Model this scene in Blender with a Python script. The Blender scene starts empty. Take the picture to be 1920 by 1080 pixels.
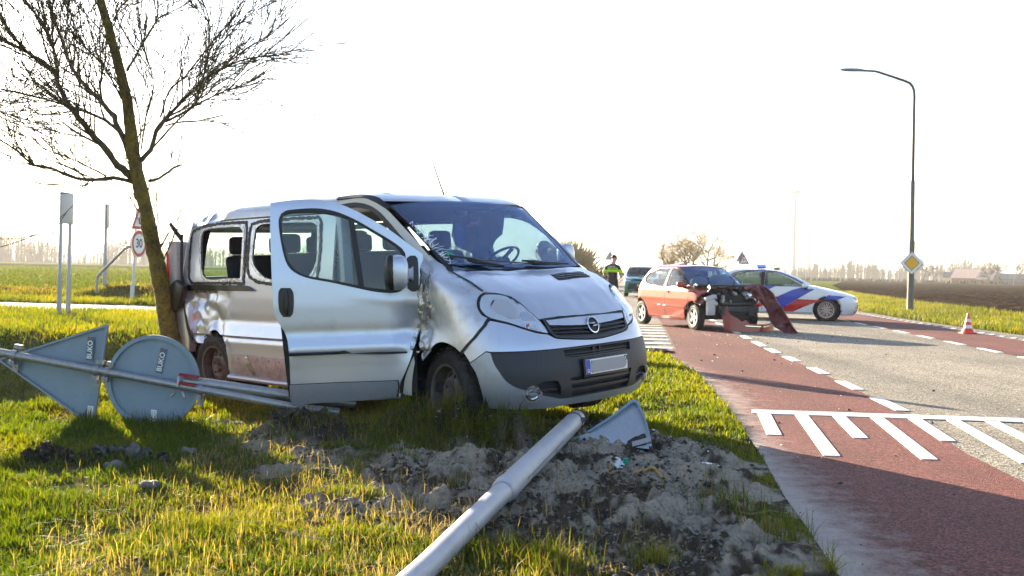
import bpy, bmesh, math, random
import numpy as np
from math import radians as RAD, sin, cos, pi
from mathutils import Matrix, Vector
from mathutils.geometry import delaunay_2d_cdt

S = bpy.context.scene
COL = S.collection
rng = np.random.default_rng(7)
random.seed(7)

# ------------------------------------------------------------------ camera
cam_d = bpy.data.cameras.new('camera')
cam = bpy.data.objects.new('camera', cam_d)
COL.objects.link(cam)
cam_d.sensor_width = 36
cam_d.lens = 35
cam_d.clip_start = 0.05
cam_d.clip_end = 9000
cam_d.dof.use_dof = True
cam_d.dof.focus_distance = 7.9
cam_d.dof.aperture_fstop = 5.6
PITCH = math.atan(33 / (35 / 36 * 1920))
ROLL = RAD(1.2)
cam.matrix_world = (Matrix.Translation((0, 0, 1.25)) @ Matrix.Rotation(RAD(90) - PITCH, 4, 'X') @ Matrix.Rotation(ROLL, 4, 'Z'))
S.camera = cam

# ------------------------------------------------------------------ sky, sun, exposure
SUN_AZ, SUN_EL = RAD(-34), RAD(14)
W = bpy.data.worlds.new('World')
S.world = W
W.use_nodes = True
nt = W.node_tree
sky = nt.nodes.new('ShaderNodeTexSky')
sky.sky_type = 'NISHITA'
sky.sun_disc = False
sky.sun_elevation = SUN_EL
sky.sun_rotation = SUN_AZ
sky.air_density = 1.0
sky.dust_density = 1.0
sky.ozone_density = 4.0
bg = nt.nodes['Background']
bg.inputs['Strength'].default_value = 0.05
nt.links.new(sky.outputs[0], bg.inputs[0])
sun_d = bpy.data.lights.new('sun', 'SUN')
sun_d.energy = 5.0
sun_d.angle = RAD(0.5)
sun_d.color = (1.0, 0.85, 0.63)
sun = bpy.data.objects.new('sun', sun_d)
COL.objects.link(sun)
to_sun = Vector((sin(SUN_AZ) * cos(SUN_EL), cos(SUN_AZ) * cos(SUN_EL), sin(SUN_EL)))
sun.rotation_euler = to_sun.to_track_quat('Z', 'Y').to_euler()
sun.location = to_sun * 50
S.view_settings.view_transform = 'Standard'
S.view_settings.look = 'None'
S.view_settings.gamma = 1
S.view_settings.use_curve_mapping = False
S.view_settings.exposure = 2.85
S.render.engine = 'CYCLES'
S.cycles.use_denoising = True
S.cycles.denoising_input_passes = 'RGB_ALBEDO_NORMAL'
S.cycles.denoising_prefilter = 'ACCURATE'
S.cycles.max_bounces = 8
S.cycles.sample_clamp_indirect = 4
S.cycles.transparent_max_bounces = 24
S.cycles.volume_bounces = 0
S.cycles.caustics_reflective = False
S.cycles.caustics_refractive = False

# ------------------------------------------------------------------ helpers
def ss(a, b, x):
    t = np.clip((np.asarray(x, float) - a) / (b - a), 0, 1)
    return t * t * (3 - 2 * t)

def hash2(ix, iy, seed):
    h = (ix.astype(np.int64) * 374761393 + iy.astype(np.int64) * 668265263 + seed * 974711) & 0x7fffffff
    h = ((h ^ (h >> 13)) * 1274126177) & 0x7fffffff
    h = (h ^ (h >> 16)) & 0xffff
    return h / 65535.0

def vnoise(x, y, seed=0):
    x = np.asarray(x, float); y = np.asarray(y, float)
    ix = np.floor(x); iy = np.floor(y); fx = x - ix; fy = y - iy
    ux = fx * fx * fx * (fx * (fx * 6 - 15) + 10); uy = fy * fy * fy * (fy * (fy * 6 - 15) + 10)
    a = hash2(ix, iy, seed); b = hash2(ix + 1, iy, seed); c = hash2(ix, iy + 1, seed); d = hash2(ix + 1, iy + 1, seed)
    return (a * (1 - ux) + b * ux) * (1 - uy) + (c * (1 - ux) + d * ux) * uy - 0.5

def fbm(x, y, f, oct=4, seed=0, gain=0.5):
    v = 0; a = 1.0
    for k in range(oct):
        v = v + a * vnoise(np.asarray(x) * f + 17.3 * k, np.asarray(y) * f - 9.1 * k, seed + k)
        f *= 2.03; a *= gain
    return v

def inpoly(px, py, poly):
    px = np.asarray(px, float); py = np.asarray(py, float)
    r = np.zeros(px.shape, bool); n = len(poly)
    for i in range(n):
        x0, y0 = poly[i]; x1, y1 = poly[(i + 1) % n]
        if y0 == y1: continue
        c = ((y0 > py) != (y1 > py)) & (px < (x1 - x0) * (py - y0) / (y1 - y0) + x0)
        r ^= c
    return r

def link(o, parent=None):
    COL.objects.link(o)
    if parent is not None: o.parent = parent
    return o

def mesh_obj(name, V, Fc, mat=None, parent=None, smooth=True, mats=None, fmat=None):
    me = bpy.data.meshes.new(name)
    me.from_pydata([tuple(map(float, v)) for v in V], [], [tuple(int(i) for i in f) for f in Fc])
    o = bpy.data.objects.new(name, me)
    for m in (mats or ([mat] if mat else [])): me.materials.append(m)
    if fmat is not None: me.polygons.foreach_set('material_index', np.asarray(fmat, np.int32))
    if smooth: me.polygons.foreach_set('use_smooth', np.ones(len(me.polygons), bool))
    me.update()
    return link(o, parent)

def fast_mesh(name, V, tris, mat, parent=None, cols=None, smooth=False):
    me = bpy.data.meshes.new(name)
    V = np.asarray(V, np.float32); tris = np.asarray(tris, np.int32); k = tris.shape[1]
    me.vertices.add(len(V)); me.vertices.foreach_set('co', V.ravel())
    me.loops.add(tris.size); me.loops.foreach_set('vertex_index', tris.ravel())
    me.polygons.add(len(tris)); me.polygons.foreach_set('loop_start', np.arange(0, tris.size, k, dtype=np.int32))
    me.polygons.foreach_set('loop_total', np.full(len(tris), k, np.int32))
    if smooth: me.polygons.foreach_set('use_smooth', np.ones(len(tris), bool))
    me.update(calc_edges=True)
    if cols is not None:
        at = me.color_attributes.new('col', 'FLOAT_COLOR', 'POINT')
        c4 = np.ones((len(V), 4), np.float32); c4[:, :3] = cols
        at.data.foreach_set('color', c4.ravel())
    me.materials.append(mat)
    o = bpy.data.objects.new(name, me)
    return link(o, parent)

def thing(name, label, cat, loc=(0, 0, 0), rz=0, group=None):
    o = bpy.data.objects.new(name, None); COL.objects.link(o)
    o.location = loc; o.rotation_euler = (0, 0, rz); o.empty_display_size = .2
    return tag(o, label, cat, group)

def tag(o, label, cat, group=None):
    o['label'] = label; o['category'] = cat
    if group: o['group'] = group
    return o

def structure(o):
    o['kind'] = 'structure'; return o
def stuff(o, label=None, cat=None):
    o['kind'] = 'stuff'
    if label: o['label'] = label
    if cat: o['category'] = cat
    return o

def esplit(o, ang=40):
    m = o.modifiers.new('split', 'EDGE_SPLIT'); m.split_angle = RAD(ang); return o
def solidify(o, t, offset=-1):
    m = o.modifiers.new('solid', 'SOLIDIFY'); m.thickness = t; m.offset = offset; return o
def bevel(o, w, seg=2):
    m = o.modifiers.new('bevel', 'BEVEL'); m.width = w; m.segments = seg; m.limit_method = 'ANGLE'; m.angle_limit = RAD(40); return o

class MB:
    """collects shapes for ONE mesh object"""
    def __init__(s): s.V = []; s.F = []; s.M = []
    def add(s, V, F, m=0):
        n = len(s.V); s.V += [tuple(v) for v in V]; s.F += [tuple(i + n for i in f) for f in F]; s.M += [m] * len(F); return s
    def box(s, c, size, rz=0, m=0, R=None):
        sx, sy, sz = [a / 2 for a in size]; V = []
        for x in (-sx, sx):
            for y in (-sy, sy):
                for z in (-sz, sz):
                    p = Vector((x, y, z))
                    if R is not None: p = R @ p
                    elif rz: p = Matrix.Rotation(rz, 3, 'Z') @ p
                    V.append((c[0] + p.x, c[1] + p.y, c[2] + p.z))
        return s.add(V, [(0, 1, 3, 2), (4, 6, 7, 5), (0, 4, 5, 1), (2, 3, 7, 6), (0, 2, 6, 4), (1, 5, 7, 3)], m)
    def tube(s, pts, r, n=10, m=0, cap=True):
        P = [Vector(p) for p in pts]; k = len(P)
        if not hasattr(r, '__len__'): r = [r] * k
        up = None; V = []; F = []
        for i in range(k):
            t = (P[min(i + 1, k - 1)] - P[max(i - 1, 0)])
            if t.length < 1e-9: t = Vector((0, 0, 1))
            t.normalize()
            if up is None:
                a = Vector((0, 0, 1)) if abs(t.z) < .9 else Vector((1, 0, 0))
                up = (a - t * a.dot(t)).normalized()
            else:
                up = (up - t * up.dot(t))
                up = up.normalized() if up.length > 1e-6 else Vector((1, 0, 0))
            b = t.cross(up)
            for j in range(n):
                a = 2 * pi * j / n
                V.append(P[i] + (up * cos(a) + b * sin(a)) * r[i])
        for i in range(k - 1):
            for j in range(n):
                j2 = (j + 1) % n
                F.append((i * n + j, i * n + j2, (i + 1) * n + j2, (i + 1) * n + j))
        if cap:
            F.append(tuple(range(n - 1, -1, -1))); F.append(tuple((k - 1) * n + j for j in range(n)))
        return s.add(V, F, m)
    def lathe(s, prof, n=32, axis='y', c=(0, 0, 0), m=0, closed=False):
        """prof: list of (radius, height along axis)"""
        V = []; F = []; k = len(prof)
        for (r, h) in prof:
            for j in range(n):
                a = 2 * pi * j / n; x, y = r * cos(a), r * sin(a)
                p = (x, h, y) if axis == 'y' else ((x, y, h) if axis == 'z' else (h, x, y))
                V.append((p[0] + c[0], p[1] + c[1], p[2] + c[2]))
        for i in range(k if closed else k - 1):
            i2 = (i + 1) % k
            for j in range(n):
                j2 = (j + 1) % n
                F.append((i * n + j, i2 * n + j, i2 * n + j2, i * n + j2))
        return s.add(V, F, m)
    def prism(s, poly, d0, d1, axis='y', m=0):
        """extruded polygon: poly in (x,z) for axis y, (x,y) for z, (y,z) for x"""
        n = len(poly); V = []
        for d in (d0, d1):
            for (a, b) in poly: V.append((a, d, b) if axis == 'y' else ((a, b, d) if axis == 'z' else (d, a, b)))
        F = [tuple(range(n - 1, -1, -1)), tuple(range(n, 2 * n))] + [(i, (i + 1) % n, n + (i + 1) % n, n + i) for i in range(n)]
        return s.add(V, F, m)
    def build(s, name, mat, parent=None, smooth=True, split=38, bev=0):
        mats = mat if isinstance(mat, (list, tuple)) else [mat]
        o = mesh_obj(name, s.V, s.F, parent=parent, mats=mats, fmat=s.M, smooth=smooth)
        bm = bmesh.new(); bm.from_mesh(o.data); bmesh.ops.recalc_face_normals(bm, faces=bm.faces); bm.to_mesh(o.data); bm.free()
        if bev: bevel(o, bev)
        if smooth and split: esplit(o, split)
        return o

def copy_tree(o, parent=None):
    c = o.copy(); COL.objects.link(c); c.parent = parent
    for ch in list(o.children): copy_tree(ch, c)
    return c

def text(name, body, size, mat, parent=None, loc=(0, 0, 0), rot=(0, 0, 0), ext=.001, align='CENTER', mw=None, bold=0.0):
    cu = bpy.data.curves.new(name, 'FONT'); cu.body = body; cu.size = size; cu.extrude = ext
    cu.align_x = align; cu.align_y = 'CENTER'; cu.offset = bold
    cu.materials.append(mat)
    o = bpy.data.objects.new(name, cu); link(o, parent)
    o.location = loc; o.rotation_euler = rot
    dg = bpy.context.evaluated_depsgraph_get(); me = bpy.data.meshes.new_from_object(o.evaluated_get(dg)); me.name = name
    loc_, rot_ = o.location.copy(), o.rotation_euler.copy(); bpy.data.objects.remove(o)
    o = bpy.data.objects.new(name, me); link(o, parent); o.location = loc_; o.rotation_euler = rot_
    return o

# ------------------------------------------------------------------ materials
def mat(name, color=(.5, .5, .5), rough=.5, metal=0., var=None, bump=None, coat=0., spec=.5, emit=None, var2=None, trans=0., sheen=0.):
    """var=(scale, other colour, contrast); bump=(scale, distance)"""
    m = bpy.data.materials.new(name); m.use_nodes = True
    t = m.node_tree; n = t.nodes; L = t.links.new
    p = n['Principled BSDF']; out = n['Material Output']
    p.inputs['Base Color'].default_value = (*color, 1); p.inputs['Roughness'].default_value = rough
    p.inputs['Metallic'].default_value = metal; p.inputs['Coat Weight'].default_value = coat
    p.inputs['Coat Roughness'].default_value = .04; p.inputs['Specular IOR Level'].default_value = spec
    if emit: p.inputs['Emission Color'].default_value = (*emit[0], 1); p.inputs['Emission Strength'].default_value = emit[1]
    tc = n.new('ShaderNodeTexCoord')
    last = None
    for v in (var, var2):
        if not v: continue
        nz = n.new('ShaderNodeTexNoise'); nz.inputs['Scale'].default_value = v[0]; nz.inputs['Detail'].default_value = 6; nz.inputs['Roughness'].default_value = .62
        L(tc.outputs['Object'], nz.inputs['Vector'])
        rp = n.new('ShaderNodeValToRGB'); c = v[2] if len(v) > 2 else .2
        o0 = v[3] if len(v) > 3 else .5
        rp.color_ramp.elements[0].position = max(0, o0 - c); rp.color_ramp.elements[1].position = min(1, o0 + c)
        L(nz.outputs['Fac'], rp.inputs['Fac'])
        mx = n.new('ShaderNodeMix'); mx.data_type = 'RGBA'
        L(rp.outputs['Color'], mx.inputs['Factor'])
        if last: L(last, mx.inputs['A'])
        else: mx.inputs['A'].default_value = (*color, 1)
        mx.inputs['B'].default_value = (*v[1], 1)
        last = mx.outputs['Result']
    if last: L(last, p.inputs['Base Color'])
    if bump:
        nz = n.new('ShaderNodeTexNoise'); nz.inputs['Scale'].default_value = bump[0]; nz.inputs['Detail'].default_value = 5
        L(tc.outputs['Object'], nz.inputs['Vector'])
        b = n.new('ShaderNodeBump'); b.inputs['Distance'].default_value = bump[1]; b.inputs['Strength'].default_value = 1
        L(nz.outputs['Fac'], b.inputs['Height']); L(b.outputs['Normal'], p.inputs['Normal'])
    return m

def glass_mat(name, tint, rough=.0, ior=1.5, dirt=0., gcol=(1, 1, 1)):
    m = bpy.data.materials.new(name); m.use_nodes = True
    t = m.node_tree; n = t.nodes; L = t.links.new; n.remove(n['Principled BSDF']); out = n['Material Output']
    tr = n.new('ShaderNodeBsdfTransparent'); tr.inputs[0].default_value = (*tint, 1)
    gl = n.new('ShaderNodeBsdfGlossy'); gl.inputs['Roughness'].default_value = rough; gl.inputs['Color'].default_value = (*gcol, 1)
    fr = n.new('ShaderNodeFresnel'); ge = n.new('ShaderNodeNewGeometry'); ir = n.new('ShaderNodeMapRange')   # same reflectance from either side of the pane
    ir.inputs[3].default_value = ior; ir.inputs[4].default_value = 1 / ior; L(ge.outputs['Backfacing'], ir.inputs[0]); L(ir.outputs[0], fr.inputs[0])
    mx = n.new('ShaderNodeMixShader'); L(fr.outputs[0], mx.inputs[0]); L(tr.outputs[0], mx.inputs[1]); L(gl.outputs[0], mx.inputs[2])
    last = mx
    if dirt:
        df = n.new('ShaderNodeBsdfDiffuse'); df.inputs[0].default_value = (.42, .42, .38, 1)
        nz = n.new('ShaderNodeTexNoise'); nz.inputs['Scale'].default_value = 9; nz.inputs['Detail'].default_value = 8
        tc = n.new('ShaderNodeTexCoord'); L(tc.outputs['Object'], nz.inputs['Vector'])
        mr = n.new('ShaderNodeMapRange'); mr.inputs[1].default_value = .4; mr.inputs[2].default_value = .75; mr.inputs[3].default_value = dirt * .4; mr.inputs[4].default_value = dirt
        L(nz.outputs['Fac'], mr.inputs[0])
        m2 = n.new('ShaderNodeMixShader'); L(mr.outputs[0], m2.inputs[0]); L(mx.outputs[0], m2.inputs[1]); L(df.outputs[0], m2.inputs[2]); last = m2
    L(last.outputs[0], out.inputs['Surface'])
    return m

def leaf_mat(name, rough=.6, transl=.45):
    m = bpy.data.materials.new(name); m.use_nodes = True
    t = m.node_tree; n = t.nodes; L = t.links.new
    p = n['Principled BSDF']; p.inputs['Roughness'].default_value = rough; p.inputs['Specular IOR Level'].default_value = .25
    at = n.new('ShaderNodeAttribute'); at.attribute_name = 'col'
    L(at.outputs['Color'], p.inputs['Base Color'])
    tl = n.new('ShaderNodeBsdfTranslucent')
    br = n.new('ShaderNodeMix'); br.data_type = 'RGBA'; br.blend_type = 'MULTIPLY'; br.inputs['Factor'].default_value = 1
    L(at.outputs['Color'], br.inputs['A']); br.inputs['B'].default_value = (1.68, 1.52, .32, 1)
    L(br.outputs['Result'], tl.inputs[0])
    mx = n.new('ShaderNodeMixShader'); mx.inputs[0].default_value = transl
    L(p.outputs[0], mx.inputs[1]); L(tl.outputs[0], mx.inputs[2]); L(mx.outputs[0], n['Material Output'].inputs['Surface'])
    return m

M = {}
M['silver'] = mat('silver_paint', (.56, .605, .68), .34, .70, coat=.55, var=(240, (.51, .555, .63), .25), var2=(3.2, (.40, .41, .42), .12, .70))
M['silver_trim'] = mat('silver_trim', (.40, .435, .48), .40, .55, coat=.2, var=(30, (.34, .37, .41), .3))
M['bare'] = mat('scraped_metal', (.50, .51, .53), .26, .85, var=(16, (.30, .29, .28), .14, .62), var2=(60, (.75, .76, .78), .1, .66), bump=(22, .012))
M['dent'] = mat('crushed_silver_paint', (.60, .635, .69), .34, .70, coat=.6, var=(7, (.40, .38, .35), .16, .62))
M['dirtpanel'] = mat('muddy_sill_panel', (.36, .36, .34), .55, .35, var=(9, (.15, .14, .12), .14, .6), var2=(40, (.46, .45, .42), .15, .62))
M['black'] = mat('black_plastic', (.006, .006, .007), .38, var=(40, (.012, .012, .012), .3))
M['rubberseal'] = mat('black_rubber_seal', (.005, .005, .006), .5)
M['bumper'] = mat('dark_grey_bumper_plastic', (.027, .031, .036), .5, var=(300, (.018, .021, .025), .3), bump=(500, .0006))
M['grilleback'] = mat('black_grille_void', (.006, .006, .007), .6)
M['chrome'] = mat('chrome', (.75, .76, .78), .08, 1.)
M['lampgrey'] = mat('headlamp_housing', (.74, .77, .80), .18, .6, coat=.5)
M['lampwhite'] = mat('headlamp_reflector', (.8, .78, .74), .14, .9)
M['lens'] = glass_mat('clear_lens', (.94, .96, .97), .02, 1.42)
M['orange'] = mat('orange_bulb', (.8, .16, .03), .3)
M['redlens'] = mat('red_lamp_lens', (.75, .02, .02), .12, coat=1)
M['windscreen'] = glass_mat('windscreen_glass', (.36, .46, .54), .0, 2.6, dirt=.012, gcol=(.50, .66, 1.0))
M['glass'] = glass_mat('window_glass', (.58, .76, .72), .0, 1.6, dirt=.10)
M['darkglass'] = glass_mat('tinted_glass', (.30, .36, .36), .0, 1.5)
M['tyre'] = mat('tyre_rubber', (.010, .010, .010), .75, var=(14, (.045, .038, .028), .16, .60), bump=(60, .006))
M['steel'] = mat('dirty_steel_rim', (.15, .135, .12), .6, .35, var=(12, (.075, .055, .04), .2))
M['alloy'] = mat('alloy_rim', (.60, .60, .60), .3, .8)
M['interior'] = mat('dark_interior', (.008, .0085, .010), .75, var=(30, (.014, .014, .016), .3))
M['seat'] = mat('seat_fabric', (.018, .020, .026), .9, bump=(120, .003))
M['curtain'] = mat('pale_airbag_cloth', (.42, .47, .42), .9, bump=(18, .02))
M['cream'] = mat('cream_sill', (.62, .58, .48), .5)
M['galv'] = mat('galvanised_steel', (.36, .37, .38), .42, .65, var=(26, (.26, .27, .28), .22), var2=(120, (.46, .46, .46), .15, .65))
M['polegrey'] = mat('grey_painted_pole', (.44, .45, .47), .45, .15, var=(6, (.36, .36, .37), .2), var2=(70, (.24, .23, .21), .06, .70), bump=(90, .0015))
M['signback'] = mat('sign_back_grey_blue', (.22, .31, .40), .42, .2, var=(5, (.20, .275, .345), .2), var2=(30, (.17, .22, .27), .08, .68))
M['white'] = mat('white_paint', (.80, .80, .78), .45)
M['signwhite'] = mat('sign_white', (.8, .8, .78), .4)
M['signred'] = mat('sign_red', (.52, .03, .02), .4)
M['signyellow'] = mat('sign_yellow', (.85, .44, .01), .4)
M['ink'] = mat('black_print', (.01, .01, .01), .5)
M['redclamp'] = mat('red_clamp', (.30, .02, .03), .4, .2)
M['plateblue'] = mat('plate_blue', (.01, .07, .5), .4)
M['plategrey'] = mat('plate_grey', (.36, .35, .36), .5)
M['plateyellow'] = mat('plate_yellow', (.8, .45, .01), .45)
M['marking'] = mat('road_marking_white', (.66, .66, .63), .6, var=(5, (.62, .61, .57), .2), var2=(34, (.22, .21, .2), .05, .74), bump=(120, .003))
M['redpaint_sunlit'] = mat('red_car_paint_sun_orange', (.40, .052, .014), .28, .2, coat=1, var=(8, (.34, .04, .012), .3))  # low sun's orange on the car's side put into the base colour
M['redbumper'] = mat('deep_red_bumper', (.24, .007, .010), .3, .1, coat=.8)  # same car's red without the painted sun orange, for the shaded front
M['redcrush'] = mat('crumpled_red_paint', (.15, .004, .006), .40, .05, coat=.25, var=(9, (.055, .003, .004), .2))
M['whitepaint'] = mat('white_car_paint', (.80, .80, .80), .3, 0, coat=1)
M['policeblue'] = mat('police_blue', (.004, .035, .42), .35, coat=.6)
M['policered'] = mat('police_red', (.50, .006, .010), .35, coat=.6)
M['teal'] = mat('teal_car_paint', (.01, .16, .16), .3, .3, coat=1)
M['engine'] = mat('dirty_engine_metal', (.020, .020, .022), .45, .5, var=(25, (.006, .006, .007), .2))
M['engine2'] = mat('bright_engine_alloy', (.42, .42, .43), .35, .8, var=(40, (.15, .15, .15), .2))
M['palegrey'] = mat('pale_grey_plastic', (.50, .51, .50), .5, var=(60, (.25, .25, .25), .1, .62))
M['bark'] = mat('mossy_bark', (.085, .070, .022), .95, var=(7, (.21, .165, .018), .17), var2=(38, (.025, .021, .015), .12, .62), bump=(26, .05))
M['bark2'] = mat('branch_bark', (.055, .046, .030), .9, var=(22, (.10, .085, .03), .2), bump=(50, .02))
M['farbark'] = mat('far_tree_bark', (.10, .085, .055), .9)
M['fartwig'] = mat('far_tree_twigs', (.055, .043, .026), .9)
M['brickwall'] = mat('farm_brick', (.22, .11, .075), .85, var=(.8, (.28, .15, .10), .2))
M['rooftile'] = mat('farm_roof', (.34, .24, .21), .6, var=(1.2, (.40, .30, .26), .2))
M['roofdark'] = mat('dark_roof', (.10, .11, .12), .7)
M['plaster'] = mat('yellow_plaster', (.55, .48, .30), .8)
M['turbine'] = mat('turbine_backlit_grey', (.05, .052, .055), .5)  # white turbines, their backlit shade put into the colour
M['hivis'] = mat('hi_vis_yellow', (.45, .85, .02), .6)
M['uniform'] = mat('black_uniform', (.012, .013, .018), .85)
M['skin'] = mat('skin', (.50, .27, .19), .5)
M['hairdark'] = mat('dark_hair', (.02, .014, .01), .6)
M['hairfair'] = mat('grey_fair_hair', (.34, .28, .22), .6)
M['jacket'] = mat('grey_jacket', (.16, .18, .21), .85)
M['conered'] = mat('cone_red', (.72, .045, .02), .45)
M['cable'] = mat('yellow_cable', (.42, .25, .05), .5, var=(40, (.25, .15, .05), .2))
M['plasticwhite'] = mat('white_plastic', (.72, .76, .76), .3)
M['green'] = mat('green_plastic', (.01, .28, .16), .35)
M['clod'] = mat('dark_clod', (.035, .029, .022), .95, var=(30, (.075, .062, .045), .2), bump=(30, .03))
M['claygrey'] = mat('grey_clay', (.10, .098, .093), .9, var=(18, (.16, .155, .145), .2), bump=(40, .02))
M['wood'] = mat('dead_stick', (.26, .20, .12), .85)
M['straw'] = mat('dead_straw', (.46, .36, .17), .8)
M['redlabel'] = mat('red_card', (.55, .02, .05), .5)
M['blueflash'] = mat('blue_light_lens', (.01, .06, .7), .2, coat=1, emit=((.02, .1, 1), .6))
M['grass'] = leaf_mat('grass_blades', transl=.42)
M['crop'] = leaf_mat('crop_leaves', transl=.4)
# ------------------------------------------------------------------ the setting
VERGE = [(1.0, -30), (1.2, 1.0), (1.39, 4.15), (1.48, 4.83), (1.57, 5.64), (1.74, 6.78), (1.92, 8.2), (2.14, 10.14), (2.37, 12.9), (2.42, 15.8)]
SIDE = [(2.42, 15.8), (1.7, 17.2), (0.2, 19.4), (-3.0, 22.2), (-8.8, 24.5), (-13.2, 25.6), (-30, 28.6), (-200, 52), (-200, 57), (-30, 33.0), (-15, 29.5), (-10.6, 28.9), (-4, 29.0), (0, 29.8), (3.0, 33), (4.4, 40)]
FARL = [(4.4, 40), (6.0, 56), (10.2, 100), (29, 300), (90, 900)]
RIGHT = [(103, 900), (40, 300), (19.6, 100), (14.9, 56), (12.75, 35.0), (12.2, 30.6), (11.9, 26.2), (11.8, 22.5), (11.4, 10), (10.6, -30)]
ROADPOLY = VERGE + SIDE[1:] + FARL[1:] + RIGHT
SAND = [(0.56, 8.1), (1.06, 7.45), (1.40, 6.94), (1.50, 6.39), (1.48, 5.77), (1.41, 5.14), (1.32, 4.54), (1.30, 4.14), (1.1, 3.6), (0.5, 3.6), (0.14, 4.33), (-0.12, 4.61), (-0.45, 4.87), (-0.73, 5.43), (-0.87, 6.14), (-0.78, 6.79), (-0.36, 7.16), (0.19, 7.8)]
SAND2 = [(-2.28, 7.64), (-1.27, 8.05), (-0.77, 6.69), (-0.76, 5.42), (-0.49, 4.77), (-0.86, 4.55), (-1.17, 5.03), (-1.59, 5.76)]

def polydist(x, y, poly):
    """signed-ish distance (positive inside)"""
    d = np.full(np.shape(x), 1e9); n = len(poly)
    for i in range(n):
        ax, ay = poly[i]; bx, by = poly[(i + 1) % n]
        ex, ey = bx - ax, by - ay; L2 = ex * ex + ey * ey + 1e-12
        t = np.clip(((x - ax) * ex + (y - ay) * ey) / L2, 0, 1)
        d = np.minimum(d, np.hypot(x - ax - t * ex, y - ay - t * ey))
    return np.where(inpoly(x, y, poly), d, -d)

def sandmask(x, y):
    n = fbm(x, y, 2.2, 4, 31)
    a = ss(-.16, .10, polydist(x, y, SAND) + n * .55)
    b = ss(-.05, .35, polydist(x, y, SAND2) + n * .7) * ss(-.12, .14, fbm(x, y, 3.4, 3, 77) + .02) * .75
    return np.maximum(a, b)

def ditchmask(x, y):
    return ss(-3.9, -4.9, x) * ss(7.9, 9.4, y) * (1 - ss(13.4, 17.4, y))

HUMPS = [(.62, 4.75, .30, .17, .085, 70), (.25, 4.70, .16, .12, .075, 20), (.33, 6.95, .55, .14, .085, 5), (-.05, 6.2, .5, .12, .06, -20), (1.1, 6.9, .35, .13, .06, -25), (.9, 5.5, .5, .10, .05, 15), (.45, 5.25, .55, .09, .05, 5),
         (-1.5, 7.25, .34, .22, .09, 15), (-1.25, 7.05, .22, .16, .06, 0), (-2.42, 6.12, .26, .13, .07, 10), (-2.8, 6.0, .2, .12, .07, 30), (-.50, 7.10, .40, .17, .19, -5), (-.08, 6.98, .34, .17, .09, 0), (-1.9, 5.3, .09, .08, .05, 0), (-.85, 7.25, .35, .2, .07, 0), (.95, 7.30, .3, .12, .05, 0), (1.0, 5.9, .45, .10, .05, 10), (.3, 5.75, .45, .07, .045, -8), (.75, 5.1, .35, .08, .05, 30), (-.35, 5.6, .35, .08, .04, 20)]

def gz(x, y):
    x = np.asarray(x, float); y = np.asarray(y, float)
    z = .045 * fbm(x, y, .9, 3, 3) + .02 * fbm(x, y, 4.5, 3, 5) + .02
    sm = sandmask(x, y)
    r = fbm(x * .75 + y * .35, y * 1.25, 4.0, 4, 11, .6)
    z = z * (1 - .5 * sm) + sm * (.085 * (.35 - np.abs(r)) + .050 * fbm(x, y, 11, 4, 19, .6) - .01)
    z = z + sm * (.028 * fbm(x, y, 26, 3, 119, .6) - .030 * np.maximum(0, .18 - np.abs(fbm(x, y, 7.5, 3, 131)))) + sm * .022 * np.sign(np.sin((y - .3 * x) * 9 + 2)) * ss(.0, .5, np.abs(np.sin((y - .3 * x) * 9 + 2))) * .35
    z = z + sm * .030 * np.sin((y * 1.0 - x * .35) * 21 + 5 * fbm(x, y, 1.5, 2, 91))
    for (hx, hy, a, b, h, rot) in HUMPS:
        c, s = cos(RAD(rot)), sin(RAD(rot)); dx, dy = x - hx, y - hy
        u = (dx * c + dy * s) / a; v = (-dx * s + dy * c) / b
        z = z + h * np.exp(-(u * u + v * v) * 1.3) * (1 + 1.1 * fbm(x, y, 11, 3, 41))
    z = z - 1.6 * ditchmask(x, y)
    z = np.where(y < 40, z, z * .3)
    ridge = np.exp(-((y - (33.3 - .12 * (x + 12))) / .9) ** 2) * (x < 1.0)
    z = z + ridge * (.28 + .5 * fbm(x, y, .8, 3, 55))
    inr = inpoly(x, y, ROADPOLY); near = (y < 24) & (np.abs(x) < 12)
    e_ = np.full(np.shape(x), 1.0); e_[near] = ss(-.02, .30, -polydist(x[near], y[near], ROADPOLY) + .05 * fbm(x[near], y[near], 5, 2, 8))
    z = z * e_ + .008 * (1 - e_)
    return np.where(inr, -.09, z)

def axis(parts):
    out = []
    for a, b, st in parts: out += list(np.arange(a, b - 1e-6, st))
    return out

def geo(a, b, st, g):
    o = []
    v = a
    while v < b: o.append(v); v += st; st *= g
    o.append(b)
    return o
xs = np.array([-v for v in geo(32, 2500, 2.0, 1.25)][::-1] + axis([(-30, -7.2, .45), (-7.2, -1.5, .042), (-1.5, 1.75, .0165), (1.75, 2.7, .04), (2.7, 32, .6)]) + geo(32, 2500, 2.0, 1.25))
ys = np.array(axis([(-40, 2.6, 1.2), (2.6, 3.5, .06), (3.5, 8.1, .0165), (8.1, 12.4, .05), (12.4, 36, .25), (36, 90, 1.6)]) + geo(90, 4000, 4.0, 1.2))
GX, GY = np.meshgrid(xs, ys)
GZ = gz(GX, GY)
V = np.stack([GX.ravel(), GY.ravel(), GZ.ravel()], -1)
nx, ny = len(xs), len(ys)
ii, jj = np.meshgrid(np.arange(nx - 1), np.arange(ny - 1))
a = (jj * nx + ii).ravel()
Q = np.stack([a, a + 1, a + nx + 1, a + nx], -1)
smk = sandmask(GX, GY).ravel()
x_, y_ = GX.ravel(), GY.ravel()
nn = fbm(x_, y_, 1.7, 4, 61); n2 = fbm(x_, y_, 9, 3, 63)
soil = np.array([.060, .050, .032]); sandc = np.array([.32, .278, .218]); sandd = np.array([.070, .056, .042]); greenc = np.array([.085, .105, .028]); dry = np.array([.20, .155, .07])
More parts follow.
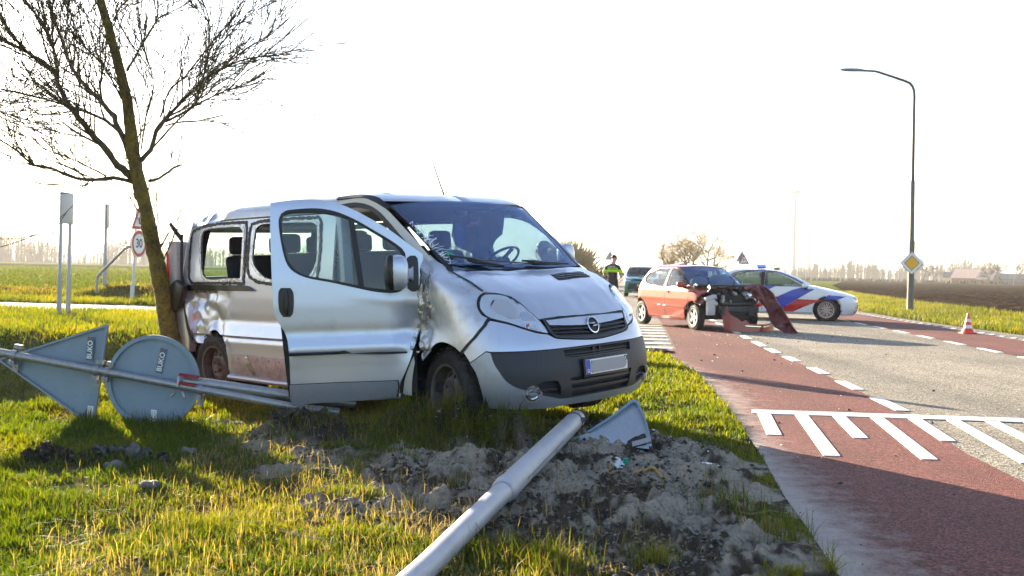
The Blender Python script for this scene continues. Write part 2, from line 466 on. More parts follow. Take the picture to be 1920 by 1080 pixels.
gcol = soil + (greenc - soil) * ss(-.35, .25, nn)[:, None]
gcol = gcol + (dry - gcol) * (ss(.05, .4, n2) * .55)[:, None]
mottled = ss(-.30, .14, fbm(x_, y_, 3.1, 4, 71) + .55 * n2 + .75 * fbm(x_, y_, 24, 3, 73))  # dark clods against pale sand, contrast raised to stand in for crevice shade
sc = sandd + (sandc - sandd) * mottled[:, None]
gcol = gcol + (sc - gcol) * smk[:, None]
for (hx, hy, a_, b_, h, rot) in HUMPS[7:14]:
    k = np.exp(-(((x_ - hx) / a_) ** 2 + ((y_ - hy) / b_) ** 2) * 1.1)
    gcol = gcol + (np.array([.035, .03, .023]) - gcol) * np.clip(k * 1.2, 0, .92)[:, None]
farm = ss(40, 70, y_)
gcol = gcol + (np.array([.105, .125, .035]) - gcol) * (farm * .8)[:, None]

def ground_mat(name, fine=(55, .35), bump=(70, .012), rough=.95, spec=.15):
    m = bpy.data.materials.new(name); m.use_nodes = True
    t = m.node_tree; n = t.nodes; L = t.links.new; p = n['Principled BSDF']; p.inputs['Roughness'].default_value = rough; p.inputs['Specular IOR Level'].default_value = spec
    at = n.new('ShaderNodeAttribute'); at.attribute_name = 'col'
    tc = n.new('ShaderNodeTexCoord'); nz = n.new('ShaderNodeTexNoise'); nz.inputs['Scale'].default_value = fine[0]; nz.inputs['Detail'].default_value = 7; nz.inputs['Roughness'].default_value = .7
    L(tc.outputs['Object'], nz.inputs['Vector'])
    mr = n.new('ShaderNodeMapRange'); mr.inputs[1].default_value = .3; mr.inputs[2].default_value = .7; mr.inputs[3].default_value = 1 - fine[1]; mr.inputs[4].default_value = 1 + fine[1]
    L(nz.outputs['Fac'], mr.inputs[0])
    mx = n.new('ShaderNodeMix'); mx.data_type = 'RGBA'; mx.blend_type = 'MULTIPLY'; mx.inputs['Factor'].default_value = 1
    L(at.outputs['Color'], mx.inputs['A']); L(mr.outputs[0], mx.inputs['B']); L(mx.outputs['Result'], p.inputs['Base Color'])
    b = n.new('ShaderNodeBump'); b.inputs['Distance'].default_value = bump[1]; L(nz.outputs['Fac'], b.inputs['Height']); L(b.outputs['Normal'], p.inputs['Normal'])
    return m
M['ground'] = ground_mat('earth_and_sand', spec=0)
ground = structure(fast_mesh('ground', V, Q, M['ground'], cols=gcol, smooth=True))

# roads ------------------------------------------------------------------
def road_mat(name, c0, c1, c2, scale, dust):
    m = bpy.data.materials.new(name); m.use_nodes = True
    t = m.node_tree; n = t.nodes; L = t.links.new; p = n['Principled BSDF']; p.inputs['Roughness'].default_value = .8; p.inputs['Specular IOR Level'].default_value = .3
    tc = n.new('ShaderNodeTexCoord')
    vo = n.new('ShaderNodeTexVoronoi'); vo.inputs['Scale'].default_value = scale; L(tc.outputs['Object'], vo.inputs['Vector'])
    rp = n.new('ShaderNodeValToRGB'); e = rp.color_ramp.elements
    e[0].color = (*c0, 1); e[0].position = .15; e[1].color = (*c2, 1); e[1].position = .9
    k = rp.color_ramp.elements.new(.5); k.color = (*c1, 1)
    sp = n.new('ShaderNodeSeparateColor'); L(vo.outputs['Color'], sp.inputs[0]); L(sp.outputs[0], rp.inputs['Fac'])
    nz = n.new('ShaderNodeTexNoise'); nz.inputs['Scale'].default_value = .55; nz.inputs['Detail'].default_value = 8; L(tc.outputs['Object'], nz.inputs['Vector'])
    mr = n.new('ShaderNodeMapRange'); mr.inputs[1].default_value = .3; mr.inputs[2].default_value = .7; mr.inputs[3].default_value = .78; mr.inputs[4].default_value = 1.18; L(nz.outputs['Fac'], mr.inputs[0])
    mx = n.new('ShaderNodeMix'); mx.data_type = 'RGBA'; mx.blend_type = 'MULTIPLY'; mx.inputs['Factor'].default_value = 1
    L(rp.outputs['Color'], mx.inputs['A']); L(mr.outputs[0], mx.inputs['B'])
    at = n.new('ShaderNodeAttribute'); at.attribute_name = 'col'
    s2 = n.new('ShaderNodeSeparateColor'); L(at.outputs['Color'], s2.inputs[0])
    n3 = n.new('ShaderNodeTexNoise'); n3.inputs['Scale'].default_value = 7; n3.inputs['Detail'].default_value = 9; n3.inputs['Roughness'].default_value = .7; L(tc.outputs['Object'], n3.inputs['Vector'])
    mp = n.new('ShaderNodeMapping'); mp.inputs['Scale'].default_value = (1.6, .035, 1); mp.inputs['Rotation'].default_value = (0, 0, RAD(6)); L(tc.outputs['Object'], mp.inputs['Vector'])
    n5 = n.new('ShaderNodeTexNoise'); n5.inputs['Scale'].default_value = 1.0; n5.inputs['Detail'].default_value = 5; L(mp.outputs[0], n5.inputs['Vector'])
    m5 = n.new('ShaderNodeMapRange'); m5.inputs[1].default_value = .35; m5.inputs[2].default_value = .65; m5.inputs[3].default_value = .74; m5.inputs[4].default_value = 1.14; L(n5.outputs['Fac'], m5.inputs[0])
    mw_ = n.new('ShaderNodeMix'); mw_.data_type = 'RGBA'; mw_.blend_type = 'MULTIPLY'; mw_.inputs['Factor'].default_value = 1; L(mx.outputs['Result'], mw_.inputs['A']); L(m5.outputs[0], mw_.inputs['B'])
    ad = n.new('ShaderNodeMath'); ad.operation = 'ADD'; L(s2.outputs[0], ad.inputs[0]); L(n3.outputs['Fac'], ad.inputs[1])
    m3 = n.new('ShaderNodeMapRange'); m3.inputs[1].default_value = .72; m3.inputs[2].default_value = 1.2; m3.inputs[4].default_value = .8; L(ad.outputs[0], m3.inputs[0])
    dx = n.new('ShaderNodeMix'); dx.data_type = 'RGBA'; L(m3.outputs[0], dx.inputs['Factor']); L(mw_.outputs['Result'], dx.inputs['A']); dx.inputs['B'].default_value = (*dust, 1)
    L(dx.outputs['Result'], p.inputs['Base Color'])
    b = n.new('ShaderNodeBump'); b.inputs['Distance'].default_value = .006; L(vo.outputs['Distance'], b.inputs['Height']); L(b.outputs['Normal'], p.inputs['Normal'])
    return m
M['asphalt'] = road_mat('grey_chip_asphalt', (.055, .052, .046), (.18, .158, .125), (.40, .35, .27), 85, (.30, .27, .23))
M['redlane'] = road_mat('red_asphalt', (.050, .014, .011), (.128, .034, .026), (.235, .085, .066), 105, (.40, .36, .33))
M['sideroad'] = road_mat('pale_side_road_asphalt', (.07, .062, .055), (.11, .098, .088), (.17, .15, .135), 85, (.30, .27, .23))

def strip(name, left, right, yv, z, m, nu=18, dustfn=None, parent=None):
    """road strip between two boundary curves x(y)"""
    L_ = np.interp(yv, [p[1] for p in left], [p[0] for p in left]); R_ = np.interp(yv, [p[1] for p in right], [p[0] for p in right])
    u = np.linspace(0, 1, nu)
    X = L_[:, None] * (1 - u) + R_[:, None] * u; Y = np.repeat(yv[:, None], nu, 1)
    V = np.stack([X, Y, np.full_like(X, z)], -1).reshape(-1, 3)
    i, j = np.meshgrid(np.arange(nu - 1), np.arange(len(yv) - 1)); a = (j * nu + i).ravel()
    c = np.zeros((len(V), 3)); 
    if dustfn is not None: c[:, 0] = dustfn(V[:, 0], V[:, 1])
    return fast_mesh(name, V, np.stack([a, a + 1, a + nu + 1, a + nu], -1), m, parent, cols=c)

mainL = VERGE + [(2.5, 16.4), (3.0, 23.3), (3.6, 31), (4.4, 40)] + FARL[1:]
mainR = RIGHT[::-1]
yv = np.array(axis([(-28, 0, 2), (0, 40, .5), (40, 100, 5)]) + geo(100, 880, 10, 1.3))
def roaddust(x, y):
    xl = np.interp(y, [p[1] for p in VERGE], [p[0] for p in VERGE])
    d = x - xl
    k = np.interp(y, [-30, 3, 5, 8, 10, 14, 17], [.5, .9, .85, .55, .62, .5, 0])
    w = np.interp(y, [-30, 3, 5, 8, 10, 14], [.25, .34, .34, .28, .42, .22])
    jt = np.interp(y, [16, 18, 24, 30], [0, .25, .3, 0]) * np.exp(-((x - 5.2) / 2.2) ** 2)
    return np.maximum(k * np.exp(-np.maximum(d, 0) / w), jt)
road = structure(strip('road', mainL, mainR, yv, 0.0, M['asphalt'], 40, roaddust))
REDR = [(2.85, -30), (2.9, 3), (3.2, 6.16), (3.3, 7.26), (3.62, 8.73), (3.72, 9.78), (4.07, 13.24), (4.31, 16.33), (4.71, 20.1), (4.87, 21.6), (6.2, 34), (8.4, 55)]
REDL = VERGE + [(2.74, 16.47), (3.62, 23.55), (4.75, 34), (6.7, 55)]
yr = np.array(axis([(-28, 0, 2), (0, 26, .2), (26, 56, 1)]))
structure(strip('red_cycle_lane_surface', REDL, REDR, yr, .004, M['redlane'], 26, roaddust, road))
F2L = [(6.2, -30), (6.75, 0), (8.45, 17), (9.1, 23), (9.6, 28.5), (10.5, 34), (12.0, 50)]
F2R = [(8.0, -30), (8.7, 0), (10.67, 20.7), (11.05, 24.5), (11.3, 28), (11.85, 34.0), (13.4, 50)]
structure(strip('red_cycle_lane_surface', F2L, F2R, np.array(axis([(-28, 50, 1.5)])), .004, M['redlane'], 6, None, road))
# side road surface
def flat_poly(name, poly, z, m, parent=None):
    me_v = [Vector(p) for p in poly]
    r = delaunay_2d_cdt(me_v, [], [list(range(len(poly)))], 1, 1e-5)
    o = mesh_obj(name, [(p.x, p.y, z) for p in r[0]], r[2], m, parent, smooth=False)
    for p in o.data.polygons:
        if p.normal.z < 0: p.flip()
    return o
sideP = [(2.42, 15.8), (1.7, 17.2), (0.2, 19.4), (-3.0, 22.2), (-8.8, 24.5), (-13.2, 25.6), (-30, 28.6), (-200, 52), (-200, 57), (-30, 33.0), (-15, 29.5), (-10.6, 28.9), (-4, 29.0), (0, 29.8), (3.0, 33), (3.9, 34.5), (3.3, 27), (2.9, 22), (2.52, 16.4)]
structure(flat_poly('side_road', sideP, -.003, M['sideroad']))

def quad_mark(name, pts, z=.008, parent=road, th=.003):
    mb = MB(); mb.prism(pts, z - .0035, z + th, axis='z')
    o = mb.build(name, M['marking'], parent, smooth=False); return o
def dash(x0, y0, x1, y1, w, name='lane_dash'):
    d = Vector((x1 - x0, y1 - y0)).normalized(); nrm = Vector((-d.y, d.x)) * w / 2
    quad_mark(name, [(x0 + nrm.x, y0 + nrm.y), (x0 - nrm.x, y0 - nrm.y), (x1 - nrm.x, y1 - nrm.y), (x1 + nrm.x, y1 + nrm.y)])
for (a_, b_) in [(9.35, 10.32), (11.03, 11.9), (12.76, 13.62), (14.55, 15.35), (16.05, 17.05), (17.5, 18.72), (19.45, 20.45), (21.2, 22.2), (23, 24), (24.8, 25.8), (26.6, 27.6), (28.4, 29.4), (30.2, 31.2), (32, 33)]:
    f = lambda y: np.interp(y, [p[1] for p in REDR], [p[0] for p in REDR]) + .02
    dash(f(a_), a_, f(b_), b_, .13)
for k in range(18):
    a_ = 2.4 + k * 1.85
    f = lambda y: np.interp(y, [p[1] for p in F2L], [p[0] for p in F2L])
    dash(f(a_), a_, f(a_ + 1.0), a_ + 1.0, .11)
for k in range(34):
    a_ = 14.0 + k * .62
    f = lambda y: np.interp(y, [p[1] for p in F2R], [p[0] for p in F2R]) + .06
    dash(f(a_), a_, f(a_ + .34) + .22, a_ + .40, .10, 'edge_bar')
# plateau marking: cross line and its long and short bars
quad_mark('cross_line', [(2.19, 8.96), (11.2, 8.14), (11.2, 8.38), (2.24, 9.20)], z=.008)
k = 0; bx = 2.30
while bx < 11.0:
    y0 = 9.0 - (bx - 2.3) * .09 - .02; ln = 1.22 if k % 2 == 0 else 2.05
    if k == 0: ln = 1.22
    dx = -.185
    quad_mark('plateau_bar', [(bx - .058, y0), (bx + .058, y0), (bx + .058 + dx * ln, y0 - ln), (bx - .058 + dx * ln, y0 - ln)], z=.008)
    bx += .327; k += 1
for k in range(8):   # the same marking across the mouth of the side road
    y0 = 16.5 + k * 1.0
    xr_ = np.interp(y0, [16.47, 23.55], [2.70, 3.58])
    quad_mark('plateau_bar', [(xr_, y0), (xr_, y0 + .30), (xr_ - (1.2 if k % 2 else 1.9), y0 + .42), (xr_ - (1.2 if k % 2 else 1.9), y0 + .12)], z=.008)

# fields ------------------------------------------------------------------
def grid_sheet(name, X, Y, Z, m, cols):
    ny, nx = X.shape
    V = np.stack([X.ravel(), Y.ravel(), Z.ravel()], -1)
    i, j = np.meshgrid(np.arange(nx - 1), np.arange(ny - 1)); a = (j * nx + i).ravel()
    return structure(fast_mesh(name, V, np.stack([a, a + 1, a + nx + 1, a + nx], -1), m, cols=cols, smooth=True))
XB = [(15.2, 0), (15.5, 25), (16.05, 31.15), (17.4, 38.6), (18.9, 47.1), (24.8, 73.4), (45, 140), (110, 330)]
yy = np.array(geo(8, 320, .14, 1.012)); uu = np.linspace(0, 1, 420) ** 2.2
bx_ = np.interp(yy, [p[1] for p in XB], [p[0] for p in XB])
PX = bx_[:, None] + uu[None] * (40 + 1.6 * yy[:, None]); PY = np.repeat(yy[:, None], len(uu), 1)
clodz = .20 * np.abs(fbm(PX, PY, 1.6, 4, 5, .62)) + .05 * fbm(PX, PY, 5, 3, 9)
PZ = .10 + clodz * ss(0, .02, uu)[None] * np.clip(60 / (yy + 20), .3, 1)[:, None] + .04 * np.sin((PX - .3 * PY) * 2.1) * ss(0, .02, uu)[None]
n1 = fbm(PX, PY, .35, 4, 13).ravel(); n2_ = fbm(PX, PY, 3.0, 3, 15).ravel()
pc = np.array([.020, .015, .011]) + np.array([.024, .018, .013]) * ss(-.3, .4, n1 * .5 + n2_)[:, None]
M['plough'] = ground_mat('ploughed_soil', (9, .4), (14, .05), spec=0)
grid_sheet('ploughed_field', PX, PY, PZ, M['plough'], pc)
def scrop_x(y): return np.interp(y, [34, 60, 100, 320], [1.5, 4.4, 7.5, 24])
yy = np.array(geo(34.2, 330, .14, 1.013)); uu = np.linspace(0, 1, 300)
CX = scrop_x(yy)[:, None] - uu[None] ** 1.15 * (45 + 1.0 * yy[:, None]); CY = np.repeat(yy[:, None], len(uu), 1) - .12 * (CX + 12)
CZ = .03 + .06 * fbm(CX, CY, 1.4, 4, 25) + .03 * np.sin((CY + .2 * CX) * 4.2)
n1 = fbm(CX, CY, .12, 3, 33).ravel(); n2_ = fbm(CX, CY, 2.4, 3, 35).ravel()
dist = np.clip((CY.ravel() - 34) / 160, 0, 1)
cc = np.array([.030, .026, .015]) + np.array([.036, .046, .0]) * (ss(-.25, .35, n1 + .6 * n2_) * .7 + .3 * dist)[:, None]
M['cropsoil'] = ground_mat('crop_field_soil', (7, .4), (10, .05), spec=0)
grid_sheet('crop_field', CX, CY, CZ, M['cropsoil'], cc)

# grass -------------------------------------------------------------------
def blades(name, x, y, z, h, w, cols, lean=.5, m=None, label=None, cat=None):
    n = len(x); a = rng.uniform(0, 2 * pi, n); la = rng.uniform(0, 2 * pi, n); ln = np.abs(rng.normal(0, lean, n)) * h
    cx, cy = np.cos(a) * w / 2, np.sin(a) * w / 2; lx, ly = np.cos(la) * ln, np.sin(la) * ln
    hh = np.sqrt(np.maximum(h * h - (ln * .8) ** 2, (h * .25) ** 2))
    V = np.empty((n, 5, 3), np.float32)
    V[:, 0] = np.stack([x - cx, y - cy, z - .012], -1); V[:, 1] = np.stack([x + cx, y + cy, z - .012], -1)
    V[:, 2] = np.stack([x - cx * .75 + lx * .35, y - cy * .75 + ly * .35, z + hh * .55], -1); V[:, 3] = np.stack([x + cx * .75 + lx * .35, y + cy * .75 + ly * .35, z + hh * .55], -1)
    V[:, 4] = np.stack([x + lx, y + ly, z + hh], -1)
    b = (np.arange(n) * 5)[:, None]
    T = np.concatenate([b + [0, 1, 3], b + [0, 3, 2], b + [2, 3, 4]], 1).reshape(-1, 3)
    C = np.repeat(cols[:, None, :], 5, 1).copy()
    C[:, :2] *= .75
    return stuff(fast_mesh(name, V.reshape(-1, 3), T, m or M['grass'], cols=C.reshape(-1, 3)), label, cat)

def grass_cols(x, y, n, dryp):
    g1 = np.array([.056, .094, .006]); g2 = np.array([.122, .146, .006]); g3 = np.array([.185, .185, .007]); dr = np.array([.21, .165, .060]); br = np.array([.13, .09, .045])
    k = np.clip(.5 + 1.3 * fbm(x, y, .8, 3, 201) + rng.normal(0, .25, n), 0, 1)[:, None]
    c = np.where(k < .5, g1 + (g2 - g1) * k * 2, g2 + (g3 - g2) * (k - .5) * 2)
    r = rng.random(n); isd = r < dryp
    c[isd] = dr * rng.uniform(.6, 1.15, (isd.sum(), 1)); isb = r < dryp * .35
    c[isb] = br * rng.uniform(.6, 1.2, (isb.sum(), 1))
    return c

def sample_fan(N, d0, d1, l, r):
    d = d0 * (d1 / d0) ** rng.random(N); return d * rng.uniform(l, r, N), d
# verge round the van
x, y = sample_fan(470000, 3.1, 17.5, -.66, .30)
keep = ~inpoly(x, y, ROADPOLY)
x, y = x[keep], y[keep]
edge = -polydist(x, y, ROADPOLY)
sm = sandmask(x, y)
clump = fbm(x, y, 2.6, 3, 301)
tuft = fbm(x, y, 7.5, 3, 303)
shade_thin = ss(-2.6, -1.8, x) * ss(8.3, 7.2, y) * ss(4.4, 5.0, y)     # trampled strip beside the sand
P = (1 - sm) ** 1.5 * ss(-.55, -.02, clump + tuft * .5) * (1 - .55 * shade_thin)
P = np.maximum(P, .05 * (1 - sm)) * np.clip(.3 + edge * 8, 0, 1)
for (hx, hy, a_, b_, h, rot) in HUMPS[7:11]:
    P = P * (1 - .9 * np.exp(-(((x - hx) / a_) ** 2 + ((y - hy) / b_) ** 2) * 1.4))
keep = rng.random(len(x)) < P
x, y = x[keep], y[keep]; n = len(x)
d = y
st = shade_thin[keep]
h = (.034 + .036 * np.clip(clump[keep] + .3, 0, 1) + .04 * np.clip(tuft[keep], 0, 1)) * rng.uniform(.5, 1.45, n) * (1 - .3 * st)
dry = np.clip(.04 + .38 * fbm(x, y, 1.3, 3, 401) + .25 * st + .5 * ditchmask(x, y), .03, .8)
h = h * (1 + 1.0 * ditchmask(x, y)) * np.clip(.45 + .55 * ss(3.6, 5.2, y), 0, 1)
wd = .0068 * np.clip(d / 5.5, .8, 3.2) * rng.uniform(.7, 1.4, n)
gc_ = grass_cols(x, y, n, dry); isdry = gc_[:, 0] > gc_[:, 1] * 1.08; h = h * np.where(isdry, .55, 1.0)
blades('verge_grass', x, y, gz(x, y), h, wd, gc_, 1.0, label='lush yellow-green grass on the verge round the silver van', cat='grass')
# sparse tufts standing in the sand and along its edge
tx, ty = [], []
for (cx, cy, r, k) in [(.62, 4.22, .09, 240), (.2, 4.16, .16, 260), (-.05, 4.3, .2, 300), (1.15, 5.3, .18, 230), (1.32, 4.7, .13, 200), (-.55, 7.08, .30, 1500), (-.2, 6.98, .26, 900), (.2, 6.95, .2, 350), (-.45, 6.95, .25, 600), (-.08, 6.86, .16, 420), (.1, 7.0, .2, 300), (1.25, 5.0, .12, 120), (-.3, 5.6, .05, 50), (-.62, 6.3, .06, 60), (-.5, 5.2, .05, 40), (1.42, 4.2, .1, 160), (-.9, 7.2, .3, 450), (-1.45, 7.3, .3, 320), (-3.2, 7.6, .15, 200), (-2.55, 7.4, .3, 380)]:
    tx.append(rng.normal(cx, r * .6, k)); ty.append(rng.normal(cy, r * .6, k))
x = np.concatenate(tx); y = np.concatenate(ty); n = len(x)
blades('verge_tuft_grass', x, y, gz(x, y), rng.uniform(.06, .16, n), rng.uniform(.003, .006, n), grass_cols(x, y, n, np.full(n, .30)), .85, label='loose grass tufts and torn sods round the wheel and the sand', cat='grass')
# trampled straw on the bare patches
x, y = sample_fan(26000, 3.6, 9.0, -.5, .24)
keep = (~inpoly(x, y, ROADPOLY)) & (rng.random(len(x)) < .08 + .6 * ss(-2.4, -1.6, x) * ss(1.0, -.2, x))
x, y = x[keep], y[keep]; n = len(x)
cs = np.array([.30, .24, .14]) * rng.uniform(.4, 1.3, (n, 1))
blades('verge_straw', x, y, gz(x, y) + .012, rng.uniform(.02, .09, n), rng.uniform(.002, .004, n), cs, 1.25, label='short dead straw trodden into the sandy verge', cat='straw')
# farther verges: left of the side road, and beyond it
x = rng.uniform(-16, 3, 60000); y = rng.uniform(16.5, 25.8, 60000)
k = ~inpoly(x, y, ROADPOLY); x, y = x[k], y[k]; n = len(x)
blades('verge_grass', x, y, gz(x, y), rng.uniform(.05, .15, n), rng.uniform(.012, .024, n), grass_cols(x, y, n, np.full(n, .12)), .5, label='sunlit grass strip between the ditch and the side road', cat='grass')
x = rng.uniform(-22, 3.5, 52000); y = 29.0 + rng.random(52000) * 7.0 - .12 * (x + 12)
k = ~inpoly(x, y, ROADPOLY); x, y = x[k], y[k]; n = len(x)
ridge = np.exp(-((y - (33.3 - .12 * (x + 12))) / .9) ** 2)
c = grass_cols(x, y, n, .1 + .75 * ridge)
blades('verge_grass', x, y, gz(x, y), rng.uniform(.06, .2, n), rng.uniform(.016, .032, n), c, .6, label='grass and dug earth bank between the side road and the crop field', cat='grass')
# right-hand verge
y = 9 + 70 * rng.random(90000) ** 1.5; u = rng.random(90000)
xl = np.interp(y, [p[1] for p in mainR], [p[0] for p in mainR]); xr_ = np.interp(y, [p[1] for p in XB], [p[0] for p in XB])
x = xl + u * (xr_ + .5 - xl); n = len(x)
cg = grass_cols(x, y, n, np.clip(.25 + .5 * fbm(x, y, .9, 3, 501), .05, .7))
blades('verge_grass', x, y, gz(x, y), rng.uniform(.07, .2, n) * (1 + .6 * (u > .8)), rng.uniform(.014, .03, n), cg, .6, label='golden grass verge behind the lamp post and the traffic cone', cat='grass')
# far left verge of the main road, beyond the junction
y = 31 + 70 * rng.random(30000) ** 1.4
x = np.interp(y, [p[1] for p in [(3.0, 33)] + FARL], [p[0] for p in [(3.0, 33)] + FARL]) - rng.random(30000) * 4.2; n = len(x)
k = ~inpoly(x, y, ROADPOLY); x, y = x[k], y[k]; n = len(x)
blades('verge_grass', x, y, gz(x, y), rng.uniform(.1, .28, n), rng.uniform(.02, .04, n), grass_cols(x, y, n, np.full(n, .25)), .6, label='golden verge in front of the green car', cat='grass')
# crop tufts
N = 110000
yb = 35 * (200 / 35) ** rng.random(N); x = rng.uniform(-.60, .06, N) * yb; y = yb
row = np.round((y + .2 * x) * .67) / .67
y = row - .2 * x + rng.normal(0, .13, N)
k = (y > 34.6 - .12 * (x + 12)) & (x < scrop_x(y)) & (rng.random(N) < .35 + .65 * ss(-.3, .15, fbm(x, y, .35, 3, 601)))
x, y = x[k], y[k]; n = len(x)
c = np.array([.050, .078, .010]) * rng.uniform(.6, 1.5, (n, 1)) + np.array([.03, .018, 0]) * rng.random((n, 1))
blades('young_crop_leaves', x, y, np.full(n, .05), rng.uniform(.10, .24, n), rng.uniform(.03, .08, n) * np.clip(y / 60, .8, 3), c, .9, m=M['crop'], label='rows of young green crop in the left field', cat='crop')
# ------------------------------------------------------------------ bodies: a smooth implicit hull and panels cut out of it
def scurve(pts, sm):
    pts = np.array(pts, float); g = np.linspace(0.0, 2.2, 2201); v = np.interp(g, pts[:, 0], pts[:, 1])
    n = int(sm * 1000); k = np.exp(-0.5 * (np.arange(-3 * n, 3 * n + 1) / n) ** 2); k /= k.sum()
    return g, np.convolve(np.pad(v, 3 * n, mode='edge'), k, 'valid')

class Body:
    def __init__(s, xf, w, D, P, xr, Dr=.2, Pr=2.6, sculpt=None, sm=(.012, .008, .04, .04, .02)):
        s.xf = scurve(xf, sm[0]); s.w = scurve(w, sm[1]); s.D = scurve(D, sm[2]); s.P = scurve(P, sm[3]); s.xr = scurve(xr, sm[4])
        s.Dr, s.Pr = Dr, Pr; s.sc = scurve(sculpt, .005) if sculpt else None; s.dent = None
    def q(s, c, z): return np.interp(z, c[0], c[1])
    def halfwidth(s, x, z):
        w = s.q(s.w, z); D = s.q(s.D, z); p = s.q(s.P, z); xf = s.q(s.xf, z); xr = s.q(s.xr, z)
        if s.sc is not None: w = w + s.q(s.sc, z) * (1 - ss(-.1, .25, x)) * ss(-3.5, -3.2, x)
        a = np.clip((x - (xf - D)) / D, 0, 1); b = np.clip(((xr + s.Dr) - x) / s.Dr, 0, 1)
        h = w * (1 - a ** p) ** (1 / p) * (1 - b ** s.Pr) ** (1 / s.Pr)
        return np.where((x > xf) | (x < xr), -1.0, h)
    def inside(s, P): return s.halfwidth(P[..., 0], P[..., 2]) > np.abs(P[..., 1])
    def cast(s, o, d, t1, n=260):
        ts = np.linspace(0, t1, n); ins = s.inside(o[:, None, :] + d[:, None, :] * ts[None, :, None])
        i = ins.argmax(1); ok = ins.any(1); i = np.where(ok, np.maximum(i, 1), 1); lo = ts[i - 1]; hi = ts[i]
        for _ in range(20):
            m = (lo + hi) / 2; a = s.inside(o + d * m[:, None]); hi = np.where(a, m, hi); lo = np.where(a, lo, m)
        return o + d * hi[:, None], ok
    def chart(s, al, mirror=False):
        a = RAD(al); D = np.array([cos(a), -sin(a), 0]); U = np.array([sin(a), cos(a), 0]); sg = np.array([1, -1, 1]) if mirror else np.ones(3)
        def f(uv):
            uv = np.asarray(uv, float); res = np.full((len(uv), 3), np.nan); shrink = np.ones(len(uv))
            todo = np.arange(len(uv))
            for k in range(14):
                u = uv[todo, 0:1] * shrink[todo, None] if al < 60 else uv[todo, 0:1] + (shrink[todo, None] - 1) * np.sign(uv[todo, 0:1])
                o = u * U + uv[todo, 1:2] * np.array([0, 0, 1.]) + D * 4.6
                p, ok = s.cast(o, np.repeat(-D[None], len(todo), 0), 9.2)
                res[todo[ok]] = p[ok]; todo = todo[~ok]
                if len(todo) == 0: break
                shrink[todo] -= .012
            res = np.nan_to_num(res)
            if s.dent is not None: res = s.dent(res)
            return res * sg
        f.D = D * sg; f.al = al; f.mirror = mirror
        return f
    def to(s, al, pts, default=None):
        """points given as (u,z), (u,z,alpha) or (u,z,alpha,'m') -> chart coordinates of chart al"""
        out = []; a = RAD(al)
        for p in pts:
            al2 = p[2] if len(p) > 2 else (al if default is None else default)
            if al2 == al and len(p) < 4: out.append((p[0], p[1])); continue
            keep = s.dent; s.dent = None; P = s.chart(al2)(np.array([[p[0], p[1]]]))[0]; s.dent = keep
            if len(p) > 3: P = P * np.array([1, -1, 1])
            out.append((P[0] * sin(a) + P[1] * cos(a), P[2]))
        return out

def resample(poly, sp, smooth=True, corner=48):
    P = [np.array(p, float) for p in poly]; n = len(P); out = []
    def sharp(i):
        a = P[i] - P[i - 1]; b = P[(i + 1) % n] - P[i]; la, lb = np.linalg.norm(a), np.linalg.norm(b)
        if la < 1e-9 or lb < 1e-9: return True
        return np.degrees(np.arccos(np.clip(a @ b / la / lb, -1, 1))) > corner
    sh = [sharp(i) for i in range(n)]
    for i in range(n):
        p1, p2 = P[i], P[(i + 1) % n]; L_ = np.linalg.norm(p2 - p1); k = max(1, int(round(L_ / sp)))
        p0 = P[i - 1] if not sh[i] else 2 * p1 - p2; p3 = P[(i + 2) % n] if not sh[(i + 1) % n] else 2 * p2 - p1
        for j in range(k):
            t = j / k
            if smooth:
                m1 = (p2 - p0) * .5; m2 = (p3 - p1) * .5
                if np.linalg.norm(m1) > L_: m1 *= L_ / np.linalg.norm(m1)
                if np.linalg.norm(m2) > L_: m2 *= L_ / np.linalg.norm(m2)
                out.append((2 * t ** 3 - 3 * t * t + 1) * p1 + (t ** 3 - 2 * t * t + t) * m1 + (-2 * t ** 3 + 3 * t * t) * p2 + (t ** 3 - t * t) * m2)
            else: out.append(p1 * (1 - t) + p2 * t)
    return out

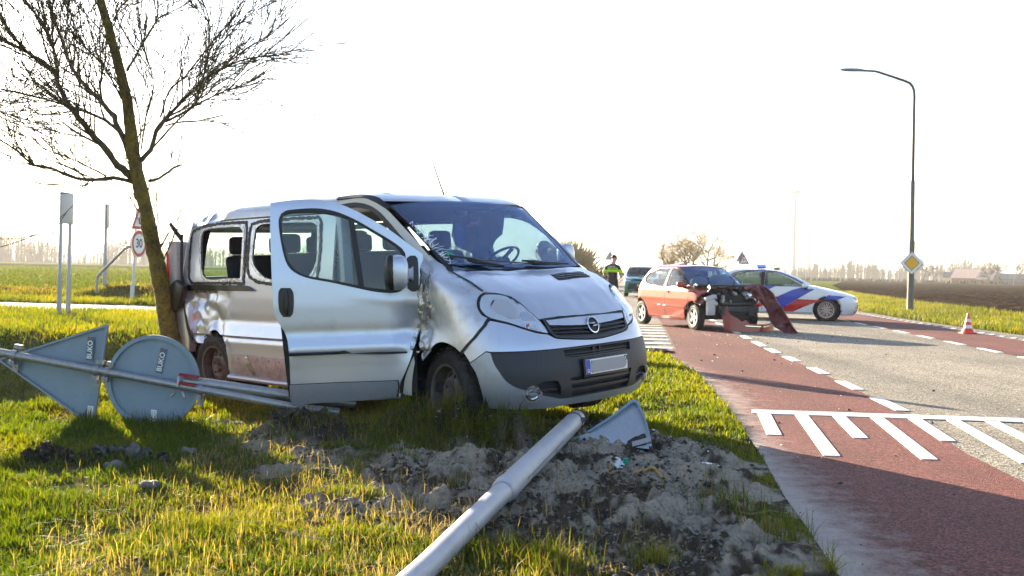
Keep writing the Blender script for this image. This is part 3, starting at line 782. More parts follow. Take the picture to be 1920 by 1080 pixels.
def panel(name, fmap, outline, m, parent, holes=(), sp=.035, thick=.012, off=0., smooth=True, edge=None, split=35):
    B = resample(outline, edge or sp, smooth); H = [resample(h, edge or sp, smooth) for h in holes]
    pts = [Vector(p) for p in B]; edges = [(i, (i + 1) % len(B)) for i in range(len(B))]
    for h in H:
        k = len(pts); pts += [Vector(p) for p in h]; edges += [(k + i, k + (i + 1) % len(h)) for i in range(len(h))]
    A = np.array(B); lo, hi = A.min(0), A.max(0)
    gx, gy = np.meshgrid(np.arange(lo[0] + sp / 2, hi[0], sp), np.arange(lo[1] + sp / 2, hi[1], sp)); gx = gx + (np.arange(gx.shape[0])[:, None] % 2) * sp * .5
    gx, gy = gx.ravel(), gy.ravel()
    k = inpoly(gx, gy, B)
    for h in H: k &= ~inpoly(gx, gy, h)
    gx, gy = gx[k], gy[k]
    allb = np.array([list(p) for p in pts])
    if len(gx):
        dm = np.full(len(gx), 9.)
        for p in allb: dm = np.minimum(dm, np.hypot(gx - p[0], gy - p[1]))
        kk = dm > sp * .55; pts += [Vector((a, b)) for a, b in zip(gx[kk], gy[kk])]
    r = delaunay_2d_cdt(pts, edges, [], 0, 1e-6)
    UV = np.array([[p.x, p.y] for p in r[0]]); T = np.array(r[2]); c = UV[T].mean(1)
    k = inpoly(c[:, 0], c[:, 1], B)
    for h in H: k &= ~inpoly(c[:, 0], c[:, 1], h)
    T = T[k]
    P = fmap(UV)
    if off:
        e = 2e-3; nrm = np.cross(fmap(UV + [e, 0]) - fmap(UV - [e, 0]), fmap(UV + [0, e]) - fmap(UV - [0, e]))
        nrm /= np.maximum(np.linalg.norm(nrm, axis=1), 1e-12)[:, None]; nrm *= np.sign(nrm @ fmap.D)[:, None]; P = P + nrm * off
    o = mesh_obj(name, P, T, m, parent)
    me = o.data
    # faces look outwards
    fn = np.array([p.normal for p in me.polygons]); ar = np.array([p.area for p in me.polygons])
    if ((fn @ fmap.D) * ar).sum() < 0: me.flip_normals()
    if thick: solidify(o, thick)
    if split: esplit(o, split)
    return o

def shell(name, body, zs, keep, m, parent, inset=0., nf=22, ns=60, nr=8):
    """rings of the hull, faces chosen by keep(centres, normals)"""
    R = []
    for z in zs:
        w = body.q(body.w, z); D = body.q(body.D, z); p = body.q(body.P, z); xf = body.q(body.xf, z); xr = body.q(body.xr, z); w = max(w, 0)
        ph = np.linspace(0, pi / 2, nf); xa = xf - D + D * np.cos(ph) ** (2 / p); ya = w * np.sin(ph) ** (2 / p)
        xm = np.linspace(xf - D, xr + body.Dr, ns + 2)[1:-1]; ym = np.full(ns, w)
        if body.sc is not None: pass
        pr = np.linspace(pi / 2, 0, nr); xb = xr + body.Dr - body.Dr * np.cos(pr) ** (2 / body.Pr); yb = w * np.sin(pr) ** (2 / body.Pr)
        x = np.concatenate([xa, xm, xb]); y = np.concatenate([ya, ym, yb])
        X = np.concatenate([x, x[::-1]]); Y = np.concatenate([-y, y[::-1]])
        R.append(np.stack([X, Y, np.full(len(X), z)], -1))
    R = np.array(R); nz, k = R.shape[:2]; P = R.reshape(-1, 3)
    i, j = np.meshgrid(np.arange(k), np.arange(nz - 1)); i = i.ravel(); j = j.ravel()
    F = np.stack([j * k + i, (j + 1) * k + i, (j + 1) * k + (i + 1) % k, j * k + (i + 1) % k], -1)
    c = P[F].mean(1); n = np.cross(P[F[:, 1]] - P[F[:, 0]], P[F[:, 3]] - P[F[:, 0]]); ln = np.linalg.norm(n, axis=1)
    ok = ln > 1e-10; nn = n / np.maximum(ln, 1e-12)[:, None]
    if ((nn * (c - [c[:, 0].mean(), 0, c[:, 2].mean()])).sum(1)).sum() < 0: nn = -nn; F = F[:, ::-1]
    ok &= keep(c, nn); F = F[ok]
    if inset:
        vn = np.zeros_like(P)
        for q_ in range(4): np.add.at(vn, F[:, q_], nn[ok])
        vn /= np.maximum(np.linalg.norm(vn, axis=1), 1e-9)[:, None]; P = P - vn * inset
    used = np.unique(F); mp = -np.ones(len(P), int); mp[used] = np.arange(len(used))
    o = mesh_obj(name, P[used], mp[F], m, parent)
    return o

def spokes_alloy(n, r0, r1, w0, w1):
    """spoke outlines of an alloy wheel in the wheel plane"""
    out = []
    for k in range(n):
        a = 2 * pi * k / n; c, s_ = cos(a), sin(a)
        out.append([(r0 * c - w0 * s_, r0 * s_ + w0 * c), (r1 * c - w1 * s_, r1 * s_ + w1 * c), (r1 * c + w1 * s_, r1 * s_ - w1 * c), (r0 * c + w0 * s_, r0 * s_ - w0 * c)])
    return out

def wheel(parent, loc, r, w, rim_r, style='steel', steer=0., side=-1, camber=0.):
    """axle along local y; side -1: outer face towards -y"""
    tw = w / 2
    mb = MB(); rr = rim_r
    prof = [(rr * .93, -tw * .8), (rr + .006, -tw * .98), (rr + (r - rr) * .5, -tw * 1.06), (r - .02, -tw * .93), (r - .004, -tw * .72), (r, -tw * .35)]
    prof = prof + [(a, -b) for a, b in prof[::-1]]
    mb.lathe(prof, 44, 'y')
    for k in range(44):       # tread blocks
        a = 2 * pi * (k + .5) / 44
        for q_ in (-.62, 0, .62):
            R = Matrix.Rotation(-a, 3, 'Y'); cpos = R @ Vector((r + .001, q_ * tw, 0))
            mb.box(cpos, (.012, tw * .48, .030), R=R)
    o = mb.build('wheel', M['tyre'], parent); o.location = loc; o.rotation_euler = (RAD(camber) , 0, steer + (pi if side > 0 else 0))
    y0 = -tw * .78
    b = MB()
    b.lathe([(rr + .012, -tw * .99), (rr - .005, -tw * .97), (rr * .90, y0 + .02), (rr * .88, tw * .5), (rr * .84, tw * .5), (rr * .86, y0 + .03)], 40, 'y')
    if style == 'steel':
        # disc with round holes
        nh = 10; outl = [(rr * .87 * cos(2 * pi * k / 48), rr * .87 * sin(2 * pi * k / 48)) for k in range(48)]; hol = []
        for k in range(nh):
            a = 2 * pi * k / nh; hol.append([(rr * .67 * cos(a) + rr * .105 * cos(2 * pi * q_ / 10), rr * .67 * sin(a) + rr * .105 * sin(2 * pi * q_ / 10)) for q_ in range(10)])
        def fm(uv):
            rad = np.hypot(uv[:, 0], uv[:, 1]) / rr
            return np.stack([uv[:, 0], y0 + .045 - .03 * np.exp(-((rad - .45) / .16) ** 2) + .02 * ss(.6, .9, rad), uv[:, 1]], -1)
        fm.D = np.array([0, -1, 0.])
        rim = b.build('rim', M['steel'], o)
        dsk = panel('rim_disc', fm, outl, M['steel'], o, hol, sp=rr * .14, thick=.006, smooth=False)
        h = MB(); h.lathe([(.001, y0 + .002), (rr * .16, y0 + .002), (rr * .2, y0 + .010), (rr * .22, y0 + .04)], 20, 'y')
        for k in range(5):
            a = 2 * pi * k / 5; h.lathe([(.001, y0 + .012), (.010, y0 + .012), (.011, y0 + .03)], 6, 'y', c=(rr * .36 * cos(a), 0, rr * .36 * sin(a)))
        h.build('hub', M['steel'], o)
    else:
        rim = b.build('rim', M['alloy'], o); s_ = MB()
        n_sp = 5 if style == 'alloy5' else 9
        if style == 'alloy5': sp_ = spokes_alloy(5, rr * .12, rr * .92, rr * .17, rr * .19)
        else:
            sp_ = []
            for k in range(9):
                a = 2 * pi * k / 9
                for dv in (-.16, .16):
                    c, q_ = cos(a), sin(a); c2, q2 = cos(a + dv), sin(a + dv); r0, r1 = rr * .15, rr * .93; ww = rr * .055
                    sp_.append([(r0 * c - ww * q_, r0 * q_ + ww * c), (r1 * c2 - ww * q2, r1 * q2 + ww * c2), (r1 * c2 + ww * q2, r1 * q2 - ww * c2), (r0 * c + ww * q_, r0 * q_ - ww * c)])
        for sp in sp_: s_.prism(sp, y0, y0 + .03, 'y')
        s_.lathe([(.001, y0 - .012), (rr * .18, y0 - .008), (rr * .24, y0 + .02)], 20, 'y')
        s_.build('spokes', M['alloy'], o)
        d = MB(); d.lathe([(.001, y0 + .06), (rr * .86, y0 + .06)], 30, 'y'); d.build('brake_disc', M['engine'], o)
    return o

def loft(fn, nu, nv, closed_u=False):
    V = [fn(i / (nu - (0 if closed_u else 1)), j / (nv - 1)) for j in range(nv) for i in range(nu)]; F = []
    for j in range(nv - 1):
        for i in range(nu if closed_u else nu - 1):
            i2 = (i + 1) % nu; F.append((j * nu + i, j * nu + i2, (j + 1) * nu + i2, (j + 1) * nu + i))
    return V, F
def blob(mb, c, r, n=14, ex=(2.4, 2.4), m=0, R=None):
    """rounded super-ellipsoid"""
    def f(u, v):
        a = 2 * pi * u; b = pi * (v - .5); e1, e2 = 2 / ex[0], 2 / ex[1]
        sg = lambda t, e: math.copysign(abs(t) ** e, t)
        p = Vector((r[0] * sg(cos(b), e2) * sg(cos(a), e1), r[1] * sg(cos(b), e2) * sg(sin(a), e1), r[2] * sg(sin(b), e2)))
        if R is not None: p = R @ p
        return (c[0] + p.x, c[1] + p.y, c[2] + p.z)
    V, F = loft(f, n, n // 2 + 2, True); return mb.add(V, F, m)

# ------------------------------------------------------------------ the silver van
VAN_T = Vector((0.0652, 8.1541, 0.0325))
VAN_R = Matrix(((0.74279, 0.66811, -0.04356), (-0.66916, 0.74296, -0.01519), (0.02221, 0.04043, 0.99894)))
VB = Body(xf=[(.15, .76), (.2, .82), (.25, .855), (.35, .885), (.5, .89), (.6, .865), (.7, .835), (.8, .785), (.88, .74), (.95, .665), (1.06, .54), (1.12, .42), (1.17, .30), (1.21, .17), (1.25, .09), (1.4, -.08), (1.6, -.31), (1.8, -.55), (1.86, -.67), (1.90, -.92), (1.92, -1.4), (1.95, -2.5)],
          w=[(.15, .86), (.25, .935), (.4, .97), (.6, .975), (.9, .965), (1.05, .96), (1.2, .955), (1.4, .935), (1.6, .91), (1.75, .885), (1.81, .865), (1.86, .82), (1.89, .73), (1.91, .58), (1.93, .35), (1.94, .1), (1.95, -.2)],
          D=[(0, .60), (.9, .60), (1.05, .5), (1.22, .22), (2, .18)], P=[(0, 2.9), (.9, 2.9), (1.22, 3.0), (2, 3.0)],
          xr=[(0, -3.76), (1.0, -3.73), (1.5, -3.66), (1.8, -3.55), (1.88, -3.4), (1.95, -2.9)],
          sculpt=[(0, 0), (.55, 0), (.62, .004), (.638, -.012), (.652, .020), (.66, .022), (.78, -.012), (.80, -.014), (.86, -.006), (1.0, 0), (2.2, 0)])
def van_dent(P):
    x, y, z = P[:, 0], P[:, 1], P[:, 2]; right = (y < 0)
    Q = P.copy()
    # crushed rear quarter
    k = ss(-2.55, -3.05, x) * ss(1.15, 1.0, z) * ss(.2, .45, z) * right
    rg = np.abs(fbm(x * 1.0 + z * .6, z * .8 - x * .5, 3.1, 3, 5)); rg2 = fbm(x, z, 6.5, 2, 8)
    Q[:, 1] += k * (.055 - .10 * rg - .05 * np.abs(fbm(x * .6 - z, z + x * .4, 5.2, 2, 18)) + .008 * rg2)
    k2 = ss(-2.7, -3.2, x) * ss(1.70, 1.8, z) * right
    Q[:, 1] += k2 * (.015 + .08 * np.abs(fbm(x, z, 4.0, 3, 15))); Q[:, 2] -= k2 * .015 * (1 + fbm(x, z, 5, 2, 17))
    # crumpled wing by the door hinge
    k3 = ss(.16, -.08, x) * ss(1.36, 1.2, z) * ss(.45, .7, z) * right * ss(-.2, -.12, x)
    Q[:, 1] += k3 * (.022 - .055 * np.abs(fbm(x * 2.0, z, 5.0, 3, 25, .6)))
    k4 = np.exp(-((x - .08) / .16) ** 2 - ((z - .84) / .12) ** 2) * right
    Q[:, 1] += .012 * k4
    return Q
VB.dent = van_dent

van = bpy.data.objects.new('van', None); COL.objects.link(van)
van.matrix_world = Matrix.Translation(VAN_T) @ VAN_R.to_4x4()
tag(van, 'crashed silver van with open front door, crumpled side and dusty windscreen', 'van')
c0, c20, c45, c90 = VB.chart(0), VB.chart(20), VB.chart(45), VB.chart(90)
c45m, c90m = VB.chart(45, True), VB.chart(90, True)
sym = lambda L_: L_ + [(-a, b) for a, b in L_[::-1]]

# dark inner hull closes every gap; it has the same openings as the skin
DOORGLASS = [(1.014, 1.656), (0.999, 1.684), (0.963, 1.695), (0.828, 1.700), (0.693, 1.690), (0.543, 1.652), (0.487, 1.629), (0.330, 1.532), (0.208, 1.452), (0.150, 1.399), (0.136, 1.370), (0.141, 1.170), (0.157, 1.125), (0.209, 1.105), (0.341, 1.119), (0.450, 1.141), (0.666, 1.191), (0.810, 1.220), (0.888, 1.248), (0.943, 1.293), (0.977, 1.352), (1.001, 1.454), (1.014, 1.563)]
WIN3 = [(-3.221, 1.60), (-3.19, 1.645), (-3.073, 1.666), (-2.789, 1.669), (-2.560, 1.661), (-2.515, 1.625), (-2.499, 1.414), (-2.501, 1.187), (-2.790, 1.181), (-3.050, 1.172), (-3.144, 1.219), (-3.190, 1.336), (-3.217, 1.499)]
WIN2 = [(-2.327, 1.360), (-2.329, 1.495), (-2.312, 1.630), (-2.239, 1.670), (-1.943, 1.676), (-1.469, 1.660), (-1.396, 1.630), (-1.379, 1.497), (-1.375, 1.331), (-1.46, 1.207), (-1.56, 1.17), (-1.8, 1.165), (-2.078, 1.182), (-2.212, 1.241), (-2.300, 1.309)]
DOOROPEN = [(-1.15, 1.77), (-.9, 1.79), (-.66, 1.735), (-.50, 1.62), (-.28, 1.44), (-.16, 1.34), (-.13, 1.0), (-.13, .75), (-.18, .62), (-.29, .45), (-.32, .31), (-1.15, .31)]
FDL = [(-.1 - a, b) for a, b in DOORGLASS]
WS = sym([(-.745, 1.236), (-.759, 1.312), (-.777, 1.416), (-.789, 1.55), (-.802, 1.668), (-.822, 1.758), (-.534, 1.792), (-.14, 1.81)])
WSC = sym([(-.45, 1.285), (-.685, 1.318), (-.72, 1.362), (-.735, 1.472), (-.752, 1.648), (-.745, 1.725), (-.68, 1.745), (-.301, 1.766)])
def grow(poly, d):
    P = np.array(poly); c = P.mean(0); return [tuple(p + (p - c) / max(np.linalg.norm(p - c), 1e-6) * d) for p in P]
def keep_inner(c, n):
    x, y, z = c.T
    k = (z < 1.9) & ~((x > -.25) & (x < .48) & (y < 0) & (z < 1.36) & (z > .4) & (n[:, 1] < -.35)) & ~((x < -2.45) & (z > 1.66)) & ~((x < -2.5) & (y < 0) & (z < 1.16) & (n[:, 1] < -.3))
    side = np.abs(n[:, 1]) > .5
    rt, lf = side & (y < 0), side & (y > 0)
    for h in (WIN3, WIN2): k &= ~(side & inpoly(x, z, grow(h, .03)))
    k &= ~(rt & inpoly(x, z, DOOROPEN)); k &= ~(lf & inpoly(x, z, grow(FDL, .03)))
    fr = (x > -.9) & (n[:, 0] > .25)
    k &= ~(fr & inpoly(y, z, grow(WS, .02)) & (z > 1.24))
    k &= ~((x < -3.3) & (n[:, 0] < -.5) & (np.abs(y) < .68) & (z > 1.16) & (z < 1.68))
    for cx in (.15, -3.03): k &= ~(side & (np.hypot(x - cx, z - .34) < .40))
    return k
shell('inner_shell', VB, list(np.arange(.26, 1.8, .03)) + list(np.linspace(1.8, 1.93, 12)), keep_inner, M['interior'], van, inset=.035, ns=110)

# roof with its sides and the tailgate
def keep_roof(c, n):
    x, y, z = c.T
    return (z > 1.73) & ~((x > -.72) & (z < 1.80) & (np.abs(y) < .90) & (n[:, 0] > .3)) & ~((x > -1.14) & (np.abs(n[:, 1]) > .6) & (z < 1.775))
ro = shell('roof', VB, list(np.arange(1.72, 1.86, .014)) + list(np.linspace(1.862, 1.944, 16)), keep_roof, M['silver'], van, ns=80)
me = ro.data; P = np.array([v.co for v in me.vertices]); P = van_dent(P)
k = ss(-2.6, -3.3, P[:, 0]) * ss(.2, -.6, P[:, 1])
P[:, 2] -= k * (.0 + .07 * np.abs(fbm(P[:, 0], P[:, 1], 2.6, 3, 3)))
P[:, 2] += .012 * np.exp(-((np.abs(P[:, 1]) - .66) / .03) ** 2) * (P[:, 0] < -.75)
me.vertices.foreach_set('co', P.astype(np.float32).ravel()); me.update()
solidify(ro, .012)
def keep_tail(c, n):
    x, y, z = c.T
    return (x < -3.42) & (z < 1.73) & (z > .35) & (n[:, 0] < -.35) & ~((np.abs(y) < .66) & (z > 1.18) & (z < 1.66))
tg = shell('tailgate', VB, np.arange(.34, 1.75, .045), keep_tail, M['silver'], van, nr=14); solidify(tg, .02)

# right side skin
SIDE_R = [(-1.15, .285), (-1.15, 1.0), (-1.15, 1.722), (-2.45, 1.726), (-3.15, 1.715), (-3.40, 1.67), (-3.47, 1.55), (-3.48, 1.1), (-3.44, .80), (-3.36, .60), (-3.25, .57), (-3.10, .57), (-3.035, .62), (-3.0, .69), (-2.944, .704), (-2.856, .664), (-2.799, .589), (-2.754, .464), (-2.755, .285)]
panel('side_panel', c90, SIDE_R, M['silver'], van, [WIN3, WIN2], sp=.026, thick=.014, edge=.035, split=26)
SIDE_L = [(.34, .62), (.40, .755), (.45, .84), (.46, .885), (.37, .97), (.36, 1.06), (.20, 1.17), (-.05, 1.29), (-.25, 1.45), (-.5, 1.63), (-.66, 1.722), (-3.4, 1.722), (-3.5, 1.5), (-3.52, 1.0), (-3.5, .5), (-3.42, .40), (-3.38, .56), (-3.2, .70), (-3.0, .72), (-2.8, .6), (-2.74, .4), (-2.72, .28), (-.25, .28), (-.2, .45), (-.05, .62), (.15, .70), (.25, .68)]
panel('side_panel', c90m, SIDE_L, M['silver'], van, [WIN3, WIN2, FDL], sp=.06, thick=.014)
for h in (WIN3, WIN2, FDL): panel('window_glass', c90m, grow(h, .01), M['glass'], van, sp=.12, thick=0, off=-.008)
panel('rear_window_glass', VB.chart(180), [(-.66, 1.18), (.66, 1.18), (.66, 1.66), (-.66, 1.66)], M['glass'], van, sp=.15, thick=0, off=-.01)
# ragged black window adhesive and the bare frames round the broken windows
def ragged(poly, d0, d1, seed):
    P = resample(poly, .022, True); rs = np.random.default_rng(seed); n = len(P); out = []; c = np.mean(P, 0)
    for i, p in enumerate(P):
        t = P[(i + 1) % n] - P[i - 1]; nr_ = np.array([t[1], -t[0]]); nr_ /= max(np.linalg.norm(nr_), 1e-9)
        if nr_ @ (p - c) < 0: nr_ = -nr_
        out.append(tuple(p + nr_ * (d0 + d1 * rs.random())))
    return out
B3 = [(-3.40, 1.60), (-3.36, 1.655), (-3.155, 1.69), (-2.799, 1.705), (-2.47, 1.70), (-2.445, 1.60), (-2.44, 1.3), (-2.448, 1.137), (-2.919, 1.143), (-3.33, 1.142), (-3.40, 1.2)]
B2 = [(-2.40, 1.60), (-2.38, 1.68), (-2.2, 1.70), (-1.4, 1.70), (-1.345, 1.66), (-1.33, 1.5), (-1.335, 1.3), (-1.36, 1.14), (-2.0, 1.135), (-2.2, 1.15), (-2.35, 1.20), (-2.40, 1.3)]
for b_, s_ in ((B3, 3), (B2, 4)):
    panel('adhesive_strip', c90, ragged(b_, .004, .013, s_), M['rubberseal'], van, [ragged(b_, -.022, .012, s_ + 10)], sp=.03, thick=.008, off=.007, smooth=False, edge=.02)
for h in (WIN3, WIN2):
    panel('window_flange', c90, grow(h, .028), M['bare'], van, [grow(h, -.004)], sp=.04, thick=.02, off=.004)
panel('slide_rail', c90, [(-3.40, 1.075), (-3.40, 1.128), (-2.42, 1.123), (-2.33, 1.105), (-2.25, 1.073)], M['black'], van, sp=.06, thick=.03, off=.02)
panel('sill_panel', c90, [(-2.69, .36), (-2.674, .49), (-2.45, .495), (-1.16, .478), (-1.16, .300), (-2.288, .286), (-2.66, .296)], M['dirtpanel'], van, sp=.05, thick=.008, off=.005)
mb = MB(); mb.lathe([(.001, -.008), (.007, -.007), (.010, 0)], 8, 'y'); rv = None
for i_ in range(9):
    for z_ in (.33, .455):
        if rv is None: rv = mb.build('rivet', M['galv'], van); o = rv
        else: o = rv.copy(); COL.objects.link(o)
        o.location = (-2.55 + i_ * .16, -.978, z_)
mb = MB(); mb.tube([(-2.74, -.95, .27), (-2.0, -.955, .262), (-1.15, -.95, .268), (-.33, -.94, .275)], [.028, .026, .026, .028], 10); mb.build('sill', M['silver_trim'], van)
panel('sill_scrape', c90, [(-2.45, .45), (-2.40, .49), (-2.34, .40), (-2.27, .30), (-2.31, .282), (-2.36, .33)], M['bare'], van, sp=.03, thick=.012, off=.012)
# torn rear corner: tail lamp block, corner skin, hanging trim
mb = MB(); mb.prism([(-3.72, 1.03), (-3.58, 1.0), (-3.55, 1.20), (-3.54, 1.55), (-3.69, 1.565), (-3.715, 1.3)], -1.0, -.87); mb.build('tail_lamp', M['palegrey'], van, bev=.012)
mb = MB(); mb.prism([(-3.735, 1.17), (-3.70, 1.155), (-3.685, 1.30), (-3.69, 1.42), (-3.715, 1.46), (-3.735, 1.40)], -1.012, -.90); mb.build('tail_lamp_lens', M['redlens'], van, bev=.01)
panel('rear_corner_skin', VB.chart(140), [(.42 + .0, .50), (.40, .98), (.62, 1.0), (.72, .52)], M['dent'], van, sp=.05, thick=.01) if False else None
mb = MB(); mb.prism([(-3.70, .50), (-3.40, .46), (-3.38, .97), (-3.56, 1.0), (-3.70, .98)], -.985, -.80); o = mb.build('rear_bumper_corner', M['dent'], van, bev=.04)
mb = MB(); mb.tube([(-3.45, -.985, 1.62), (-3.48, -.985, 1.3), (-3.47, -.985, 1.0), (-3.41, -.98, .72), (-3.37, -.97, .60), (-3.28, -.965, .56)], .014, 8); mb.build('rear_corner_seal', M['rubberseal'], van)
mb = MB(); mb.tube([(-3.69, -.97, 1.73), (-3.60, -.97, 1.66), (-3.50, -.965, 1.57)], [.016, .022, .02], 8); mb.build('torn_trim', M['black'], van)
mb = MB(); mb.prism([(-3.60, 1.13), (-3.50, 1.18), (-3.36, 1.12), (-3.38, 1.05), (-3.47, .90), (-3.58, .86), (-3.63, .90), (-3.585, 1.02)], -1.05, -.99); mb.build('hanging_rail_cover', M['black'], van, bev=.015)

# front skin
HOOD = sym([(-.765, 1.226), (-.784, 1.155), (-.782, 1.085), (-.72, 1.078), (-.661, 1.066), (-.621, 1.047), (-.593, 1.018), (-.573, .986), (-.552, .935), (-.523, .878), (-.25, .880)])
def hood_map(uv):
    P = c0(uv); k = fbm(P[:, 0] * 1.2 + P[:, 1] * .7, P[:, 1] * 1.0 - P[:, 0] * .5, 3.2, 3, 71)
    dz = .010 * k + .004 * np.exp(-((np.abs(P[:, 1]) - .44 - .25 * (.75 - P[:, 0])) / .05) ** 2) - .008 * np.abs(fbm(P[:, 0], P[:, 1], 6, 2, 72)) * ss(.35, -.3, P[:, 1])
    P[:, 2] += dz; return P
hood_map.D = np.array([.5, 0, .86])
panel('hood', hood_map, HOOD, M['silver'], van, sp=.028, thick=.012, edge=.03)
panel('hood_vent', hood_map, [(.165, 1.186), (.60, 1.186), (.585, 1.142), (.118, 1.140)], M['grilleback'], van, sp=.05, thick=.004, off=.003, smooth=False)
for q_ in range(3):
    a_ = 1.149 + q_ * .012; panel('vent_slat', hood_map, [(.125 + q_ * .012, a_), (.59, a_), (.59, a_ + .005), (.128 + q_ * .012, a_ + .005)], M['black'], van, sp=.06, thick=.006, off=.007, smooth=False)
FEND = [(-.105, 1.36), (-.03, 1.30), (.069, 1.243), (.237, 1.174), (.399, 1.088), (.400, 1.035), (.422, .975), (.468, .917), (.520, .893), (.511, .843), (.455, .757), (.346, .642), (.265, .689), (.160, .716), (.070, .700), (-.012, .622), (-.075, .565), (-.095, .70), (-.11, .9), (-.112, 1.1)]
panel('front_wing', c90, FEND, M['dent'], van, sp=.024, thick=.012)
panel('crushed_wing_edge', c90, [(-.10, 1.33), (-.03, 1.27), (.02, 1.18), (.0, 1.06), (.035, .98), (-.02, .86), (.03, .76), (.0, .66), (-.06, .60), (-.105, .72), (-.118, 1.0)], M['bare'], van, sp=.02, thick=.006, off=.006)
GAPW = [(.530, .893), (.522, .843), (.468, .757), (.356, .640), (.336, .652), (.446, .762), (.498, .845), (.510, .893)]
panel('panel_gap', c90, GAPW, M['rubberseal'], van, sp=.03, thick=.004, off=.006, smooth=False)
HG = VB.to(45, [(-.798, 1.235, 0), (-.790, 1.155, 0), (-.786, 1.085, 0), (-.774, 1.085, 0), (-.778, 1.155, 0), (-.786, 1.235, 0)])
panel('panel_gap', c45, HG, M['rubberseal'], van, sp=.03, thick=.004, off=.006, smooth=False)
# arch liner
mb = MB(); mb.lathe([(.40, 0), (.42, .04), (.41, .30), (.05, .32)], 28, 'y', c=(.13, -.93, .34)); mb.build('wheel_arch_liner', M['grilleback'], van)
mb = MB(); mb.lathe([(.38, 0), (.38, .36), (.05, .38)], 28, 'y', c=(-3.03, -.92, .34)); mb.build('wheel_arch_liner', M['grilleback'], van)
# headlamps: black surround, housing, reflectors, clear lens
HLB = [(-.278, 1.084), (-.251, 1.069), (-.169, 1.066), (-.097, 1.051), (-.032, 1.014), (.027, .970), (.071, .932), (.124, .881), (.173, .824), (.200, .762), (.116, .777), (.015, .810), (-.100, .851), (-.224, .884), (-.287, .916), (-.320, .966), (-.326, 1.015), (-.309, 1.059)]
HL = [(-.261, 1.061), (-.189, 1.059), (-.128, 1.050), (-.077, 1.030), (-.007, .989), (.056, .931), (.112, .882), (.165, .818), (.192, .771), (.117, .789), (.015, .821), (-.100, .863), (-.218, .895), (-.267, .923), (-.299, .967), (-.302, 1.007), (-.285, 1.046)]
BOWL = [(-.213, 1.017), (-.151, 1.028), (-.085, 1.007), (-.035, .945), (-.018, .885), (-.089, .889), (-.158, .916), (-.211, .946), (-.227, .983)]
LOW = [(-.006, .926), (.045, .929), (.092, .883), (.098, .866), (.012, .870), (-.003, .898)]
IND = [(.010, .852), (.106, .850), (.146, .790), (.091, .803), (.010, .826)]
for ch in (c45, c45m):
    panel('headlamp_surround', ch, HLB, M['rubberseal'], van, sp=.04, thick=.03, off=-.006)
    hl = panel('headlamp', ch, HL, M['lampgrey'], van, sp=.035, thick=.02, off=-.002)
    def bowl_map(cx, cz, rx, rz, dep, ch=ch):
        def f(uv):
            P = ch(uv); r2 = ((uv[:, 0] - cx) / rx) ** 2 + ((uv[:, 1] - cz) / rz) ** 2
            n_ = np.array([.72, -.66 if ch is c45 else .66, .2]); return P + n_ * (.003 - dep * (1 - np.clip(r2, 0, 1)))[:, None] * 1.0 + n_ * .0
        f.D = ch.D; return f
    for pl, nm, mm, prm in ((BOWL, 'reflector', 'lampwhite', (-.12, .955, .10, .07, .004)), (LOW, 'reflector', 'chrome', (.045, .898, .055, .036, .003)), (IND, 'indicator', 'chrome', (.07, .825, .08, .03, .002))):
        pn = panel(nm, bowl_map(*prm), pl, M[mm], van, sp=.016, thick=.004); pn.parent = hl
    k_ = MB(); k_.lathe([(.001, -.012), (.010, -.006), (.012, .004)], 10, 'y'); b_ = k_.build('indicator_bulb', M['orange'], hl)
    P_ = ch(np.array([[.039, .833]]))[0]; b_.location = P_ + np.array([.006, 0, .002]); b_.rotation_euler = (0, 0, RAD(40 if ch is c45 else 130))
    for ti, tri_ in enumerate([[(-.09, 1.040), (-.06, 1.032), (-.07, 1.018)], [(-.05, 1.02), (-.008, .985), (-.03, .99)], [(-.225, .985), (-.205, 1.018), (-.195, 1.012), (-.215, .98)]]):
        panel('broken_lens_gap', ch, tri_, M['grilleback'], hl, sp=.03, thick=.003, off=.006, smooth=False).parent = hl
    panel('headlamp_lens', ch, HL, M['lens'], hl, sp=.03, thick=0, off=.010)
# bumper
A45 = 45
BT = VB.to(20, [(-.384, .580, 45), (-.410, .624, 45), (-.430, .652, 45), (-.412, .688, 45), (-.343, .769, 45), (-.307, .805, 45), (-.232, .876, 45), (-.100, .845, 45), (.015, .804, 45), (.112, .772, 45), (.192, .757, 45), (-.451, .727, 0), (-.278, .706, 0), (0, .689, 0), (.278, .706, 0), (.451, .727, 0),
    (.192, .757, 45, 'm'), (.112, .772, 45, 'm'), (.015, .804, 45, 'm'), (-.100, .845, 45, 'm'), (-.2, .87, 45, 'm'), (-.26, .70, 45, 'm'), (-.28, .655, 45, 'm'), (.669, .657, 0), (.457, .657, 0), (.193, .657, 0), (-.193, .657, 0), (-.457, .657, 0), (-.669, .657, 0), (-.238, .660, 45), (-.268, .664, 45), (-.325, .624, 45)])
panel('bumper_skin', c20, BT, M['silver'], van, sp=.03, thick=.014)
low_edge = [(-.232, .648, 45), (-.209, .575, 45), (-.171, .513, 45), (-.127, .452, 45), (-.059, .407, 45), (.009, .380, 45), (.06, .356, 45), (.119, .337, 45), (.161, .325, 45), (.282, .292, 45), (-.147, .289, 0), (0, .289, 0)]
mir = [((p[0], p[1], p[2], 'm') if p[2] == 45 else (-p[0], p[1], 0)) for p in low_edge[::-1][1:]]
BLK = VB.to(20, low_edge + mir + [(.669, .650, 0), (.457, .650, 0), (.193, .650, 0), (-.193, .650, 0), (-.457, .650, 0), (-.669, .650, 0)])
L1 = [(-.416, .638), (-.113, .642), (.113, .642), (.416, .638), (.40, .58), (.113, .582), (-.113, .582), (-.398, .58)]
L2 = [(-.385, .437), (0, .442), (.385, .437), (.345, .296), (0, .296), (-.345, .296)]
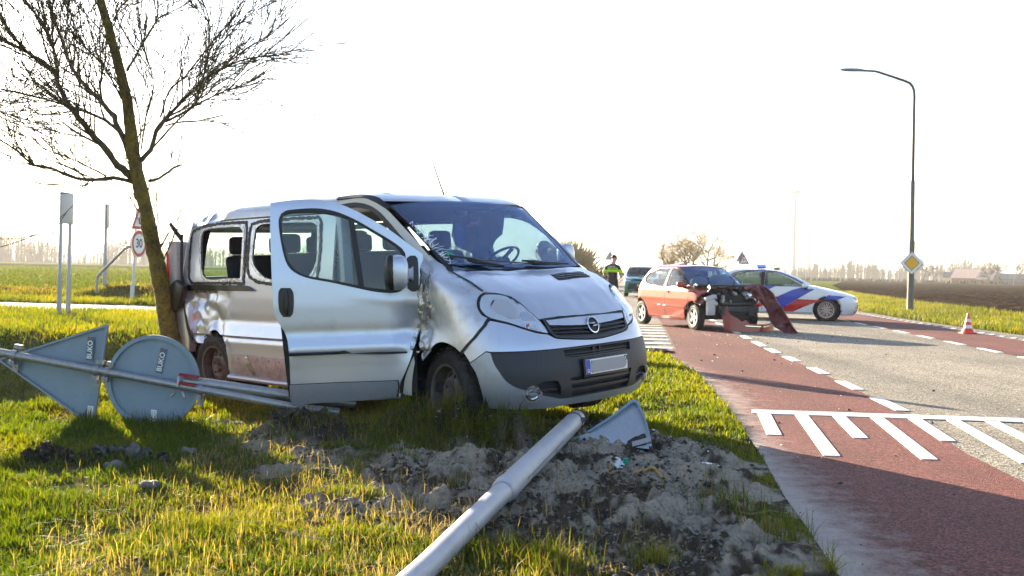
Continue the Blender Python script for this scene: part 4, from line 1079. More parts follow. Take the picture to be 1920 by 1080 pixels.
L1t, L2t = [VB.to(20, [(a, b, 0) for a, b in L_]) for L_ in (L1, L2)]
FREC = VB.to(20, [(.095, .414, 45), (.156, .433, 45), (.246, .427, 45), (.270, .391, 45), (.272, .318, 45), (.184, .343, 45), (.10, .365, 45)])
FRECm = VB.to(20, [(p[0], p[1], 45, 'm') for p in [(.095, .414), (.156, .433), (.246, .427), (.270, .391), (.272, .318), (.184, .343), (.10, .365)]])
panel('bumper_grille_panel', c20, BLK, M['bumper'], van, [L1t, L2t, FREC, FRECm], sp=.035, thick=.035, off=.004)
LIP = VB.to(20, [(-.384, .572, 45), (-.325, .616, 45), (-.268, .656, 45), (-.237, .650, 45), (-.214, .575, 45), (-.176, .513, 45), (-.132, .452, 45), (-.064, .404, 45), (.006, .376, 45), (.06, .352, 45), (.119, .333, 45), (.161, .321, 45), (.282, .288, 45), (-.147, .285, 0), (0, .285, 0), (.147, .285, 0),
    (.282, .288, 45, 'm'), (.161, .321, 45, 'm'), (.06, .352, 45, 'm'), (.006, .376, 45, 'm'), (-.064, .404, 45, 'm'), (-.132, .452, 45, 'm'), (-.214, .575, 45, 'm'), (-.237, .65, 45, 'm'), (-.28, .645, 45, 'm'), (-.28, .4, 45, 'm'), (-.25, .262, 45, 'm'), (.618, .228, 0), (.274, .233, 0), (0, .225, 0), (-.274, .233, 0), (-.486, .230, 0), (-.618, .228, 0), (-.796, .239, 0), (-.277, .250, 45), (-.296, .328, 45), (-.316, .415, 45), (-.342, .504, 45)])
panel('bumper_lip', c20, LIP, M['silver_trim'], van, sp=.03, thick=.016)
panel('lower_grille', c0, grow(L1, .02), M['grilleback'], van, sp=.08, thick=.004, off=-.05)
panel('lower_grille', c0, grow(L2, .02), M['grilleback'], van, sp=.08, thick=.004, off=-.06)
for z_, w_ in ((.612, .40), (.592, .39)): panel('grille_slat', c0, [(-w_, z_ - .004), (w_, z_ - .004), (w_, z_ + .004), (-w_, z_ + .004)], M['black'], van, sp=.1, thick=.03, off=-.012, smooth=False)
for z_, w_ in ((.400, .385), (.345, .37)): panel('grille_slat', c0, [(-w_, z_ - .011), (w_, z_ - .011), (w_, z_ + .011), (-w_, z_ + .011)], M['bumper'], van, sp=.1, thick=.04, off=-.004, smooth=False)
for y_ in (-.05, .03): 
    mb = MB(); mb.box((.83, y_, .61), (.02, .022, .07)); mb.build('grille_strut', M['black'], van)
for ch in (c45, c45m):
    panel('fog_lamp_recess', ch, grow([(.095, .414), (.156, .433), (.246, .427), (.270, .391), (.272, .318), (.184, .343), (.10, .365)], .03), M['bumper'], van, sp=.05, thick=.004, off=-.045)
    panel('recess_slat', ch, [(.12, .375), (.26, .372), (.26, .356), (.12, .362)], M['bumper'], van, sp=.05, thick=.02, off=-.015, smooth=False)
    circ = lambda r_: [(.056 + r_ * cos(2 * pi * k / 18), .357 + r_ * sin(2 * pi * k / 18)) for k in range(18)]
    f_ = panel('fog_lamp', ch, circ(.055), M['chrome'], van, [circ(.043)], sp=.02, thick=.03, off=.014)
    panel('fog_reflector', ch, circ(.045), M['lampwhite'], f_, sp=.015, thick=.003, off=.007)
    panel('fog_lens', ch, circ(.044), M['lens'], f_, sp=.02, thick=0, off=.018)
    panel('fog_bulb', ch, [(.045 + .018 * cos(2 * pi * k / 10), .357 + .022 * sin(2 * pi * k / 10)) for k in range(10)], M['chrome'], f_, sp=.01, thick=.003, off=.012)
    panel('fog_bezel', ch, [(.056 + .068 * cos(a_), .350 + .062 * sin(a_)) for a_ in np.linspace(RAD(170), RAD(370), 14)] + [(.056 + .058 * cos(a_), .354 + .055 * sin(a_)) for a_ in np.linspace(RAD(370), RAD(170), 14)], M['silver'], van, sp=.02, thick=.02, off=.012, smooth=False)
# upper grille
GR = sym([(-.493, .866), (-.488, .815), (-.474, .765), (-.451, .736), (-.278, .715), (0, .698)])[:-1] + [(.29, .868), (0, .870), (-.29, .868)]
GR = [(-.496, .866), (-.490, .815), (-.476, .765), (-.451, .735), (-.278, .714), (0, .697), (.278, .714), (.451, .735), (.476, .765), (.490, .815), (.496, .866), (.25, .870), (-.25, .870)]
panel('grille', c0, GR, M['grilleback'], van, sp=.05, thick=.02, off=-.022)
for i_, z_ in enumerate((.785, .757, .728)):
    w_ = .455 - i_ * .02 - (.07 if i_ == 2 else 0); dr = -.006
    panel('grille_slat', c0, [(-w_, z_ + .006 + .008), (0, z_ - .002), (w_, z_ + .014), (w_, z_ + .004), (0, z_ - .012), (-w_, z_ + .004)], M['black'], van, sp=.06, thick=.022, off=.0, smooth=False)
panel('grille_surround', c0, GR, M['bumper'], van, [[(-.478, .858), (-.468, .812), (-.452, .772), (-.432, .752), (-.27, .732), (0, .716), (.27, .732), (.432, .752), (.452, .772), (.468, .812), (.478, .858), (0, .862)]], sp=.03, thick=.02, off=.004)
panel('grille_chrome_bar', c0, [(-.474, .856), (-.25, .861), (0, .862), (.25, .861), (.474, .856), (.458, .822), (.2, .806), (0, .800), (-.2, .806), (-.458, .822)], M['silver'], van, sp=.03, thick=.02, off=.008)
bd = MB(); N_ = 40
bd.lathe([(.058, -.010), (.0665, -.014), (.0665, .004), (.058, .006)], N_, 'x', closed=True)
bo = bd.build('badge', M['chrome'], van); bo.location = (.800, 0, .800); bo.rotation_euler = (0, RAD(-20), 0)
z_ = MB(); z_.prism([(-.082, .012), (.022, .014), (-.016, -.004), (.082, -.012), (-.022, -.014), (.016, .004)], .0, .012, 'x'); z_.build('badge_bolt', M['chrome'], bo)
z_ = MB(); z_.lathe([(.001, -.004), (.06, -.004)], 24, 'x'); z_.build('badge_back', M['grilleback'], bo)
# plate
mb = MB(); mb.box((0, 0, 0), (.018, .56, .145)); pl = mb.build('plate_holder', M['black'], van, bev=.006); pl.location = (.905, .015, .497); pl.rotation_euler = (0, RAD(-3), 0)
mb = MB(); mb.box((.011, 0, .004), (.006, .52, .11)); mb.build('number_plate', M['white'], pl, bev=.002)
mb = MB(); mb.box((.0155, -.238, .004), (.003, .044, .108)); mb.build('plate_band', M['plateblue'], pl, smooth=False)
mb = MB(); mb.prism([(-.155 + .0 + .045 * cos(a_) - .03, .004 + .045 * sin(a_)) for a_ in np.linspace(pi / 2, 3 * pi / 2, 9)] + [(.20 + .045 * cos(a_), .004 + .045 * sin(a_)) for a_ in np.linspace(-pi / 2, pi / 2, 9)], .0145, .0165, 'x'); mb.build('plate_field', M['plategrey'], pl, smooth=False)
for nm_, bx_ in (('a', ((-.195, .040), (.008, .018))), ('b', ((-.190, -.034), (.018, .014)))):
    mb = MB(); mb.box((.0155, bx_[0][0], bx_[0][1]), (.002, bx_[1][0], bx_[1][1])); mb.build('plate_character', M['ink'], pl, smooth=False)
mb = MB(); mb.tube([(.0155, .236 + .016 * cos(a_), .034 + .018 * sin(a_)) for a_ in np.linspace(RAD(160), RAD(-60), 9)], .004, 6); mb.build('plate_character', M['ink'], pl)
text('plate_letter', 'D', .04, M['white'], pl, (.0175, -.238, -.026), (RAD(90), 0, RAD(90)))
# windscreen
panel('windscreen', c0, WS, M['windscreen'], van, sp=.05, thick=0, off=.002)
panel('windscreen_frit', c0, WS, M['rubberseal'], van, [WSC], sp=.05, thick=.002, off=-.012)
panel('windscreen_top_band', c0, [(-.28, 1.745), (-.33, 1.80), (.36, 1.80), (.24, 1.735)], M['interior'], van, sp=.08, thick=.002, off=-.016, smooth=False)
for ch in (c45, c45m):
    PA = VB.to(45, [(-.815, 1.772, 0), (-.806, 1.668, 0), (-.793, 1.55, 0), (-.781, 1.416, 0), (-.763, 1.312, 0), (-.752, 1.238, 0), (.06, 1.235, 90), (-.06, 1.33, 90), (-.22, 1.475, 90), (-.44, 1.655, 90), (-.60, 1.765, 90), (-.72, 1.80, 90)])
    panel('windscreen_pillar', ch, PA, M['rubberseal'], van, sp=.04, thick=.02, off=.005)
AO = [(-1.15, 1.825), (-.9, 1.835), (-.70, 1.80), (-.58, 1.735), (-.42, 1.615), (-.20, 1.435), (-.06, 1.315)]
AI = [(-.12, 1.315), (-.26, 1.425), (-.48, 1.60), (-.63, 1.705), (-.75, 1.755), (-.92, 1.785), (-1.15, 1.78)]
panel('door_aperture', c90, AO + AI, M['cream'], van, sp=.03, thick=.03, off=.004)
panel('door_seal', c90, [(-1.15, 1.79), (-.92, 1.797), (-.745, 1.767), (-.62, 1.715), (-.475, 1.612), (-.255, 1.437), (-.115, 1.325), (-.14, 1.325), (-.28, 1.42), (-.50, 1.59), (-.64, 1.69), (-.76, 1.737), (-.93, 1.765), (-1.15, 1.757)], M['rubberseal'], van, sp=.03, thick=.03, off=.010)
panel('roof_gutter_trim', c90, [(-1.2, 1.852), (-.9, 1.856), (-.70, 1.822), (-.56, 1.745), (-.56, 1.725), (-.71, 1.800), (-.9, 1.834), (-1.2, 1.832)], M['rubberseal'], van, sp=.03, thick=.02, off=.012)
mb = MB(); mb.prism([(-1.14, .30), (-1.06, .30), (-1.06, 1.15), (-1.10, 1.76), (-1.18, 1.76), (-1.16, 1.15)], -.90, -.80); mb.build('centre_pillar', M['silver_trim'], van, bev=.02)
for ch in (c0,):
    panel('windscreen_sticker', ch, [(-.672 + .032 * cos(2 * pi * k / 16), 1.352 + .024 * sin(2 * pi * k / 16)) for k in range(16)], M['green'], van, sp=.03, thick=.001, off=.012)
    panel('sticker_label', ch, [(-.695, 1.340), (-.650, 1.338), (-.648, 1.347), (-.693, 1.349)], M['white'], van, sp=.03, thick=.001, off=.015, smooth=False)
    rs = np.random.default_rng(5)
    M['crack'] = mat('shattered_glass', (.75, .8, .82), .35)
    ck = []
    for (a_, b_) in [(-.806, 1.56), (-.80, 1.50), (-.80, 1.45), (-.79, 1.42), (-.785, 1.37), (-.77, 1.34), (-.76, 1.30)]:
        for q_ in range(7):
            an = rs.uniform(-.6, 1.3); ln = rs.uniform(.03, .14); a0, b0 = a_ + rs.uniform(-.004, .03), b_ + rs.uniform(-.04, .04); w_ = rs.uniform(.001, .0024)
            ck.append([(a0, b0), (a0 + ln * cos(an), b0 + ln * sin(an) * .7), (a0 + ln * cos(an) - w_, b0 + ln * sin(an) * .7 + w_), (a0 - w_ * 2, b0 + w_ * 2)])
    cm = MB()
    for c_ in ck:
        P_ = c0(np.array(c_)) + np.array([.006, 0, .006]); P_[:, 1] = np.clip(P_[:, 1], -.83, .8)
        cm.add([tuple(p) for p in P_], [(0, 1, 2, 3)])
    stuff(cm.build('glass_crack', M['crack'], van, smooth=False))
def wiper(u0, z0, u1, z1, u2, z2):
    mb = MB(); P_ = c0(np.array([(u0, z0), ((u0 + u1) / 2, (z0 + z1) / 2), (u1, z1)])) + np.array([.035, 0, .035]); mb.tube([tuple(p) for p in P_], [.008, .009, .012], 8)
    Q_ = c0(np.array([(u1 - .06, z1 + .008), (u1, z1), ((u1 + u2) / 2, (z1 + z2) / 2), (u2, z2)])) + np.array([.03, 0, .022]); mb.tube([tuple(p) for p in Q_], [.012, .022, .014, .008], 8)
    mb.build('wiper', M['black'], van)
wiper(-.74, 1.318, -.53, 1.284, -.27, 1.240); wiper(-.02, 1.262, .12, 1.256, .55, 1.240)
P_ = c0(np.array([(-.70, 1.30), (.55, 1.262)])); 
mb = MB(); mb.tube([tuple(c0(np.array([p]))[0] + np.array([.03, 0, .02])) for p in [(-.53, 1.30), (-.3, 1.283), (-.1, 1.265), (.1, 1.252)]], .005, 6); mb.build('wiper_arm', M['black'], van)
# antenna
mb = MB(); mb.tube([(-.80, 0, 1.885), (-.82, 0, 1.935)], [.010, .007], 8); an_ = mb.build('antenna', M['black'], van)
mb = MB(); mb.tube([(-.82, 0, 1.93), (-.944, 0, 2.215)], [.0068, .0045], 6); mb.build('antenna_rod', M['black'], an_)
# wheels
wheel(van, (.15, -.83, .325), .330, .215, .205, 'steel', steer=RAD(-14), camber=-4)
wheel(van, (-3.03, -.83, .335), .330, .215, .205, 'steel', camber=3)
wheel(van, (.0, .82, .33), .330, .215, .205, 'steel', side=1, steer=RAD(-14)); wheel(van, (-3.05, .82, .33), .330, .215, .205, 'steel', side=1)
# far-side mirror
mb = MB(); blob(mb, (-.30, 1.05, 1.33), (.06, .09, .11), 16, (3, 3)); mb.build('door_mirror', M['silver'], van)
# interior
mb = MB(); mb.box((-1.6, 0, .36), (4.1, 1.72, .08)); mb.build('floor_pan', M['interior'], van)
V_, F_ = loft(lambda u, v: (-.02 - .62 * v, -.86 + 1.72 * u, 1.19 + .05 * sin(pi * u) * sin(pi * min(1, v * 1.1)) + .03 * (abs(u - .74) < .16) * sin(pi * v) - .5 * max(0, v - .8) * 2), 30, 12)
dash_ = mesh_obj('dashboard', V_, F_, M['interior'], van); solidify(dash_, .05)
sw = MB(); sw.lathe([(.185, -.014), (.198, 0), (.185, .014), (.172, 0)], 36, 'z', closed=True); sw.box((0, 0, -.02), (.10, .12, .05)); sw.box((.09, 0, -.01), (.16, .04, .015)); sw.box((-.09, 0, -.01), (.16, .04, .015))
so = sw.build('steering_wheel', M['black'], van); so.location = (-.58, .47, 1.30); so.rotation_euler = (0, RAD(-38), 0)
def seat(x, y, w=.5, rows=1):
    t_ = MB(); t_.box((x - .1, y, .72), (.5, w, .16)); s_ = t_.build('seat', M['seat'], van, bev=.05)
    b = MB(); b.box((x - .40, y, 1.08), (.13, w * .94, .66), R=Matrix.Rotation(RAD(-10), 3, 'Y')); b.build('backrest', M['seat'], s_, bev=.05)
    for k in range(rows):
        yy = y + (k - (rows - 1) / 2) * w / max(rows, 1); h = MB(); h.box((x - .49, yy, 1.50), (.09, .25, .18)); h.build('headrest', M['seat'], s_, bev=.04)
    return s_
seat(-.85, .46); seat(-.85, -.33, .9, 2); seat(-1.85, -.1, 1.3, 3); seat(-2.75, 0, 1.4, 3)
V_, F_ = loft(lambda u, v: (-.80 - .7 * u, .79 - .03 * sin(u * 17) - .05 * v, 1.76 - (.22 + .18 * sin(pi * u)) * v), 26, 8)
solidify(mesh_obj('curtain_airbag', V_, F_, M['curtain'], van), .012)
V_, F_ = loft(lambda u, v: (-3.2 + .42 * u, -.80 + .02 * sin(u * 22), 1.72 - .55 * v), 20, 6)
mb = MB(); mb.box((-.62, .02, 1.73), (.05, .22, .075), R=Matrix.Rotation(RAD(20), 3, 'Z')); mb.tube([(-.60, 0, 1.80), (-.61, .01, 1.74)], .012); mb.build('rear_view_mirror', M['black'], van, bev=.015)
mb = MB(); mb.prism([(-.055, 1.670), (.095, 1.660), (.070, 1.600), (-.085, 1.604)], -.445, -.44, 'x'); rc = mb.build('hanging_card', M['redlabel'], van, smooth=False)
text('card_lettering', 'OLAND', .026, M['white'], rc, (-.438, .0, 1.622), (RAD(90), 0, RAD(90)))
mb = MB(); mb.prism([(-.20, 1.62), (-.09, 1.60), (-.08, 1.44), (-.14, 1.42), (-.21, 1.47)], -.47, -.465, 'x'); mb.build('hanging_pendant', M['plateblue'], van, smooth=False)
mb = MB(); mb.box((-.99, 0, 1.65), (.02, .02, .02)); 

# open front door: its own local frame (along the door, outwards, up)
TH = RAD(50)
def dmap_f(dent=True):
    def f(uv):
        s_, z = uv[:, 0], uv[:, 1]; n_ = VB.q(VB.w, z) - .965 + VB.q(VB.sc, z) * ss(.0, .12, s_)
        n_ = n_ + .012 * np.sin(np.clip((z - .28) / 1.1, 0, 1) * pi)
        k = ss(.26, .02, s_) * np.exp(-((z - .80) / .17) ** 2); n_ = n_ - k * (.05 + .05 * np.abs(fbm(s_, z, 9, 3, 33)))
        n_ = n_ + .006 * np.exp(-((z - (1.0 + .13 * s_)) / .022) ** 2) * ss(.7, .2, s_)
        return np.stack([s_, n_, z], -1)
    f.D = np.array([0, 1., 0]); return f
dmap = dmap_f()
DOOR = [(1.095, 1.774), (.947, 1.792), (.775, 1.797), (.651, 1.777), (.511, 1.726), (.371, 1.649), (.213, 1.550), (.087, 1.451), (-.025, 1.367), (-.018, 1.163), (-.012, .933), (-.005, .851), (.035, .77), (.060, .70), (.074, .623), (.126, .494), (.170, .397), (.181, .286), (.343, .277), (.600, .275), (.981, .272), (.981, .640), (.993, .754), (1.015, .819), (1.075, .934), (1.091, 1.128), (1.099, 1.527)]
SEAL = [(1.036, 1.642), (1.016, 1.692), (.983, 1.713), (.912, 1.722), (.791, 1.728), (.692, 1.719), (.592, 1.692), (.472, 1.636), (.329, 1.550), (.200, 1.467), (.128, 1.410), (.107, 1.376), (.104, 1.169), (.120, 1.125), (.152, 1.090), (.224, 1.080), (.342, 1.093), (.487, 1.127), (.667, 1.172), (.810, 1.202), (.895, 1.233), (.958, 1.279), (.991, 1.338), (1.016, 1.440), (1.032, 1.556)]
dr = panel('front_door', dmap, DOOR, M['silver'], van, [grow(SEAL, -.012)], sp=.03, thick=.05)
dr.matrix_parent_inverse = Matrix.Identity(4)
e_ = Vector((-cos(TH), -sin(TH), 0)); n_ = Vector((sin(TH), -cos(TH), 0))
dr.matrix_local = Matrix(((e_.x, n_.x, 0, -.10), (e_.y, n_.y, 0, -.945), (0, 0, 1, 0), (0, 0, 0, 1)))
panel('window_seal', dmap, SEAL, M['rubberseal'], dr, [DOORGLASS], sp=.03, thick=.05, off=.004)
panel('window_glass', dmap, grow(DOORGLASS, .006), M['glass'], dr, sp=.06, thick=0, off=-.012)
panel('window_divider', dmap, [(.528, 1.655), (.482, 1.632), (.417, 1.121), (.461, 1.134)], M['rubberseal'], dr, sp=.05, thick=.03, off=.002, smooth=False)
panel('door_handle', dmap, [(1.046, 1.114), (1.029, 1.140), (.960, 1.138), (.940, 1.103), (.938, 1.015), (.949, .944), (.967, .923), (1.018, .925), (1.043, .965), (1.051, 1.035)], M['black'], dr, sp=.02, thick=.01, off=.004)
mb = MB(); blob(mb, (.995, .022, 1.03), (.020, .02, .095), 14, (2.6, 3)); mb.build('handle_grip', M['black'], dr)
panel('rub_strip', dmap, [(.986, .631), (.629, .632), (.366, .638), (.117, .643), (.115, .636), (.366, .631), (.629, .624), (.986, .623)], M['bumper'], dr, sp=.05, thick=.03, off=.022, smooth=False)
panel('lower_trim', dmap, [(.985, .418), (.635, .421), (.371, .419), (.192, .418), (.187, .375), (.202, .300), (.551, .284), (.812, .277), (.958, .275), (.984, .300)], M['silver_trim'], dr, sp=.04, thick=.02, off=.016)
panel('trim_gap', dmap, [(.986, .424), (.635, .427), (.371, .425), (.184, .424), (.176, .375), (.190, .296), (.20, .297), (.19, .375), (.196, .417), (.6, .420), (.986, .417)], M['rubberseal'], dr, sp=.05, thick=.004, off=.005, smooth=False)
text('door_lettering', 'RFS', .034, M['ink'], dr, (.196, .013, .597), (RAD(90), 0, RAD(180)), bold=.0012)
mb = MB(); mb.prism([(.04, .32), (1.0, .32), (1.06, 1.06), (.04, 1.02)], -.075, -.05); mb.build('door_card', M['interior'], dr)
panel('mirror_base', dmap, [(.098, 1.338), (.072, 1.356), (.035, 1.356), (.016, 1.335), (.012, 1.22), (.017, 1.105), (.04, 1.086), (.072, 1.090), (.098, 1.112), (.100, 1.22)], M['black'], dr, sp=.03, thick=.02, off=.012)
mb = MB(); blob(mb, (.172, .155, 1.235), (.082, .075, .132), 20, (2.6, 2.6)); mi = mb.build('door_mirror', M['silver'], dr)
mb = MB(); blob(mb, (.222, .150, 1.235), (.045, .080, .136), 18, (2.6, 2.6)); mb.build('mirror_rim', M['black'], mi)
V_, F_ = loft(lambda u, v: (.052 + .07 * v + .028 * sin(pi * v) * 0 + .0, .02 + .12 * v + .03 * cos(2 * pi * u), 1.22 + (.062 - .022 * sin(pi * v)) * sin(2 * pi * u)), 16, 8, True)
mesh_obj('mirror_arm', V_, F_, M['silver'], mi)
panel('hinge_sill', dmap, [(.065, .60), (.10, .52), (.135, .42), (.150, .30), (.085, .285), (.08, .42), (.06, .55)], M['cream'], dr, sp=.04, thick=.03, off=-.03)
panel('crushed_door_edge', dmap, [(-.012, .85), (.025, .84), (.055, .77), (.085, .70), (.09, .655), (.07, .645), (.045, .70), (.015, .78)], M['bare'], dr, sp=.02, thick=.006, off=.006)
# ------------------------------------------------------------------ things round the van
# fallen lamp post
A_, B_ = Vector((.50, 7.32)), Vector((-.285, 4.05)); dirp = (B_ - A_).normalized()
def polept(t, z): p = A_ + dirp * t; return (p.x, p.y, z)
fp = thing('fallen_lamp_post', 'fallen grey lamp post lying across the sand towards the camera', 'lamp post', polept(0, 0))
fp.matrix_world = Matrix.Identity(4)
zc = lambda t: .170 - .029 * min(t, 3.6)
mb = MB(); mb.tube([polept(.02, zc(.02)), polept(.6, zc(.6)), polept(1.4, zc(1.4)), polept(2.13, zc(2.13))], [.065, .066, .066, .066], 40); mb.build('lower_shaft', M['polegrey'], fp)
mb = MB(); mb.tube([polept(2.13, zc(2.13)), polept(2.17, zc(2.15)), polept(2.235, zc(2.2)), polept(2.27, zc(2.2))], [.0675, .070, .066, .056], 40, cap=False); mb.build('collar', M['polegrey'], fp)
mb = MB(); mb.tube([polept(2.2, zc(2.2)), polept(3.5, zc(3.5)), polept(5.5, .065), polept(7.6, .06)], [.055, .051, .043, .036], 36); mb.build('upper_shaft', M['polegrey'], fp)
mb = MB(); mb.tube([polept(.14, zc(.14)), polept(.165, zc(.165))], [.0685, .0685], 36); mb.box((polept(.152, 0)[0] + .064, polept(.152, 0)[1] - .03, zc(.1) + .02), (.035, .03, .03)); mb.build('clamp_band', M['steel'], fp)
rs = np.random.default_rng(3)
mb = MB(); mb.tube([polept(.03, zc(.03)), polept(-.03, zc(0)), polept(-.055, zc(0) - .005)], [.066, .062, .038], 30)
for k in range(16):
    a = rs.uniform(0, 2 * pi); p = polept(-.03, zc(0)); blob(mb, (p[0] + .05 * cos(a), p[1] + .01, p[2] + .045 * sin(a)), (rs.uniform(.012, .03),) * 3, 8)
mb.build('earth_plug', M['clod'], fp)
mb = MB(); mb.tube([polept(.9, zc(.9) - .0), polept(1.95, zc(1.95))], .0025, 6); o = mb.build('cable_slot', M['steel'], fp); o.location = (.0640, -.015, .006)

# fallen sign post with two sign backs
FS = thing('fallen_road_sign', 'knocked-over pole with grey backs of a triangle and a round sign in the grass', 'road sign', (-2.7, 7.6, 0))
FS.matrix_world = Matrix.Identity(4)
YS = 7.62
def plate(name, poly, y, m, rim, parent, t=.003):
    mb = MB(); mb.prism(poly, y, y + t); o = mb.build(name, m, parent, smooth=False)
    c = np.mean(poly, 0); P = np.array(poly)
    inn = [tuple(c + (p - c) * (1 - .030 / np.linalg.norm(p - c))) for p in P]
    n = len(poly); V = []; F = []
    ring = [(poly, y + t), (poly, y - .028), (inn, y - .028), (inn, y - .004)]
    for (pl, yy) in ring: V += [(a, yy, b) for a, b in pl]
    for k in range(3):
        for i in range(n): F.append((k * n + i, k * n + (i + 1) % n, (k + 1) * n + (i + 1) % n, (k + 1) * n + i))
    r = mesh_obj(rim, V, F, m, o, smooth=False); return o
def rpoly(pts, r=.03, k=4):
    out = []; n = len(pts)
    for i in range(n):
        p0, p1, p2 = [np.array(pts[(i + d) % n]) for d in (-1, 0, 1)]; a = p0 - p1; b = p2 - p1; a = a / np.linalg.norm(a) * r; b = b / np.linalg.norm(b) * r
        for j in range(k + 1): t = j / k; out.append(tuple((p1 + a) * (1 - t) ** 2 + 2 * t * (1 - t) * p1 + (p1 + b) * t * t))
    return out
TRI = rpoly([(-3.925, .487), (-3.080, .776), (-3.180, -.02)], .02)
DISC = [(-2.722 + .354 * cos(2 * pi * k / 48), .347 + .354 * sin(2 * pi * k / 48)) for k in range(48)]
tp = plate('triangle_sign', TRI, YS, M['signback'], 'triangle_rim', FS)
dp = plate('round_sign', DISC, YS - .02, M['signback'], 'round_rim', FS)
c = np.mean(TRI, 0)
mb = MB(); mb.prism([tuple(np.array(p) + (np.array(p) - c) * .006 + np.array([-.008, -.008])) for p in TRI], YS + .004, YS + .009); mb.build('triangle_face', M['signred'], tp, smooth=False)
mb = MB(); mb.prism([(-2.729 + .358 * cos(2 * pi * k / 48), .340 + .358 * sin(2 * pi * k / 48)) for k in range(48)], YS - .016, YS - .011); mb.build('round_face', M['signred'], dp, smooth=False)
PA = [(-4.6, YS - .085, .655), (-4.04, YS - .085, .578), (-3.878, YS - .085, .549), (-1.62, YS - .085, .178), (-1.3, YS - .03, .14)]
mb = MB(); mb.tube(PA, .030, 20); mb.build('pole', M['galv'], FS)
mb = MB(); mb.tube([(-2.48, YS - .05, .356), (-2.3, YS - .03, .335), (-1.70, YS + .04, .250), (-1.2, YS + .12, .19)], .040, 20); mb.build('second_pole', M['galv'], FS)
def pz(x): return float(np.interp(x, [p[0] for p in PA], [p[2] for p in PA]))
tiltp = math.atan2(.178 - .549, -1.62 + 3.878)
for x in (-3.76, -3.135, -3.055, -2.345):
    R = Matrix.Rotation(-tiltp, 3, 'Y'); z = pz(x)
    b = MB(); b.lathe([(.036, -.018), (.0385, -.018), (.0385, .018), (.036, .018)], 20, 'x', closed=True)
    b.box((0, .045, .062), (.055, .05, .03)); b.box((0, -.008, -.055), (.042, .05, .032)); b.box((0, .055, -.085), (.045, .02, .09))
    for zz in (-.055, -.10, .062): b.lathe([(.001, -.012), (.009, -.012), (.009, 0)], 6, 'y', c=(0, -.032 if zz == -.055 else (.02 if zz > 0 else .045), zz))
    o = b.build('clamp', M['galv'], FS, smooth=False); o.location = (x, YS - .085, z); o.rotation_euler = R.to_euler()
b = MB()
for (dz, dx) in ((.055, .0), (-.005, -.02)):
    b.tube([(-2.50 + dx, YS - .10, .355 + dz), (-2.36 + dx, YS - .10, .335 + dz)], .012, 8); b.box((-2.43 + dx, YS - .10, .345 + dz), (.14, .05, .018), R=Matrix.Rotation(RAD(8), 3, 'Y'))
b.build('red_bracket', M['redclamp'], FS, smooth=False)
b = MB(); b.tube([(-2.50, YS - .11, .40), (-2.51, YS - .12, .32)], .012, 8); b.tube([(-2.47, YS - .12, .28), (-2.45, YS - .13, .24)], .010, 8); b.tube([(-2.53, YS - .12, .27), (-2.56, YS - .12, .245)], .009, 8); b.build('bracket_bolt', M['galv'], FS)
def sticker(par, x, z, rot, sz, word):
    o = bpy.data.objects.new('sticker', None)
    mb = MB(); mb.prism([(-.125 * sz, -.035 * sz), (.125 * sz, -.035 * sz), (.125 * sz, .035 * sz), (-.125 * sz, .035 * sz)], -.0012, 0); s = mb.build('sticker', M['signstick'], par, smooth=False)
    s.location = (x, YS - .024, z); s.rotation_euler = (0, RAD(-rot), 0)
    text('sticker_lettering', word, .072 * sz, M['white'], s, (-.008, -.003, 0), (RAD(90), 0, 0), bold=.0008)
    d = MB(); d.lathe([(.001, -.004), (.008, -.004), (.008, 0)], 10, 'y', c=(.116 * sz, 0, .022 * sz)); d.build('sticker_dot', M['signred'], s)
M['signstick'] = mat('sticker_grey', (.10, .14, .17), .5)
sticker(tp, -3.213, .585, 86, .72, 'BUKO'); sticker(dp, -2.667, .503, 78, .76, 'BUKO')
def label(par, x, z, rot):
    mb = MB(); mb.prism([(-.022, -.062), (.022, -.062), (.022, .062), (-.022, .062)], -.0012, 0); s = mb.build('label', M['white'], par, smooth=False); s.location = (x, YS - .024, z); s.rotation_euler = (0, RAD(rot), 0)
    mb = MB(); mb.box((0, -.002, -.040), (.03, .001, .022))
    for k in range(5): mb.box((-.012, -.002, -.015 + k * .015), (.006, .001, .010 - k * .001)); mb.box((.008, -.002, -.018 + k * .016), (.005, .001, .008))
    mb.build('label_print', M['ink'], s, smooth=False)
label(tp, -3.207, .085, 4); label(dp, -2.722, .065, 4)

# detached body panel
BP_D = (-.07, -.30, -.105)
BP = [(.455, .175), (.60, .215), (.80, .325), (.955, .430), (.985, .425), (1.03, .30), (1.055, .175), (1.045, .145), (.85, .155), (.65, .165)]
def bpmap(uv):
    x, z = uv[:, 0], uv[:, 1]; q_ = (x - .45) / .6
    y = 7.30 - .16 * q_ + .26 * (z - .15) / .3 - .05 * np.sin(np.clip((z - .13) / .3, 0, 1) * pi)
    return np.stack([x + BP_D[0], y + BP_D[1], z + BP_D[2]], -1)
bpmap.D = np.array([0, -1., 0])
bp = panel('broken_bumper_piece', bpmap, BP, M['silver_trim'], None, sp=.03, thick=.008)
tag(bp, 'torn silver bumper corner lying on the sand beside the fallen lamp post', 'bumper piece')
panel('flange', bpmap, [(.62, .226), (.80, .333), (.957, .438), (.988, .430), (1.034, .30), (1.056, .185), (1.045, .185), (1.020, .30), (.974, .412), (.950, .416), (.80, .320), (.64, .226)], M['signback'], bp, sp=.03, thick=.05, off=.025, smooth=False)
panel('bracket', bpmap, [(.93, .150), (1.055, .190), (1.05, .218), (.925, .180)], M['galv'], bp, sp=.04, thick=.02, off=.03, smooth=False)
